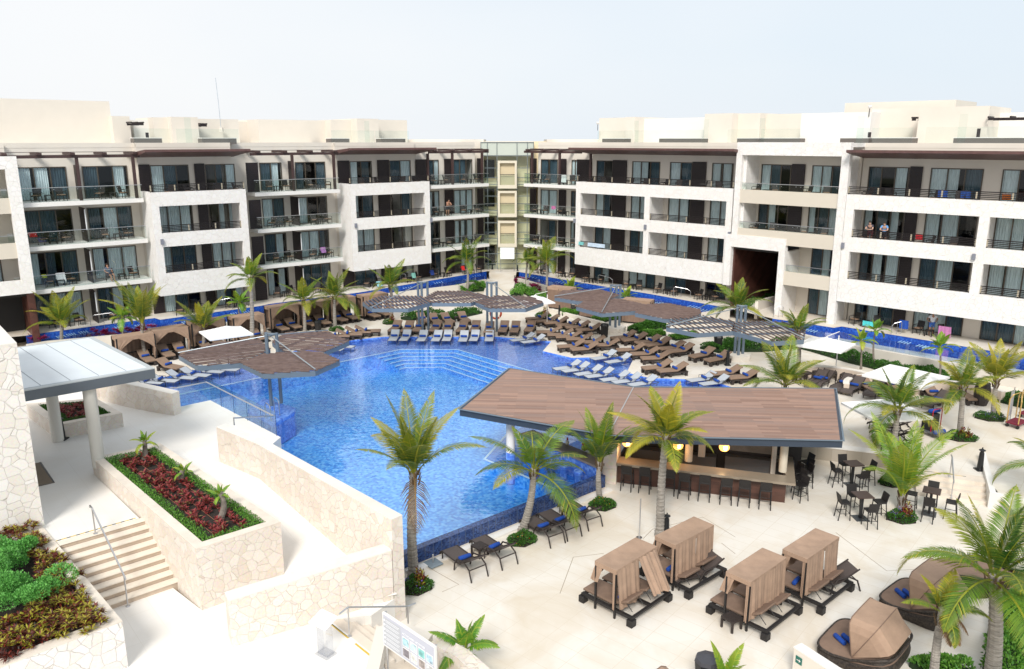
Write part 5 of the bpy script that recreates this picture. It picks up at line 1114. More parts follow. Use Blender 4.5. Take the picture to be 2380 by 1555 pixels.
def plaza_cabana(c,rz,label,seed,swing=False,towels=()):
    t=empty('cabana',label,'cabana',(c[0],c[1],PZ),rz,'taupe covered cabanas on the plaza'); r=random.Random(seed)
    hw,hl=1.02,1.0; 
    f=MB()
    for sx in (-1,1): f.box(sx*hw-.06,sx*hw+.06,-hl-.1,hl,.24,.33)
    for y in (-hl-.1,hl-.12,-.2): f.box(-hw+.06,hw-.06,y,y+.1,.25,.325)
    f.box(-.06,.06,-hl,hl-.02,.25,.322); f.obj('bed_frame',WICK2,t)
    for sx in (-1,1):
        for y in (-hl-.14,hl-.16): m=MB(); m.box(sx*hw-.12,sx*hw+.12,y,y+.22,0,.24); m.obj('leg',WICK2,t,bevel=.01)
    for sx in (-1,1):
        m=MB(); slab_mesh(m,.84,[(hl+.06,.40),(hl-.0,.43),(-.12,.43),(-.22,.46),(-.80,.74+.06*sx*(seed%3-1))],.10); 
        m.v=[(x+sx*.50,y,z) for x,y,z in m.v]; m.obj('cushion',CUSHD,t,bevel=.03)
        m=MB(); m.tube([(sx*.5-.3,-.62,.60),(sx*.5-.3,-.9,.34)],.018,4); m.tube([(sx*.5+.3,-.62,.60),(sx*.5+.3,-.9,.34)],.018,4); m.obj('backrest_support',WICK2,t)
    cw,cl,ch=1.07,.40,1.74
    for sx in (-1,1):
        for sy in (-1,1): m=MB(); m.box(sx*cw-.03-.0,sx*cw+.03,sy*cl-.03,sy*cl+.03,0,ch-.06); m.obj('post',WICK2,t)
    def top(i,j):
        x=-cw-.03+(2*cw+.06)*i; y=-cl-.03+(2*cl+.06)*j; s_=math.sin(PI*i)*math.sin(PI*j); return Vector((x,y,ch-.075*s_+.014*math.sin(i*27+y*9+seed)*s_+.010*math.sin(i*11-y*21)*s_))
    m=MB(); m.grid(top,20,8); m.obj('roof_fabric',FAB,t,smooth=True)
    m=MB()
    for a,b in (((-cw-.03,-cl-.03),(cw+.03,-cl-.03)),((cw+.03,-cl-.03),(cw+.03,cl+.03)),((cw+.03,cl+.03),(-cw-.03,cl+.03)),((-cw-.03,cl+.03),(-cw-.03,-cl-.03))): m.wall([Vector((a[0],a[1],0)),Vector((b[0],b[1],0))],.012,ch-.15,ch+.002,-1)
    m.obj('valance',FAB,t)
    m=MB()
    y=-cl-.045
    if swing: drape(m,(-cw,y,0),(.1,y,0),.30,ch-.05,14,.03,(0,-.12),seed,.03); drape(m,(.08,y-.01,0),(cw,y,0),.48,ch-.05,14,.05,(.05,-.62),seed+1,.04)
    else: drape(m,(-cw,y,0),(.05,y,0),.36,ch-.05,16,.022,(0,-.03),seed,.02); drape(m,(.06,y-.015,0),(cw,y,0),.36,ch-.05,16,.022,(0,-.03),seed+1,.02)
    drape(m,(-cw-.03,-cl,0),(-cw-.03,-cl+.10,0),.3,ch-.05,5,.02,(0,0),seed)
    # tied drape at the far front post
    drape(m,(-cw-.02,cl+.01,0),(-cw-.02,cl-.30,0),1.0,ch-.05,6,.015,(0,.22),seed+3)
    drape(m,(cw,cl+.02,0),(-cw+.1,cl+.02,0),1.25 if swing else .9,ch-.05,16,.02,(.0,0),seed+5)
    m.obj('curtain',FAB,t,smooth=True)
    for i,(tx_,ty_) in enumerate(towels):
        v=Matrix.Rotation(rz,3,'Z')@Vector((tx_,ty_,0)); TW_.put((c[0]+v.x,c[1]+v.y,PZ+.45),rz+R(8+i*10),'rolled blue towel in the %s'%label.split(' with ')[0].replace('brown fabric ',''),'towel','rolled blue towels in the cabanas')
    return t
plaza_cabana((3.78,23.85),R(45),'front left plaza cabana with one curtain swung out',1,True,[(-.45,-.25)])
plaza_cabana((6.05,25.45),R(41),'rear left plaza cabana with closed taupe curtains',2,False,[(-.62,.05)])
plaza_cabana((7.88,23.15),R(43),'front right plaza cabana beside the tall side table',3,False,[(-.5,-.2)])
plaza_cabana((10.15,24.55),R(42),'rear right plaza cabana nearest the high tables',4,False,[(-.62,.1)])
GC=Kind('cabana')   # garden cabana: front towards -y
hw,dp,ch=1.18,1.15,1.95
m=MB(); m.grid(lambda i,j: Vector((-hw+2*hw*i,dp*j,ch-.05*math.sin(PI*i)*math.sin(PI*j))),10,5); m.wall([Vector((-hw,0,0)),Vector((hw,0,0)),Vector((hw,dp,0)),Vector((-hw,dp,0)),Vector((-hw,0,0))],.012,ch-.24,ch+.0,1); GC.part('roof_fabric',m,FAB)
m=MB(); drape(m,(-hw,dp-.02,0),(hw,dp-.02,0),.15,ch-.1,24,.03,seed=3); GC.part('back_curtain',m,CUSHD,smooth=True)
m=MB()
for sx in (-1,1):
    def fn(i,j,sx=sx):
        # front curtain swept aside: from the top edge to the tie at the post
        x=sx*(hw-.02)-sx*(1.05*i)*(j**1.6); return Vector((x,-.02+.03*math.sin(i*19),.95+(ch-.2-.95)*j+(-.15*i*(1-j))))
    m.grid(fn,8,8); drape(m,(sx*hw,-.05,0),(sx*(hw-.16),-.05,0),.30,1.0,5,.04,seed=5)
    drape(m,(sx*hw,0,0),(sx*hw,.35,0),.25,ch-.1,6,.03,seed=7)
GC.part('front_curtain',m,FAB,smooth=True)
for sx in (-1,1):
    for y in (.02,dp-.04): m=MB(); m.box(sx*hw-.04,sx*hw+.04,y-.04,y+.04,0,ch-.05); GC.part('post',m,WICK2)
m=MB(); m.box(-hw+.05,hw-.05,dp-.12,dp-.08,.6,.66); m.box(-hw+.05,hw-.05,-.9,dp-.1,.05,.12); GC.part('frame_rail',m,WICK2)
cabL=[((330,805,235,705),),((500,765,430,655),(660,725,590,640)),((850,680,820,590),(1000,650,950,570)),((1215,620,1170,560),(1385,600,1310,520)),((1560,520,1490,440),(1690,490,1610,420)),((1830,480,1740,400),(1965,455,1870,370)),((2090,440,2000,350),(2230,405,2110,330)),((2400,392,2290,310),(2520,380,2420,300))]
cnm=['first','second','third','fourth','fifth','sixth','seventh','eighth']; pr=[]
for grp_ in cabL:
    for a,b,c,d_ in grp_: pr.append((P(*zk(a,b),.35)-P(*zk(c,d_),.78)).normalized())
fd_=sum(pr,Vector()); az=math.atan2(-fd_.y,-fd_.x)-PI/2; fdir=Vector((math.sin(az),-math.cos(az),0))
acr=Vector((-fdir.y,fdir.x,0))
for i,grp_ in enumerate(cabL):
    fs=[P(*zk(g[0],g[1]),.35) for g in grp_]
    if len(fs)==2:
        mid=(fs[0]+fs[1])/2; fs=[mid-acr*.52,mid+acr*.52]
    else: mid=fs[0]-acr*.5
    for k,f in enumerate(fs):
        lr='left' if k==0 and len(fs)==2 else 'right'
        CL.put((f.x,f.y,0),az,'%s brown cushioned lounger in the %s garden cabana from the left'%(lr,cnm[i]),'sun lounger','brown loungers in the garden cabanas')
        towel_on(f.x,f.y,0,az,'blue towel on the %s lounger of the %s garden cabana from the left'%(lr,cnm[i]))
    q=mid-fdir*1.05; GC.put((q.x,q.y,0),az,'taupe curtained garden cabana by the left lazy pool, %s from the left'%cnm[i],'cabana','garden cabanas along the left lazy pool')
q=P(212,800,0); 
for i,(x,y,a) in enumerate(((840,640,150),(1300,760,150),(1880,830,155))):
    p=P(*z3b(x,y),.3); GC.put((p.x,p.y+.6,0),R(a),'taupe garden cabana seen from behind, %s one under the right canopies'%ORD[i],'cabana','garden cabanas under the right canopies')
# ================================================================== ROUND-BACKED DAYBEDS
def daybed(c,rz,label,seed,tow=True,hood=True):
    t=empty('daybed',label,'daybed',(c.x,c.y,PZ),rz,'big hooded wicker daybeds'); r=random.Random(seed); a=1.12
    pts=[]                                   # rounded square, y+ = foot side
    for k in range(40):
        th=2*PI*k/40; cx_,sy_=math.cos(th),math.sin(th); e=.42; pts.append((math.copysign(abs(cx_)**e,cx_)*a,math.copysign(abs(sy_)**e,sy_)*a))
    def side(i,j):
        x,y=pts[int(round(i*40))%40]; h=.34+.44*max(0,min(1,(.2-y)/1.1)); s_=.90+.10*math.sin(PI*min(1,j*1.1)); return Vector((x*s_,y*s_,h*j))
    m=MB(); m.grid(side,40,6); m.obj('wicker_base',mat_weave,t,smooth=True)
    def top(i,j):
        x,y=pts[int(round(i*40))%40]; q=1-j; s_=.97*q+.0; X,Y=x*s_,y*s_; h=.36+.10*(1-q**8)+(.26*max(0,min(1,(-.1-Y)/.9))); return Vector((X,Y,h))
    m=MB(); m.grid(lambda i,j: top(1-i,j),40,6); m.obj('mattress',CUSHD,t,smooth=True)
    m=MB(); m.tube([(pts[k%40][0]*.98,pts[k%40][1]*.98,.345+.44*max(0,min(1,(.2-pts[k%40][1])/1.1))) for k in range(41)],.04,6); m.obj('wicker_rim',mat_weave,t)
    if hood:
        w_=.94
        def hoop(ang,h=1.12,ins=0):
            o=[]; d=Vector((0,math.cos(ang),math.sin(ang)))
            for (x,k) in ((-w_,0),(-w_,.35),(-w_,.72),(-w_+.06,.90),(-w_+.25,.99),(0,1.0),(w_-.25,.99),(w_-.06,.90),(w_,.72),(w_,.35),(w_,0)): o.append(Vector((x*(1-ins),0,.42))+d*h*k)
            return o
        hs=[hoop(R(80),1.16),hoop(R(117),1.28),hoop(R(153),1.20)]
        m=MB(); vs=[]; nn=11
        for i in range(len(hs)-1):
            for s_ in range(4):
                f_=s_/4; sag=1-.015*math.sin(PI*f_)
                for k in range(nn): q=hs[i][k].lerp(hs[i+1][k],f_); o_=Vector((0,0,.42)); q2=o_+(q-o_)*sag; q2.x=q.x*(1-.03*math.sin(PI*f_)); vs.append(q2)
        vs+=hs[-1]; R_=len(vs)//nn
        m.add(vs,[(i*nn+k,i*nn+k+1,(i+1)*nn+k+1,(i+1)*nn+k) for i in range(R_-1) for k in range(nn-1)])
        ho=m.obj('hood',FAB,t,smooth=False)
        for h_ in hs[:2]: m=MB(); m.tube([p*1.003 for p in h_],.014,5); m.obj('hood_seam',CUSHD,ho)
    if tow:
        for i,(x,y) in enumerate(((-.45,.55),(-.28,.38))):
            v=Matrix.Rotation(rz,3,'Z')@Vector((x,y,0)); TW_.put((c.x+v.x,c.y+v.y,PZ+.45),rz+R(60),('outer','inner')[i]+' rolled blue towel on the mattress of the '+label.split(' hooded')[0]+' daybed','towel','rolled blue towels on the daybeds')
mat_weave=mat_tiles('coarse dark weave',(.012,.009,.008),(.035,.026,.020),(.060,.045,.035),26,None,.6)
n1=P(*zd(600,1290),-.15); n2=P(*zd(1240,800),-.15)
daybed(n1+Vector((.72,.75,0)),R(46),'front hooded brown wicker daybed at the lower right with blue towels',1)
daybed(n2+Vector((.72,.75,0)),R(40),'middle hooded brown wicker daybed behind the thin palm',2)
daybed(P(*zd(1900,420),0)+Vector((.3,.5,0)),R(10),'rear open wicker daybed behind the big right palm',3,False,False)
daybed(P(*zd(2440,560),0)+Vector((.6,.2,0)),R(20),'rightmost wicker daybed cut by the right photo edge',4,False,False)
p=P(1513,1612,PZ+1.2); daybed(Vector((p.x,p.y-.0,0)),R(44),'taupe hooded daybed whose tip shows at the bottom edge',5,False)
p=P(1637,1545,0); t=empty('waste_bin','dark octagonal bin at the bottom edge beside the young palm','bin',(p.x,p.y-.3,PZ)); m=MB(); m.lathe([(.28,0),(.36,.9),(.36,.95)],8); m.obj('body',BLACK,t); m=MB(); m.lathe([(.38,.951),(.34,1.05),(.1,1.1)],8); m.obj('lid',mat('dark grey lid',(.05,.05,.06),.4),t)
# ================================================================== UMBRELLAS
def umbrella(c,z,rz,s,label,pole,h=2.55,side_=False):
    t=empty('parasol',label,'parasol',(c.x,c.y,0),rz,'white square parasols'); m=MB(); n=8
    def fn(i,j):
        x=(i*2-1)*s; y=(j*2-1)*s; rr=max(abs(x),abs(y))/s; sg=.10*abs(math.sin(math.atan2(y,x)*2))*rr; return Vector((x*(1-.04*abs(math.sin(2*math.atan2(y,x)))*0),y,h+.42*(1-rr)-.03*rr+ -.05*rr*(1-abs(x*y)/(s*s))))
    m.grid(fn,12,12); m.obj('canopy',UMB,t)
    m=MB(); m.wall([Vector((-s,-s,0)),Vector((s,-s,0)),Vector((s,s,0)),Vector((-s,s,0)),Vector((-s,-s,0))],.01,h-.13,h-.03,-1); m.obj('valance',UMB,t)
    m=MB(); px,py=pole; m.tube([(px,py,0),(px,py,h+.3 if (px or py) else h+.4)],.035,8); m.obj('pole',WHITE if (px or py) else BLACK,t)
    if px or py: m=MB(); m.tube([(px,py,h-.5),(0,0,h+.45)],.03,6); m.tube([(px,py,h+.55),(0,0,h+.46)],.025,6); m.obj('arm',WHITE,t)
    m=MB(); m.box(px-.35,px+.35,py-.35,py+.35,0,.06); m.obj('base',mat('grey base',(.2,.2,.21),.6),t)
umbrella(P(524,763,2.55),0,R(35),1.35,'white square parasol between the left garden cabanas',(0,0),2.3)
umbrella(P(1243,692,2.5),0,R(20),1.2,'tilting white parasol beside the palm at the centre walkway',(1.2,.4),2.3)
umbrella(P(*z8(820,740),2.5),0,R(50),1.35,'white parasol in front of the right lazy pool',(1.4,-.3),2.3)
umbrella(P(*z8(1440,965),2.5),0,R(40),1.6,'white parasol over the middle curved seat on the right',(0,0),2.2)
umbrella(P(*z8(1290,1205),2.6),0,R(12),1.4,'large white parasol behind the right end of the bar roof',(0,0),2.2)
# closed lime parasol and parasol stand by the big wall
p=P(911,1400,PZ); t=empty('parasol','closed lime green parasol standing behind the end of the tall stone wall','parasol',(p.x+.12,p.y+.35,PZ)); m=MB(); m.lathe([(.02,3.05),(.05,3.0),(.12,2.6),(.14,2.2),(.10,1.5),(.06,1.35)],9); m.obj('folded_canopy',mat('lime canvas',(.32,.36,.10),.9,noise=.15,nscale=6),t); m=MB(); m.tube([(0,0,0),(0,0,3.0)],.025,6); m.obj('pole',mat('wood pole',(.25,.16,.09),.5),t)
t=empty('parasol_stand','dark frame with tan panels leaning beside the tall stone wall','stand',(P(922,1400,PZ).x,P(922,1400,PZ).y,PZ),R(20)); m=MB()
m.box(-.1,.04,-.03,.03,0,1.6); m.box(-.1,.28,-.05,.05,0,.07); m.obj('frame',BLACK,t)
for k in range(4): m=MB(); m.box(-.08,.10,-.05,-.032,.12+k*.38,.34+k*.38); m.obj('panel',mat('tan panel',(.5,.40,.22),.6),t)
p=P(*za(1140,870),PZ); t=empty('parasol_stand','grey square parasol base with short steel tube by the infinity edge','parasol base',(p.x,p.y,PZ),R(40)); m=MB(); m.box(-.27,.27,-.27,.27,.02,.09); m.obj('base_plate',mat('blue grey base',(.20,.245,.28),.5),t,bevel=.03); m=MB(); m.tube([(0,0,.09),(0,0,.40)],.03,8); m.obj('tube',STEEL,t)
p=P(*z9(792,695),PZ); t=empty('steel_pole','bare steel parasol pole standing behind the front left cabana','pole',(p.x,p.y,PZ)); m=MB(); m.tube([(0,0,0),(0,0,1.65)],.025,8); m.obj('tube',STEEL,t); m=MB(); m.lathe([(.12,0),(.12,.03)],12); m.obj('foot',STEEL,t)
# bollard lamps
BL=Kind('bollard_lamp'); m=MB(); m.box(-.19,.19,-.19,.19,0,.05); BL.part('base',m,BLACK); m=MB(); m.lathe([(.15,.05),(.13,.12),(.10,.8),(.09,.84)],14); BL.part('shaft',m,BLACK); m=MB(); m.lathe([(.075,.841),(.075,.93),(.14,.94),(.14,.96),(.06,1.0),(.025,1.03),(.03,1.07),(.01,1.09)],14); BL.part('head',m,BLACK)
for cf,x,y,z,s,lb in ((zl,565,1105,L1,1.0,'black bollard lamp beside the square planter under the entrance canopy'),(zb,1818,862,0,1.0,'black bollard lamp at the top of the broad right steps'),(z9,968,690,PZ,.95,'black bollard lamp behind the rear left cabana beside the palm'),(z7,2140,1085,0,1.0,'black bollard lamp by the pair of loungers on the right deck'),(z6,2098,222,TZ,.6,'small black bollard at the left start of the centre walkway'),(z7,252,235,TZ,.6,'small black bollard at the right start of the centre walkway'),(z6,2065,318,.5,.6,'small black bollard halfway down the walkway left side'),(z7,228,330,.5,.6,'small black bollard halfway down the walkway right side'),(z7,628,630,0,.8,'black bollard lamp near the back lounger row under the right canopies')):
    p=P(*cf(x,y),z); BL.put((p.x,p.y,z),0,lb,'bollard lamp',None,s)
# life ring
p=P(1152,758,0); t=empty('life_ring','orange life ring hanging beside the centre canopy post','life ring',(p.x,p.y,0)); m=MB(); n=24
m.add([((.42+.08*math.cos(2*PI*j/8))*math.cos(2*PI*i/n),.06*math.sin(2*PI*j/8)-.03,1.05+(.42+.08*math.cos(2*PI*j/8))*math.sin(2*PI*i/n)) for i in range(n) for j in range(8)],[(i*8+j,i*8+(j+1)%8,((i+1)%n)*8+(j+1)%8,((i+1)%n)*8+j) for i in range(n) for j in range(8)]); m.obj('ring',mat('orange ring',(.55,.07,.02),.5),t,smooth=True); m=MB(); m.tube([(0,.04,0),(0,.04,1.5)],.03,6); m.obj('stand',BLUEST,t); m=MB()
for k in range(4): a=PI/4+k*PI/2; m.tube([(.42*math.cos(a-.08),-.03,1.05+.42*math.sin(a-.08)),(.42*math.cos(a+.08),-.03,1.05+.42*math.sin(a+.08))],.088,8)
m.obj('white_band',WHITE,t)
# towel cart and luggage carts
p=P(*z8(1655,1480),0); t=empty('towel_cart','dark trolley with red handle carrying blue towels on the right deck','cart',(p.x,p.y,0),R(25))
m=MB(); m.box(-.35,.35,-.6,.6,.22,.30); m.obj('platform',mat('grey platform',(.10,.11,.12),.5),t); m=MB(); m.box(-.3,.3,.05,.6,.302,1.15); m.obj('bag',BLACK,t,bevel=.04); m=MB(); m.tube([(-.33,0,.3),(-.33,0,1.35),(-.28,0,1.45),(.28,0,1.45),(.33,0,1.35),(.33,0,.3)],.025,6); m.obj('handle',mat('red handle',(.35,.01,.03),.4),t)
for x in (-.28,.28):
    for y in (-.5,.5): m=MB(); m.tube([(x-.03,y,.1),(x+.03,y,.1)],.1,10); m.obj('wheel',BLACK,t)
for (dx,dy,z,lb) in ((0,.3,1.155,'upper rolled blue towel on top of the towel trolley'),(0,-.4,.302,'lower rolled blue towel on the platform of the towel trolley')): TW_.put((p.x+dx,p.y+dy,z),R(20),lb,'towel',None,1.4)
for i,(x,y,s) in enumerate(((2285,1400,1.0),(2385,1330,1.0))):
    p=P(*z8(x,y),0); t=empty('luggage_cart',('front','rear')[i]+' brass luggage cart with red carpet base at the right edge','luggage cart',(p.x,p.y,0),R(35),'brass luggage carts'); m=MB(); m.box(-.55,.55,-.32,.32,.22,.28); m.obj('carpet_base',mat('dark red carpet',(.16,.012,.03),.9),t); br_=mat('brass tube',(.62,.42,.16),.25,.9)
    for y2 in (-.28,.28): m=MB(); m.tube([(-.5,y2,.28),(-.5,y2,1.5),(-.35,y2*.6,1.75),(0,0,1.85),(.35,y2*.6,1.75),(.5,y2,1.5),(.5,y2,.28)],.03,7); m.obj('frame_tube',br_,t)
    for x2 in (-.45,.45):
        for y2 in (-.25,.25): m=MB(); m.tube([(x2-.03,y2,.09),(x2+.03,y2,.09)],.09,10); m.obj('wheel',BLACK,t)
p=P(*z8(2212,1400),0); t=empty('notice_board','grey upright notice panel on steel posts beside the luggage carts','sign',(p.x,p.y,0),R(50)); m=MB(); m.box(0,.9,-.02,.02,.5,1.75); m.obj('panel',mat('grey panel',(.30,.31,.33),.5),t)
for x in (0,.9): m=MB(); m.tube([(x,0,0),(x,0,1.9)],.025,6); m.obj('post',STEEL,t)
# pool entry handrails on the lazy pools
def hoop_rail(cf,x0,y0,x1,y1,lb,z=TZ):
    a=P(*cf(x0,y0),z); b=P(*cf(x1,y1),z-.3); t=empty('handrail',lb,'handrail',(a.x,a.y,z),0,'lazy pool entry rails'); m=MB(); v=b-a; m.tube([(0,0,0),(0,0,.8),(v.x*.1,v.y*.1,.92),(v.x*.8,v.y*.8,.78),(v.x,v.y,.6),(v.x,v.y,-.3)],.025,6); m.obj('rail',STEEL,t); m=MB(); m.tube([(v.x*.45,v.y*.45,.84),(v.x*.45,v.y*.45,-.3)],.02,5); m.obj('post',STEEL,t)
hoop_rail(z5,1035,720,822,760,'steel hoop rail at the left end of the left lazy pool'); hoop_rail(z5,2090,580,1930,620,'steel hoop rail by the small palm in the left lazy pool'); hoop_rail(z6,1320,345,1215,370,'steel hoop rail behind the centre left palm'); hoop_rail(z6,1555,290,1615,310,'steel hoop rail near the towel covered chairs'); hoop_rail(z7,710,290,770,315,'steel hoop rail at the far right lazy pool'); hoop_rail(z7,975,355,1105,400,'steel hoop rail behind the right canopies'); hoop_rail(z7,1652,470,1805,510,'steel hoop rail left of the big palm on the right'); hoop_rail(z8,482,560,412,590,'steel hoop rail by the tall passage'); hoop_rail(z8,1395,690,1318,720,'steel hoop rail before the man in white')
# ================================================================== SIGN AND LECTERN
def text(body_,size,m,parent,M,ext=.002):
    cu=bpy.data.curves.new('lettering','FONT'); cu.body=body_; cu.size=size; cu.extrude=ext; cu.align_x='LEFT'; tmp=bpy.data.objects.new('tmp',cu); COL.objects.link(tmp)
    bpy.context.view_layer.update(); dg=bpy.context.evaluated_depsgraph_get(); me=bpy.data.meshes.new_from_object(tmp.evaluated_get(dg)); bpy.data.objects.remove(tmp); me.materials.clear(); me.materials.append(m)
    o=bpy.data.objects.new('lettering',me); COL.objects.link(o); o.parent=parent; o.matrix_local=M; return o
s_h=2.05; TLp=P(890,1421,L0+s_h); 
# the board's top edge is horizontal: find the right end on the same height
TRp=P(1012.6,1502.5,L0+s_h); bx=(TRp-TLp); bwid=bx.length; bx.normalize()
def ang_(v): return math.atan2(v.y,v.x)
SG=empty('activity_board','grey activity board with photo tiles on steel posts at the lower landing','sign board',(TLp.x,TLp.y,L0),ang_(bx))
BH=.98
m=MB(); m.box(0,bwid,-.03,.03,s_h-BH,s_h); m.obj('panel_back',WHITE,SG)
m=MB(); m.box(.04,bwid-.04,-.036,-.0305,s_h-BH+.04,s_h-.04); m.obj('panel_face',mat('lavender grey face',(.46,.47,.54),.4),SG)
m=MB(); m.box(.05,bwid*.36,-.040,-.0365,s_h-BH+.06,s_h-.10); m.obj('schedule_panel',mat('schedule grey',(.42,.43,.46),.4),SG)
TXT=mat('white lettering',(.85,.86,.88),.5); MT=lambda x,z: Matrix.Translation((x,-.042,z))@Matrix.Rotation(PI/2,4,'X')
text('ACTIVIDADES / ACTIVITIES',.075,TXT,SG,MT(bwid*.40,s_h-.24)); 
for k in range(6):
    z=s_h-.18-k*.13; text(str(k+9)+':00',.05,TXT,SG,MT(.07,z-.03)) if False else None
    m=MB(); m.lathe([(.03,0),(.03,.003)],12); 
    me=m.obj('bullet',TXT,SG); me.matrix_local=MT(.10,z)
    for q in range(2): m=MB(); m.box(.15,bwid*.34-.05*q,-.0435,-.0405,z+.014-q*.045,z+.021-q*.045); m.obj('text_line',TXT,SG)
tc_=[(.35,.55,.62),(.45,.60,.66),(.22,.50,.48),(.40,.55,.66),(.20,.18,.20),(.62,.62,.58),(.35,.30,.28),(.5,.5,.5)]
k=0
for ry in range(2):
    for cx2 in range(4):
        x=bwid*(.40+.148*cx2); z=s_h-.30-.31*ry; w_=bwid*.125
        m=MB(); m.box(x,x+w_,-.044,-.0365,z-.26,z); f=m.obj('photo_tile',WHITE,SG); m=MB(); m.box(x+.015,x+w_-.015,-.047,-.0445,z-.24,z-.02); m.obj('picture',mat('tile picture %d'%k,tc_[k],.5,noise=.5,nscale=8),f); k+=1
for x in (.05,bwid-.05): m=MB(); m.tube([(x,.05,-.3),(x,.05,s_h)],.03,8); m.obj('post',STEEL,SG)
ACR=mat_glass('clear acrylic',(.93,.94,.96),1.45,base=.06)
lp=P(757,1519,L0); LT=empty('lectern','clear acrylic lectern with slanted top at the foot of the stone steps','lectern',(lp.x,lp.y,L0),R(-35)); m=MB(); m.box(-.26,.26,-.2,.2,0,.02); m.obj('base',ACR,LT)
m=MB(); m.box(-.2,.2,-.12,-.11,.02,1.0); m.box(-.2,-.19,-.11,.12,.02,1.05); m.box(.19,.2,-.11,.12,.02,1.05); m.obj('column',ACR,LT)
m=MB(); m.add([(-.34,-.26,1.0),(.34,-.26,1.0),(.34,.24,1.16),(-.34,.24,1.16),(-.34,-.26,1.02),(.34,-.26,1.02),(.34,.24,1.18),(-.34,.24,1.18)],[(0,3,2,1),(4,5,6,7),(0,1,5,4),(1,2,6,5),(2,3,7,6),(3,0,4,7)]); m.obj('slanted_top',mat('frosted acrylic',(.74,.75,.79),.3),LT)
m=MB(); m.box(-.14,.14,-.126,-.121,.86,.91); m.obj('name_strip',mat('grey print',(.35,.36,.42),.5),LT)
# white wall with green arrow sign, lower right
ww=empty('low_wall','white capped low wall with small green arrow sign at the bottom edge','wall',(0,0,0)); wa=P(*zd(25,1180),PZ+.95); wb=P(*zd(390,1420),PZ+.95); wv=(wb-wa).normalized()
m=MB(); m.wall([V(wa,0),V(wa,0)+wv*5],.28,PZ-.1,PZ+.93,1); m.obj('masonry',CREAM,ww); m=MB(); m.wall([V(wa,0)-wv*.03,V(wa,0)+wv*5],.34,PZ+.932,PZ+.97,1); m.obj('coping',WHITE,ww)
gs=empty('arrow_sign','small green sign with white arrow on the white low wall','sign',(wa.x+wv.x*.18,wa.y+wv.y*.18,PZ+.55),ang_(wv)); m=MB(); m.box(-.09,.12,-.02,-.004,-.0,.22); m.obj('panel',mat('green sign',(.01,.13,.10),.5),gs); m=MB(); m.add([(-.05,-.024,.10),(.04,-.024,.10),(.04,-.024,.125),(-.05,-.024,.125),(.03,-.024,.06),(.09,-.024,.112),(.03,-.024,.165)],[(0,1,2,3),(4,5,6)]); m.obj('arrow',WHITE,gs)
# ================================================================== BALCONY FURNITURE
CH=Kind('armchair'); m=MB(); m.box(-.25,.25,-.24,.24,.36,.42); CH.part('seat',m,WICK2); m=MB(); m.box(-.22,.22,-.21,.2,.421,.465); CH.part('cushion',m,mat('tan seat pad',(.28,.18,.12),.9))
m=MB(); m.add([(-.25,.2,.42),(.25,.2,.42),(.25,.24,.42),(-.25,.24,.42),(-.25,.33,.92),(.25,.33,.92),(.25,.37,.92),(-.25,.37,.92)],[(0,3,2,1),(4,5,6,7),(0,1,5,4),(1,2,6,5),(2,3,7,6),(3,0,4,7)]); CH.part('backrest',m,WICK2)
for sx in (-1,1):
    m=MB(); m.tube([(sx*.27,-.24,0),(sx*.27,-.25,.62),(sx*.27,-.1,.66),(sx*.27,.28,.64)],.025,5); CH.part('armrest',m,WICK2); m=MB(); m.tube([(sx*.25,.26,0),(sx*.25,.22,.40)],.025,5); CH.part('leg',m,WICK2)
LTB=Kind('low_table'); m=MB(); m.box(-.25,.25,-.25,.25,.40,.45); LTB.part('table_top',m,WICK2)
for sx in (-1,1):
    for sy in (-1,1): m=MB(); m.box(sx*.22-.03,sx*.22+.03,sy*.22-.03,sy*.22+.03,0,.40); LTB.part('leg',m,WICK2)
floorn=['ground floor','first floor','second floor','top floor']
def furnish(S,wins,bay,floors,fr=0,limit=None):
    fa=math.atan2(S.n.y,S.n.x)+PI/2     # chair -y (front) faces outward
    for fi in floors:
        for k,(a,c) in enumerate(wins):
            if limit and (k,fi) not in limit: continue
            if c<.3 or a>S.L: continue
            mid=min(max((a+c)/2,1.0),S.L-1.0) ; wn_=(ORD[k]+' window') if len(wins)>1 else 'window'
            for s_,nm in ((-.78,'left'),(.78,'right')):
                q=S.w(mid+s_+rnd.uniform(-.12,.12),-.95+rnd.uniform(-.25,.2),0); CH.put((q.x,q.y,FL[fi]),fa+R(25*(-1 if s_<0 else 1)*rnd.uniform(.3,2.4)),'%s wicker armchair before the %s, %s, %s'%(nm,wn_,floorn[fi],bay),'armchair','wicker armchairs on the hotel balconies')
            q=S.w(mid+rnd.uniform(-.1,.1),-1.0,0); LTB.put((q.x,q.y,FL[fi]),fa,'low wicker table before the %s, %s, %s'%(wn_,floorn[fi],bay),'low table','low wicker tables on the hotel balconies')
furnish(A1,Wn['A1'],'leftmost glass bay',(0,1,2,3)); furnish(A3,Wn['A3'],'middle left glass bay',(0,1,2,3)); furnish(A5,Wn['A5'],'glass bay left of tower',(0,1,2,3)); furnish(B1,Wn['B1'],'glass bay right of tower',(0,1,2,3))
furnish(A2,Wn['A2'],'nearer left stone frame',(0,3)); furnish(A4,Wn['A4'],'farther left stone frame',(0,3)); furnish(B2,Wn['B2'],'long right stone frame',(0,3)); furnish(B4,Wn['B4'][:2],'nearest right stone frame',(0,2,3)); furnish(B3,[(B3.u(1768,-2.4,11.3),B3.u(1837,-2.4,11.3)),(B3.u(1885,-2.4,11.3),B3.u(1952,-2.4,11.3))],'portal bay',(2,3))
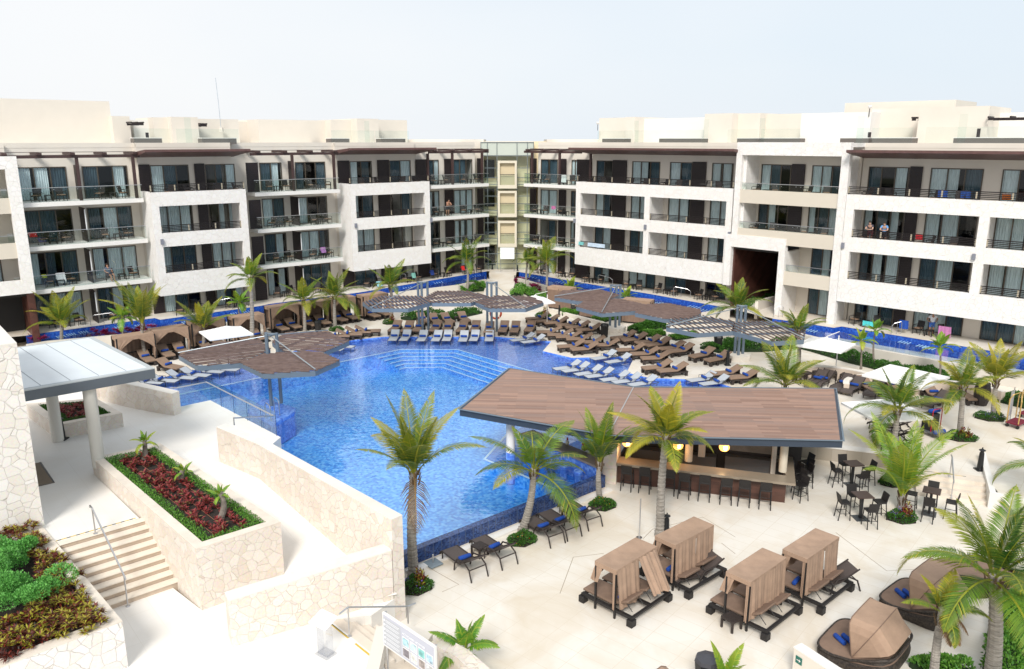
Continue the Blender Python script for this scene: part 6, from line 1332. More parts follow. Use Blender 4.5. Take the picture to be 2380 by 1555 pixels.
# cloths hung over chairs / rails
def cloth(S,u,d,z,w_,h,colr,lb,rz=0,cat='towel'):
    q=S.w(u,d,z); t=empty('hung_towel',lb,cat,(q.x,q.y,z),math.atan2(S.t.y,S.t.x)+rz); m=MB(); drape(m,(-w_/2,0,0),(w_/2,0,0),-h,0,8,.03,(.05,-.08),1); drape(m,(w_/2,.02,0),(-w_/2,.02,0),-h*.6,0,8,.03,(0,.1),2); m.obj('cloth',mat('cloth %.2f %.2f %.2f'%colr,colr,.9,noise=.15,nscale=8),t,smooth=True)
def cx_(S,x,z,d=-1.0): return S.u(x,d,z)
for S,x,fi,dz,d,w_,h,c,lb in ((A1,75,2,.95,-1.0,.5,.35,(.55,.01,.015),'red towel over a chair on the leftmost glass balcony'),(A1,95,2,.5,-1.0,.5,.3,(.01,.02,.16),'dark blue towel over a low table, leftmost glass balcony'),(A1,140,1,.95,-1.0,.6,.75,(.75,.76,.78),'white towel over a chair on the lower leftmost glass balcony'),(A1,130/1.0-28,1,.95,-1.0,.3,.25,(.45,.50,.04),'lime cloth over a chair on the lower leftmost glass balcony'),
 (A3,830-0,1,1.0,-.8,.5,.5,(.40,.18,.45),'lilac towel over a chair on the middle left balcony') ,(A5,1200,0,0,0,0,0,None,''),):
    if c is None: continue
    if 'lilac' in lb: x=750
    cloth(S,cx_(S,x,FL[fi]+.8,d),d,FL[fi]+dz,w_,h,c,lb)
for S,x,fi,dz,d,w_,h,c,lb in ((B1,1310,3,.95,-.3,.55,.7,(.75,.76,.76),'white towel hung on the rail of the top balcony right of the tower'),(B1,1286,2,.9,-.8,.5,.3,(.5,.12,.30),'pink towel on the balcony right of the tower'),(B2,1385,1,.95,.03,2.0,.35,(.45,.55,.66),'striped pale blue towel over the slatted rail of the long stone frame'),(B2,1350,1,.95,.03,.6,.3,(.15,.42,.42),'teal towel over the slatted rail of the long stone frame'),(B4,2190,3,.98,-.9,.6,.5,(.01,.07,.32),'left blue towel over a chair on the top right balcony'),(B4,2243,3,.98,-.9,.6,.5,(.01,.07,.32),'right blue towel over a chair on the top right balcony'),(B4,2338,3,.9,-.3,.5,.35,(.75,.20,.03),'orange towel on the top balcony near the right edge'),(B4,2135,2,.95,-.9,.45,.4,(.5,.01,.02),'red towel over a chair beside the couple on the balcony'),(B4,2020,0,.5,-.6,.9,.35,(.06,.48,.50),'turquoise towel over a chair on the right terrace'),(B4,2100,0,.95,-.6,.6,.6,(.01,.06,.32),'dark blue towel over a chair left of the man in white'),(B4,2195,0,.95,-.5,.8,.75,(.42,.16,.33),'pink towel over a chair right of the man in white'),(A5,1075,0,.95,-.8,.4,.45,(.6,.02,.02),'red towel over a chair on the terrace left of the tower'),(A5,1003,0,.95,-.6,.45,.5,(.02,.05,.25),'blue towel over a chair on the terrace left of the tower'),(A4,960,0,.95,-.6,.45,.5,(.20,.45,.38),'sea green towel over a chair behind the centre left palm'),(A4,880,0,.6,-.3,.6,.5,(.25,.50,.55),'pale turquoise towel on the terrace behind the centre left palm')):
    cloth(S,cx_(S,x,FL[fi]+.8,d),d,FL[fi]+dz,w_,h,c,lb)
# ================================================================== PEOPLE
def person(loc,rz,label,shirt,shorts,pose,skin=SKIN):
    J=dict(pel=(0,0,.95),wai=(0,0,1.08),che=(0,.0,1.32),nec=(0,0,1.50),hdb=(0,.01,1.58),hdt=(0,.01,1.70),
     lsh=(-.17,0,1.42),rsh=(.17,0,1.42),lel=(-.26,.02,1.16),rel=(.26,.02,1.16),lwr=(-.24,.10,.93),rwr=(.24,.10,.93),lhd=(-.22,.13,.86),rhd=(.22,.13,.86),
     lhi=(-.10,0,.90),rhi=(.10,0,.90),lkn=(-.12,.02,.48),rkn=(.12,.02,.48),lan=(-.13,0,.09),ran=(.13,0,.09),lto=(-.15,.16,.04),rto=(.15,.16,.04)); J.update(pose)
    RAD=dict(pel=.13,wai=.12,che=.145,nec=.055,hdb=.085,hdt=.085,lsh=.07,rsh=.07,lel=.045,rel=.045,lwr=.03,rwr=.03,lhd=.04,rhd=.04,lhi=.09,rhi=.09,lkn=.06,rkn=.06,lan=.04,ran=.04,lto=.035,rto=.035)
    E=[('pel','wai'),('wai','che'),('che','nec'),('nec','hdb'),('hdb','hdt'),('che','lsh'),('che','rsh'),('lsh','lel'),('rsh','rel'),('lel','lwr'),('rel','rwr'),('lwr','lhd'),('rwr','rhd'),('pel','lhi'),('pel','rhi'),('lhi','lkn'),('rhi','rkn'),('lkn','lan'),('rkn','ran'),('lan','lto'),('ran','rto')]
    def skn(name,keys,edges,grow,m,parent,sub=1):
        ks=list(keys); me=bpy.data.meshes.new(name); me.from_pydata([J[k] for k in ks],[(ks.index(a),ks.index(b)) for a,b in edges],[]); me.materials.append(m)
        o=bpy.data.objects.new(name,me); COL.objects.link(o); o.parent=parent; md=o.modifiers.new('skin','SKIN'); me.skin_vertices or None
        if not me.skin_vertices:
            bm=bmesh.new(); bm.from_mesh(me); bm.verts.layers.skin.verify(); bm.to_mesh(me); bm.free()
        sv=me.skin_vertices[0].data
        for i,k in enumerate(ks): sv[i].radius=(RAD[k]+grow,(RAD[k]+grow)*(.75 if k in('che','wai','pel') else 1)); sv[i].use_root=(i==0)
        s_=o.modifiers.new('sub','SUBSURF'); s_.levels=sub; s_.render_levels=sub; return o
    t=empty('person',label,'person',loc,rz)
    b=skn('body',J.keys(),E,0,skin,t,2)
    if shirt: 
        def mid(a,b_,f): return tuple(J[a][i]+(J[b_][i]-J[a][i])*f for i in range(3))
        J['lsl']=mid('lsh','lel',.6); J['rsl']=mid('rsh','rel',.6); RAD['lsl']=RAD['rsl']=.055
        skn('shirt',['wai','pel','che','lsh','rsh','lsl','rsl'],[('pel','wai'),('wai','che'),('che','lsh'),('che','rsh'),('lsh','lsl'),('rsh','rsl')],.022,shirt,t)
    if shorts:
        J['lth']=tuple(J['lhi'][i]+(J['lkn'][i]-J['lhi'][i])*.75 for i in range(3)); J['rth']=tuple(J['rhi'][i]+(J['rkn'][i]-J['rhi'][i])*.75 for i in range(3)); RAD['lth']=RAD['rth']=.075
        skn('shorts',['pel','lhi','rhi','lth','rth'],[('pel','lhi'),('pel','rhi'),('lhi','lth'),('rhi','rth')],.025,shorts,t)
    h=Vector(J['hdt']); f_=Vector(J['hdb']); m=MB(); m.lathe([(.09,-.03),(.10,.02),(.085,.075),(.04,.105),(.01,.11)],10,(h.x,h.y-.02,h.z-.01)); m.obj('hair',HAIR,t,smooth=True)
sit=dict(pel=(0,0,.52),wai=(0,-.06,.66),che=(0,-.12,.90),nec=(0,-.14,1.08),hdb=(0,-.12,1.16),hdt=(0,-.12,1.28),lsh=(-.17,-.12,1.0),rsh=(.17,-.12,1.0),lel=(-.28,-.05,.76),rel=(.28,-.05,.76),lwr=(-.2,.16,.68),rwr=(.2,.16,.68),lhd=(-.16,.22,.66),rhd=(.16,.22,.66),lhi=(-.1,.04,.5),rhi=(.1,.04,.5),lkn=(-.13,.45,.54),rkn=(.13,.45,.50),lan=(-.1,.5,.1),ran=(.2,.62,.12),lto=(-.1,.66,.05),rto=(.2,.78,.08))
lean=dict(che=(0,.12,1.26),nec=(0,.2,1.42),hdb=(0,.25,1.49),hdt=(0,.27,1.61),lsh=(-.17,.14,1.36),rsh=(.17,.14,1.36),lel=(-.26,.34,1.12),rel=(.26,.34,1.12),lwr=(-.06,.44,1.09),rwr=(.06,.46,1.10),lhd=(.02,.46,1.09),rhd=(-.02,.48,1.11))
hips=dict(lel=(-.36,-.04,1.16),rel=(.36,-.04,1.16),lwr=(-.2,.08,1.0),rwr=(.2,.08,1.0),lhd=(-.15,.12,.97),rhd=(.15,.12,.97))
def outw(S): return math.atan2(S.n.y,S.n.x)-PI/2
q=A1.w(cx_(A1,252,4.8,-.9),-.9,FL[1]); person(q,outw(A1)+.3,'person in a grey patterned shirt and dark shorts sitting on the leftmost glass balcony',mat('grey patterned shirt',(.10,.13,.18),.9,noise=.6,nscale=30),mat('navy shorts',(.01,.013,.03),.9),sit)
q=A5.w(cx_(A5,1040,8,-.6),-.62,FL[2]); person(q,outw(A5),'bare chested person in dark shorts leaning on the glass rail left of the tower',None,mat('black shorts',(.01,.012,.02),.9),lean)
q=B4.w(cx_(B4,2022,8,-.6),-.62,FL[2]); person(q,outw(B4),'person in a dark grey top with folded arms at the slatted rail',mat('dark grey top',(.05,.05,.07),.9),mat('maroon trousers',(.10,.01,.02),.9),lean,mat('light skin',(.5,.30,.22),.6))
q=B4.w(cx_(B4,2054,8,-.6),-.62,FL[2]); person(q,outw(B4)+.2,'person in a light blue shirt leaning at the slatted rail',mat('light blue shirt',(.10,.30,.62),.9),mat('dark trousers',(.02,.02,.03),.9),lean,mat('light skin',(.5,.30,.22),.6))
q=P(*z8(1625,700),TZ); person(q,R(172),'person in white shirt and blue shorts standing hands on hips on the right terrace',mat('white shirt',(.75,.75,.78),.9),mat('blue patterned shorts',(.06,.16,.5),.9,noise=.6,nscale=20),hips)
# ================================================================== PALMS AND PLANTS
def at_depth(x,y,Y):
    a=(x-CX)/F; b=-(y-CY)/F; t=Y/(_c+b*_s); return Vector((a*t,Y,H+t*(-_s+b*_c)))
def frond(m,c,az,el,L,droop,r,yel=0,wid=.33,nl=38,twist=0,hang=.35,lw=.055):
    pts=[]; p=Vector(c); n=14; dirs=[]
    for i in range(n+1):
        t=i/n; e=el-droop*(t**1.25); d=Vector((math.cos(az+twist*t)*math.cos(e),math.sin(az+twist*t)*math.cos(e),math.sin(e))); pts.append(p.copy()); dirs.append(d); p=p+d*(L/n)
    # rachis: flat three-sided strip
    o=len(m.v)
    for i,(q,d) in enumerate(zip(pts,dirs)):
        s=d.cross(Vector((0,0,1))); s=s.normalized() if s.length>.05 else Vector((1,0,0)); w_=.028*(1-.85*i/n)*max(1,L/1.8)
        for k in (-1,1): m.v.append(tuple(q+s*w_*k)); 
        m.v.append(tuple(q-Vector((0,0,w_*1.3)))); m.col+=[(.9,.35+yel*.5,0)]*3
    for i in range(n):
        a=o+3*i; 
        for k in range(3): m.f.append((a+k,a+(k+1)%3,a+3+(k+1)%3,a+3+k))
    cb=r.uniform(.0,.75)
    for k in range(nl):
        t=.13+.87*(k+.5)/nl; f_=t*n; i=min(int(f_),n-1); q=pts[i].lerp(pts[i+1],f_-i); d=dirs[i]
        s=d.cross(Vector((0,0,1))); s=s.normalized() if s.length>.05 else Vector((math.sin(az),-math.cos(az),0)); up=s.cross(d)
        ll=L*wid*(math.sin(PI*min(1,.22+t*.80))**.7)*(1-.35*t)
        for sd_ in (-1,1):
            if r.random()<.04: continue
            fw=.45+.65*t; dv=(s*sd_+d*fw+up*.12*(1-t)).normalized()
            g=max(0,yel+ (t-.7)*.9*r.random()+(0 if r.random()>.08 else .5)); cc=(max(0,min(1,cb+r.uniform(-.2,.3))),min(1,g),0)
            # two-segment drooping leaflet
            h_=hang*(.5+.5*r.random()); a0=q; a1=q+dv*ll*.5*r.uniform(.9,1.05)-Vector((0,0,h_*ll*.13)); a2=q+dv*ll*.92-Vector((0,0,h_*ll*.62)); wv=d*lw*.5
            o=len(m.v); m.v+= [tuple(a0-wv*.4),tuple(a0+wv*.4),tuple(a1+wv),tuple(a1-wv),tuple(a2)]; m.col+=[cc]*4+[(cc[0],min(1,cc[1]+.25),0)]; m.f+=[(o,o+1,o+2,o+3),(o+3,o+2,o+4)]
def palm(base,z0,crown,span,label,seed,nf=17,m=None,trunk_r=.13,kind='coconut',yel=.05,up=1.0,tm=None,wind=.0,gr='coconut palms around the pool',hang=.4,dead=0,nar=0.0,lw=.040):
    r=random.Random(seed); b=P(base[0],base[1],z0); c=at_depth(crown[0],crown[1],b.y); dist=(Vector((0,0,H))-c).length; L=span*dist/F*.95; nf=int(nf*.95)
    t=empty('palm_tree',label,'palm tree',(b.x,b.y,z0),0,gr); cl=c-b; m=m or PALM; tm=tm or TRUNK2
    n=26; bow=Vector((r.uniform(-.12,.12),0,0)); pts=[]; rad=[]
    for i in range(n*2+1):
        f_=i/(2*n); q=Vector((0,0,0)).lerp(cl,f_)+bow*math.sin(PI*f_); pts.append(q); k=trunk_r*(1.12-.38*f_); k*= (1.06 if i%2 else .95)
        if f_<.06: k*=1.25
        rad.append(k)
    tr_=MB(); tr_.tube(pts,rad,10); tr_.obj('trunk',tm,t)
    if kind=='coconut':
        s=MB(); 
        for k in range(14):
            a=r.uniform(0,2*PI); z=r.uniform(-.45,.0); q=cl+Vector((math.cos(a)*trunk_r*.8,math.sin(a)*trunk_r*.8,z)); s.tube([q-Vector((0,0,.12)),q+Vector((math.cos(a)*.10,math.sin(a)*.10,.18))],.035,4,r2=.012)
        s.obj('leaf_base',mat('brown leaf fibre',(.10,.065,.035),.9,noise=.5,nscale=20),t)
    cr=MB()
    for k in range(nf):
        f_=k/(nf-1); a=k*2.39996+r.uniform(-.25,.25); el=R(88-(84-58*nar)*f_)*min(up,1.0)+R(r.uniform(-7,7)); dr=R(28-12*nar+(88-50*nar)*f_)*r.uniform(.65,1.3)
        a=a+wind*math.sin(a)*-1.0*.6
        frond(cr,cl+Vector((math.cos(a)*.05,math.sin(a)*.05,-.05-.1*f_)),a,el,L*r.uniform(.85,1.1)*(1.0 if f_>.15 else .75),dr,r,yel=yel+(.35 if r.random()<.15+f_*.12 else 0)*(yel>0),hang=hang,nl=int(20+min(44,L*17)),lw=lw*(1+.25*(kind=='young')),wid=.31-.05*nar)
    cr.obj('crown',m,t)
    if dead:
        dd=MB()
        for k in range(dead): a=r.uniform(0,2*PI); frond(dd,cl,a,R(-25),L*.8,R(50),r,yel=.0,hang=1.2,nl=26)
        dd.obj('dead_frond',mat_leaf('dead frond',(.10,.05,.02),(.20,.11,.05),(.3,.2,.06)),t)
    return b,cl
WH=dict
palm((962,1342),PZ,(962,1092),205,'tall curving palm with yellow green fronds in front of the pool left of centre',1,17,nar=0.75,yel=.22,dead=1,trunk_r=.17)
palm((1213,1236),PZ,(1240,1088),185,'leaning palm with long arching fronds before the left part of the bar roof',2,13,nar=0,yel=.05,trunk_r=.15,up=.9)
palm((1394,1165),PZ,(1393,1068),150,'narrow upright palm at the left end of the bar',3,12,nar=0.9,yel=.08,trunk_r=.12,up=1.25)
palm((1534,1247),PZ,(1547,1012),155,'tall palm with bright yellow green crown standing before the bar stools',4,18,nar=0.15,yel=.25,trunk_r=.16)
palm((1080,1572),PZ,(1080,1500),92,'small young palm with drooping green fronds at the bottom centre',5,12,PALM2,.07,'young',nar=0,yel=.08,hang=.8,gr='young palms')
palm((2302,1600),PZ,(2312,1335),225,'large dark green palm at the right edge above the daybeds',6,17,nar=0.1,yel=.03,trunk_r=.2,up=.95,lw=.042)
palm((2168,1600),PZ,(2190,1412),100,'thin palm with browned fronds before the hooded daybeds',7,9,nar=0.2,yel=.12,trunk_r=.12,dead=3,wind=.5)
palm((1690,1640),PZ,(1685,1575),105,'young palm whose tip rises at the bottom edge',8,5,PALM2,.07,'young',nar=1.1,yel=.3,up=1.3,gr='young palms')
palm((2092,1186),PZ,(2097,1145),185,'upright palm with spreading yellow green fronds beside the high tables',9,14,PALM2,.13,nar=0.95,yel=.18,up=1.15)
palm((2066,1112),PZ,(2086,950),132,'palm with wide dark fronds behind the high tables',10,14,nar=0,trunk_r=.14,yel=.02)
palm((2230,1012),0,(2239,897),98,'palm with a hanging yellow frond over red crotons on the right deck',11,14,nar=0.1,trunk_r=.14,yel=.2,dead=0)
palm((2307,970),0,(2315,879),105,'golden yellow palm near the luggage carts at the right edge',12,15,nar=0.45,trunk_r=.13,yel=.45)
palm((2470,1150),0,(2430,1075),110,'palm with only a few fronds reaching in from the right edge',13,12,nar=0,trunk_r=.15)
palm((1838,960),0,(1824,890),128,'bushy palm rising behind the right half of the bar roof',14,17,nar=0.1,yel=.12,trunk_r=.13)
palm((1851,870),.2,(1854,766),75,'medium palm with upright fronds right of the open slatted canopies',15,11,nar=0.5,yel=.12,trunk_r=.13)
palm((1712,806),.2,(1714,712),92,'full crowned palm in front of the tall dark passage',16,16,nar=0.05,yel=.10,trunk_r=.12)
palm((2000,858),.3,(2002,789),40,'small bright crowned palm left of the pair on the right hedge',17,11,PALM2,.06,'young',nar=0,yel=.25,tm=TRUNK,gr='young palms')
palm((2030,842),.3,(2034,765),38,'small green palm right of the pair on the right hedge',18,11,PALM2,.06,'young',nar=0,yel=.05,tm=TRUNK,gr='young palms')
palm((2183,880),.3,(2184,804),45,'small bright palm before the man in the white shirt',19,11,PALM2,.06,'young',nar=0,yel=.2,tm=TRUNK,gr='young palms')
palm((1268,690),.2,(1269,607),78,'palm right of the walkway near the glass tower with yellow lower fronds',20,14,nar=0.1,yel=.18,trunk_r=.12)
palm((1223,668),.2,(1226,607),52,'smaller palm closest to the walkway right of the glass tower',21,12,nar=0.3,yel=.1,trunk_r=.11)
palm((1085,676),.2,(1084,606),75,'palm left of the walkway in front of the left wing end',22,14,nar=0.1,yel=.08,trunk_r=.12)
palm((908,747),0,(907,662),76,'palm rising behind the leftmost centre canopy',23,14,nar=0.1,yel=.10,trunk_r=.14)
palm((708,772),0,(704,696),72,'palm between the sixth garden cabana and the black bin',24,14,nar=0.15,yel=.03,trunk_r=.12)
palm((779,764),0,(777,690),88,'big palm with a hanging yellow frond by the garden cabanas',25,16,nar=0,yel=.15,trunk_r=.14)
palm((585,800),0,(582,644),70,'tallest slender palm among the left garden cabanas',26,14,nar=0.1,yel=.12,trunk_r=.15)
palm((472,812),0,(472,760),85,'yellow green palm beside the white parasol on the left',27,11,nar=0.7,yel=.22,trunk_r=.11)
palm((340,838),0,(330,749),108,'narrow palm with bundled fronds left of the garden cabanas',28,14,nar=1.0,yel=.12,trunk_r=.12,up=1.3)
palm((143,800),.4,(142,750),82,'yellow green palm behind the entrance canopy at the left',29,14,nar=0.5,yel=.28,trunk_r=.12)
palm((285,783),.4,(284,735),44,'small round green palm beside the left lazy pool rail',30,13,PALM2,.06,'young',nar=0,yel=.03,tm=TRUNK,gr='young palms',hang=.8)
palm((559,740),.5,(556,701),38,'small round green palm beside the tallest palm',31,13,PALM2,.06,'young',nar=0,yel=.03,tm=TRUNK,gr='young palms',hang=.8)
for i,(x,y,cx2,cy2,sp,lb) in enumerate(((1325,682,1325,672,46,'low yellow green bush palm behind the right canopies'),(1458,697,1455,690,36,'second low bush palm behind the right canopy post'))): palm((x,y),.3,(cx2,cy2),sp,lb,40+i,14,PALM2,.08,'young',yel=.35,gr='bush palms')
for i,(x,y,cx2,cy2,sp,lb) in enumerate(((338,1066,336,1022,34,'rear pygmy date palm in the long planter'),(424,1122,426,1090,28,'middle pygmy date palm in the long planter'),(513,1205,511,1143,30,'front pygmy date palm in the long planter'))): palm((x,y),2.2,(cx2,cy2),sp,lb,50+i,10,PALM2,.10,'young',yel=.1,tm=TRUNK,gr='pygmy date palms in the long planter',hang=.5,lw=.022)
# --- leafy masses
def leaves(m,pts,n,r,size,seed=0,upb=.5,wd=.45,tipy=.05,cl=None):
    """pts: function returning a random (pos, outward) in the mass"""
    for k in range(n):
        p,o=pts(); d=Vector((r.gauss(0,.6),r.gauss(0,.6),abs(r.gauss(0,.5))+upb)); d=(d.normalized()+o*.6).normalized(); s=size*r.uniform(.6,1.3)
        cc=cl(p) if cl else (r.random(),tipy*r.random(),0)
        m.leaf(p,d,s,s*wd,Vector((r.gauss(0,1),r.gauss(0,1),r.gauss(0,.4)+.6)).normalized(),cc,bend=.25)
def bumpy(r,a,b,h,k=5):
    ph=[r.uniform(0,6) for _ in range(4)]
    def f():
        th=r.uniform(0,2*PI); q=math.sqrt(r.random()); x,y=q*math.cos(th)*a,q*math.sin(th)*b; hh=h*(1-q**3*.8)*(.75+.25*math.sin(th*3+ph[0]+q*4)+.15*math.sin(x*6+ph[1])); z=hh*(1-.5*r.random()**2); return Vector((x,y,z)),Vector((x/a,y/b,.4)).normalized()
    return f
def bed(x,y,z,a,b,rz,h,label,fl=None,seed=0,crot=True,dens=1500):
    r=random.Random(seed+99); p=P(x,y,z); t=empty('planting_bed',label,'planting bed',(p.x,p.y,z),rz,'low planting beds at the palm feet'); 
    s=MB(); hx=[(a*math.cos(PI/3*k+.2),b*math.sin(PI/3*k+.2)) for k in range(6)]; s.prism(hx,-.02,.05); s.obj('soil',SOIL,t)
    m=MB(); leaves(m,bumpy(r,a*.98,b*.98,h),dens,r,.085); m.obj('foliage',LEAF,t)
    if crot: m=MB(); f=bumpy(r,a*.4,b*.4,h*1.9); leaves(m,lambda:(f()[0]+Vector((crot if isinstance(crot,float) else .18,-.05,0)),Vector((0,0,1))),260,r,.16,wd=.3,cl=lambda p:(r.random(),(.8 if r.random()<.25 else 0),0)); m.obj('croton_leaves',CROT,t)
    if fl: m=MB(); f2=bumpy(r,a*.85,b*.85,h*1.08); leaves(m,f2,60,r,.06,wd=.9,cl=lambda p:(r.random(),0,0)); m.obj('flowers',fl,t)
bed(968,1366,PZ,.62,.52,.6,.42,'green bed with purple flowers and red crotons at the palm by the tall wall',PURP,1,.12)
bed(1213,1257,PZ,.62,.50,.6,.36,'green bed with orange flowers at the leaning palm',FLOW,2,False)
bed(1400,1176,PZ,.62,.52,.5,.38,'green bed with yellow flowers at the narrow palm by the bar',FLOW,3,False)
bed(2072,1124,PZ,.60,.48,0,.4,'green bed with dark red crotons behind the high tables',None,4)
bed(2094,1206,PZ,.62,.52,0,.42,'green bed with purple flowers between the high tables',PURP,5)
bed(2230,1018,0,.85,.62,-.2,.34,'green bed with red crotons on the right deck',None,6)
bed(2299,972,0,.80,.62,-.2,.38,'green bed with purple flowers beside the luggage carts',PURP,7,False)
bed(906,752,0,.6,.5,0,.4,'small croton bed at the palm behind the white loungers',None,8); bed(782,768,0,.6,.5,0,.35,'small green bed at the big palm by the garden cabanas',None,9,False); bed(1262,735,0,.7,.5,0,.4,'small bed of orange crotons at the white parasol pole',FLOW,10)
def hedge(label,pts,wd,h,z,n,size=.13,seed=0,m=LEAF,name='hedge',group=None,cat='hedge',tipy=.05,wdl=.45):
    r=random.Random(seed+5); pts=[Vector((p.x,p.y,0)) for p in pts]; ls=[(pts[i+1]-pts[i]).length for i in range(len(pts)-1)]; tot=sum(ls); ph=[r.uniform(0,6) for _ in range(3)]
    def f():
        u=r.random()*tot; i=0; uu=u
        while i<len(ls)-1 and uu>ls[i]: uu-=ls[i]; i+=1
        d=(pts[i+1]-pts[i]).normalized(); nn=Vector((-d.y,d.x,0)); v=r.uniform(-1,1); b=.75+.2*math.sin(u*2.1+ph[0])+.15*math.sin(u*5.3+v*3+ph[1]); z_=h*b*math.sqrt(max(0,1-abs(v)**2.5*.9))*(1-.55*r.random()**2.2)
        return pts[i]+d*min(uu,ls[i])+nn*v*wd*(.9+.1*math.sin(u*7))+Vector((0,0,z+z_)),(nn*v+Vector((0,0,.3))).normalized()
    mb=MB(); leaves(mb,f,n,r,size,tipy=tipy,wd=wdl); t=empty(name,label,cat,(0,0,0),0,group); mb.obj('foliage',m,t)
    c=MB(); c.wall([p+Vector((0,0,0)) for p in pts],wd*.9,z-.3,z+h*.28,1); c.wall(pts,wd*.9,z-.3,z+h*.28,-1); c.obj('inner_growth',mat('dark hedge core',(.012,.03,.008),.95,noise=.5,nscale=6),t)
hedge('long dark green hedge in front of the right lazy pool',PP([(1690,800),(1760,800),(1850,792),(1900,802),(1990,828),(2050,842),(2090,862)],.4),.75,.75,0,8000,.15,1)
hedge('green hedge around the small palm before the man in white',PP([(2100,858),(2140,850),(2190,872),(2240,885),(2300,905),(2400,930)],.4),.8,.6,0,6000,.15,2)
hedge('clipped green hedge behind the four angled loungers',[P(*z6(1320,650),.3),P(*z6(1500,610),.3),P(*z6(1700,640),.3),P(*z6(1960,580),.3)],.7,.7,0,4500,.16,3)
hedge('flowering green shrubs left of the centre walkway',[P(*z6(1780,405),.4),P(*z6(1900,380),.4),P(*z6(2030,370),.4)],.8,.8,.1,3000,.2,4,LEAF2)
hedge('green hedge behind the row right of the black bin',[P(*z7(1290,745),.4),P(*z7(1400,725),.4),P(*z7(1560,700),.4)],.7,.8,0,3500,.17,5)
hedge('low yellow green planting between hedge and loungers on the right',[P(*z7(1390,790),.2),P(*z7(1560,780),.2)],.7,.45,0,2200,.15,6,LEAF2)
hedge('low green planting with red leaves under the open slatted canopy',[P(*z7(1640,830),.2),P(*z7(1780,810),.2),P(*z7(1850,800),.2)],.5,.4,0,1600,.15,7,LEAF2)
hedge('green shrubs beside the black bollard under the right canopies',[P(*z7(640,610),.2),P(*z7(800,600),.2)],.5,.5,0,1300,.16,8,LEAF2)
hedge('green shrubs in the bed behind the back lounger row',[P(*z7(960,680),.2),P(*z7(1060,650),.2),P(*z7(1190,640),.2)],.6,.5,0,2000,.16,9,LEAF2)
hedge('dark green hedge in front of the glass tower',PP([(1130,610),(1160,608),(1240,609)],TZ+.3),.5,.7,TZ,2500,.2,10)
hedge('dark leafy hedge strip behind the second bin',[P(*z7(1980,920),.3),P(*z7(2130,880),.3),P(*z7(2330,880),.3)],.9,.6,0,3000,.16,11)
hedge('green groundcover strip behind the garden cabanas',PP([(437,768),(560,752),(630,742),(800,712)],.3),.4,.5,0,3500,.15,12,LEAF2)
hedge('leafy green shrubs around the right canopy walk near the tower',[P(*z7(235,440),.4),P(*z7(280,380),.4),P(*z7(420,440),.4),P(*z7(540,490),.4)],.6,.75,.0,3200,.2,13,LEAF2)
hedge('bright green shrubs at the lower right corner',PP([(2145,1550),(2200,1530),(2240,1560)],PZ+.3),.5,.6,PZ,1800,.13,14,LEAF2,tipy=.5)
hedge('tall leafy green shrubs along the right edge below the big palm',PP([(2400,1390),(2360,1460),(2345,1540),(2350,1620)],PZ+.4),.7,1.0,PZ,6000,.14,15,LEAF2,tipy=.35)
hedge('green plants beside the tall passage planter',[P(*z8(160,490),.9),P(*z8(230,430),.9),P(*z8(430,390),.9)],.6,.6,.7,1800,.2,16)
for i,(cf,x,y,z,n,lb) in enumerate(((z5,320,860,.5,1,'magenta leaved plant cluster at the left end of the lazy pool'),(z5,890,815,.5,1,'magenta leaved plants behind the entrance canopy tip'),(z5,1010,810,.5,1,'magenta leaved plants left of the small round palm'),(z5,1200,790,.5,1,'magenta leaved plants between the narrow palm and small round palm'),(z5,1350,770,.6,1,'magenta leaved plants right of the narrow palm'),(z7,380,395,.4,1,'magenta leaved plants between the two palms right of the walkway'),(z7,450,410,.4,1,'magenta leaved plants just right of the walkway palm'),(z7,560,440,.4,1,'magenta leaved plants above the white tilting parasol'),(z7,290,335,.5,1,'magenta leaved plants at the lazy pool corner by the walkway'))):
    p=P(*cf(x,y),z); r=random.Random(i); t=empty('magenta_plant',lb,'plant',(p.x,p.y,z-.3),0,'magenta leaved plants'); m=MB()
    for s_ in range(9):
        a=Vector((r.uniform(-.7,.7),r.uniform(-.35,.35),r.uniform(.2,.75)))
        for k in range(26): th=r.uniform(0,2*PI); m.leaf(a,Vector((math.cos(th),math.sin(th),r.uniform(.2,1.3))),r.uniform(.25,.42),.085,Vector((0,0,1)),(r.random(),0,0),bend=.2)
    m.obj('leaves',MAG,t); m=MB(); m.tube([(0,0,0),(0,0,.35)],.03,5); m.obj('stem',TRUNK,t)
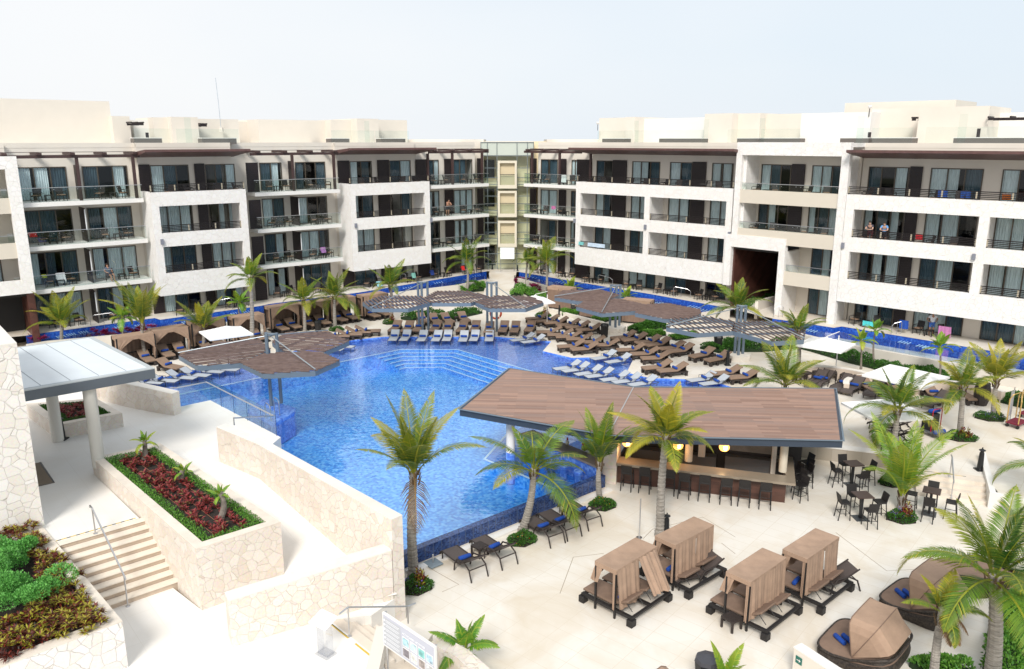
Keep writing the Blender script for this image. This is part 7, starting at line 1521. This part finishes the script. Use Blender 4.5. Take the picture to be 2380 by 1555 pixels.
# raised planter contents (planter soil at 2.22)
def inside(pts,r):
    a,b,c,d_=pts; u,v=r.random(),r.random(); return (a.lerp(b,u)).lerp(d_.lerp(c,u),v),u,v
def fill(label,pts,z,rows,seed,edge=.2,dens=1.0):
    r=random.Random(seed); k=0
    m=MB()
    A,B,C,D=pts
    def gp():
        while True:
            p,u,v=inside(pts,r); L1_=(B-A).length; W_=(D-A).length; e=min(u*L1_,(1-u)*L1_,v*W_,(1-v)*W_)
            if e<edge*(.7+.6*r.random()): return Vector((p.x,p.y,z+r.uniform(0,.20))),Vector((0,0,1))
    leaves(m,gp,int(9000*dens),r,.075); t=empty('edging_plants',label,'plants',(0,0,0)); m.obj('foliage',LEAF2 if seed%2 else LEAF,t)
    L1_=(B-A).length; W_=(D-A).length; nx=int(L1_/.34); ny=int(W_/.34); cnt=0
    for i in range(nx):
        for j in range(ny):
            u=(i+.5+r.uniform(-.25,.25))/nx; v=(j+.5+r.uniform(-.25,.25))/ny
            if min(u*L1_,(1-u)*L1_)<edge*1.1 or min(v*W_,(1-v)*W_)<edge*1.1 or r.random()<.12: continue
            p=(A.lerp(B,u)).lerp(D.lerp(C,u),v); RP[r.randrange(4)].put((p.x,p.y,z),r.uniform(0,6),'small red leaved bedding plant in rows of the %s'%('long planter' if seed%2 else 'square planter'),'bedding plant','red bedding plants in the %s'%('long planter' if seed%2 else 'square planter'),r.uniform(1.1,1.7))
RP=[]
for q in range(4):
    r=random.Random(q); k_=Kind('bedding_plant'); m=MB()
    for k in range(34): th=r.uniform(0,2*PI); m.leaf(Vector((r.uniform(-.06,.06),r.uniform(-.06,.06),r.uniform(.0,.14))),Vector((math.cos(th),math.sin(th),r.uniform(.3,1.4))),r.uniform(.09,.15),.055,Vector((0,0,1)),(r.random(),(.9 if r.random()<.12 else 0),0),bend=.2)
    k_.part('leaves',m,RED); RP.append(k_)
fill('green edging plants round the long planter',in1,2.22,0,1,.30); fill('green edging plants round the square planter',in2,2.17,0,2,.35,.7)
for j in (.28,.5,.72):   # irrigation lines
    a=in1[0].lerp(in1[3],j); b=in1[1].lerp(in1[2],j); m=MB(); m.tube([Vector((a.x,a.y,2.235)),Vector(((a.x+b.x)/2,(a.y+b.y)/2,2.27)),Vector((b.x,b.y,2.235))],.009,4); tag(m.obj('irrigation_hose',mat('brown hose',(.30,.12,.07),.6)),ORD[int(j*4)-1 if j>.3 else 0]+' thin brown irrigation hose from the left across the long planter','hose','irrigation hoses')
# corner bed, lower left: crotons in clumps and a bright green shrub
CRK=[]
for q in range(4):
    r=random.Random(q+20); k_=Kind('croton_plant'); m=MB()
    for s_ in range(7):
        a=Vector((r.uniform(-.16,.16),r.uniform(-.16,.16),r.uniform(.1,.40))); yl=r.random()<(.75 if q%2==0 else .35)
        for k in range(22): th=r.uniform(0,2*PI); m.leaf(a,Vector((math.cos(th),math.sin(th),r.uniform(.2,1.6))),r.uniform(.13,.24),.035,Vector((0,0,1)),(r.random()**1.6,(r.uniform(.5,1) if yl and r.random()<.7 else 0),0),bend=.3)
    k_.part('leaves',m,CROT); m=MB(); m.tube([(0,0,0),(0,0,.2)],.02,5); k_.part('stem',m,TRUNK); CRK.append(k_)
def qq(x,y): return P(*zq(x,y),1.75)
r=random.Random(4); cpos=[]
for k in range(900):
    x=r.uniform(-30,575); y=r.uniform(820,1500)
    if y<820+ (60-x)*.3 and x<60: continue
    # inside bed: right limit follows the rim
    lim=240+(y-860)*.74; 
    if x>lim-25: continue
    # front rim
    if y>1520-x*.36: continue
    # green shrub area
    if x<250 and 900<y<1330 and (x/250)**2+((y-1110)/235)**2<.8: continue
    p=qq(x,y)
    if all((p-c_).length>.25 for c_ in cpos): cpos.append(p)
for p in cpos: CRK[r.randrange(4)].put((p.x,p.y,1.62),r.uniform(0,6),'croton with mixed dark red and yellow leaves in the lower left corner planter','croton','crotons in the lower left corner planter',r.uniform(.85,1.25))
for i,(x,y,s_,lb) in enumerate(((75,1210,1.5,'large bright green leafy shrub in the lower left corner planter'),(-30,1010,1.2,'second bright green shrub by the stone tower at the left edge'))):
    p=qq(x,y); r=random.Random(i+60); t=empty('green_shrub',lb,'shrub',(p.x,p.y,1.6)); m=MB(); cs=[(Vector((r.uniform(-.75,.75),r.uniform(-.6,.6),r.uniform(.15,.6)))*s_,r.uniform(.20,.34)*s_) for _ in range(22)]
    def f():
        c_,q=r.choice(cs); d=Vector((r.gauss(0,1),r.gauss(0,1),abs(r.gauss(0,1)))).normalized(); return c_+d*q*(.75+.25*r.random()),d
    leaves(m,f,16000,r,.085,wd=.42); m.obj('foliage',mat_leaf('fresh shrub leaf',(.06,.24,.04),(.21,.55,.12)),t)
    m=MB(); m.tube([(0,0,0),(0,0,.5)],.05,6); m.obj('stem',TRUNK,t)
# curved seating nooks on the right
for i,(x,y,rad,a0,a1,lb) in enumerate(((1935,905,2.6,20,165,'first curved cream seat wall from the left on the right deck'),(2075,925,2.4,20,165,'middle curved cream seat wall on the right deck'),(2235,945,2.6,15,165,'curved cream seat wall behind the wicker hamper'))):
    c_=P(x,y,0); t=empty('curved_wall',lb,'curved wall',(c_.x,c_.y,0),0,'curved seat walls on the right deck'); pts=[Vector((rad*math.cos(R(a0+(a1-a0)*k/20)),rad*math.sin(R(a0+(a1-a0)*k/20)),0)) for k in range(21)]; m=MB(); m.wall(pts,.3,0,.62,-1); m.obj('masonry',mat('pinkish cream render',(.60,.50,.41),.8),t); m=MB(); m.wall(pts,.34,.622,.67,-1); m.obj('coping',COPE,t)
    if i==0:
        for k in range(5):
            q=pts[4+3*k]*.82; STB.put((c_.x+q.x,c_.y+q.y,0),math.atan2(q.y,q.x),'dark wicker stool inside the curved seat wall, %s from the right'%ORD[k],'stool','wicker stools in the curved nook',1.2)
    else:
        CLN=[(-.9,.4),(.7,.4)]
        for k,(dx,dy) in enumerate(CLN): CL.put((c_.x+dx,c_.y+dy-.3,0),R(5),('left','right')[k]+' brown lounger in the '+('middle curved nook' if i==1 else 'curved nook behind the hamper'),'sun lounger','brown loungers in the curved nooks'); towel_on(c_.x+dx,c_.y+dy-.3,0,R(5),'blue towel on the '+('left','right')[k]+' lounger, '+('middle curved nook' if i==1 else 'nook behind the hamper'))
# cream bed walls in the garden under the right canopies and behind the cabanas
for pts,h,lb in (([P(*z3b(560,640),.3),P(*z3b(780,615),.3)],.6,'cream wall behind the white tilting parasol'),([P(*z3b(640,700),.2),P(*z3b(900,775),.2),P(*z3b(1330,880),.2),P(*z3b(1600,990),.2)],.3,'low cream kerb wall behind the back lounger row'),([P(*zk(640,520),.3),P(*zk(760,520),.3)],.0,'x')):
    if lb=='x': continue
    t=empty('low_wall',lb,'wall',(0,0,0)); m=MB(); m.wall([V(p,0) for p in pts],.25,-.1,h,1); m.obj('masonry',CREAM,t)
pb_=P(*z3b(1525,1060),0); t=empty('post_plinth','octagonal cream plinth under the right canopy posts','plinth',(m3.x,m3.y-.1,0)); m=MB(); m.lathe([(.85,0),(.85,.35)],8); m.obj('plinth',CREAM,t)
t=empty('post_plinth','octagonal cream plinth under the open slatted canopy posts','plinth',(m4.x,m4.y-.1,0)); m=MB(); m.lathe([(.8,0),(.8,.35)],8); m.obj('plinth',CREAM,t)

# fine joints cut in the paving
mb=MB()
for pl_,cf in (([(275,1060),(362,822),(560,798)],z9),([(380,660),(715,912),(1000,898)],zc_),([(820,700),(880,640),(1210,560),(1420,690)],z9),([(1330,730),(1420,800)],z9),([(1200,1050),(1310,1000),(1080,870)],za)):
    pts=[P(*cf(x,y),PZ) for x,y in pl_]; mb.wall(pts,.022,PZ+.001,PZ+.004,1)
struct(mb.obj('paving_joint',mat('paving joint',(.33,.26,.19),.9)))
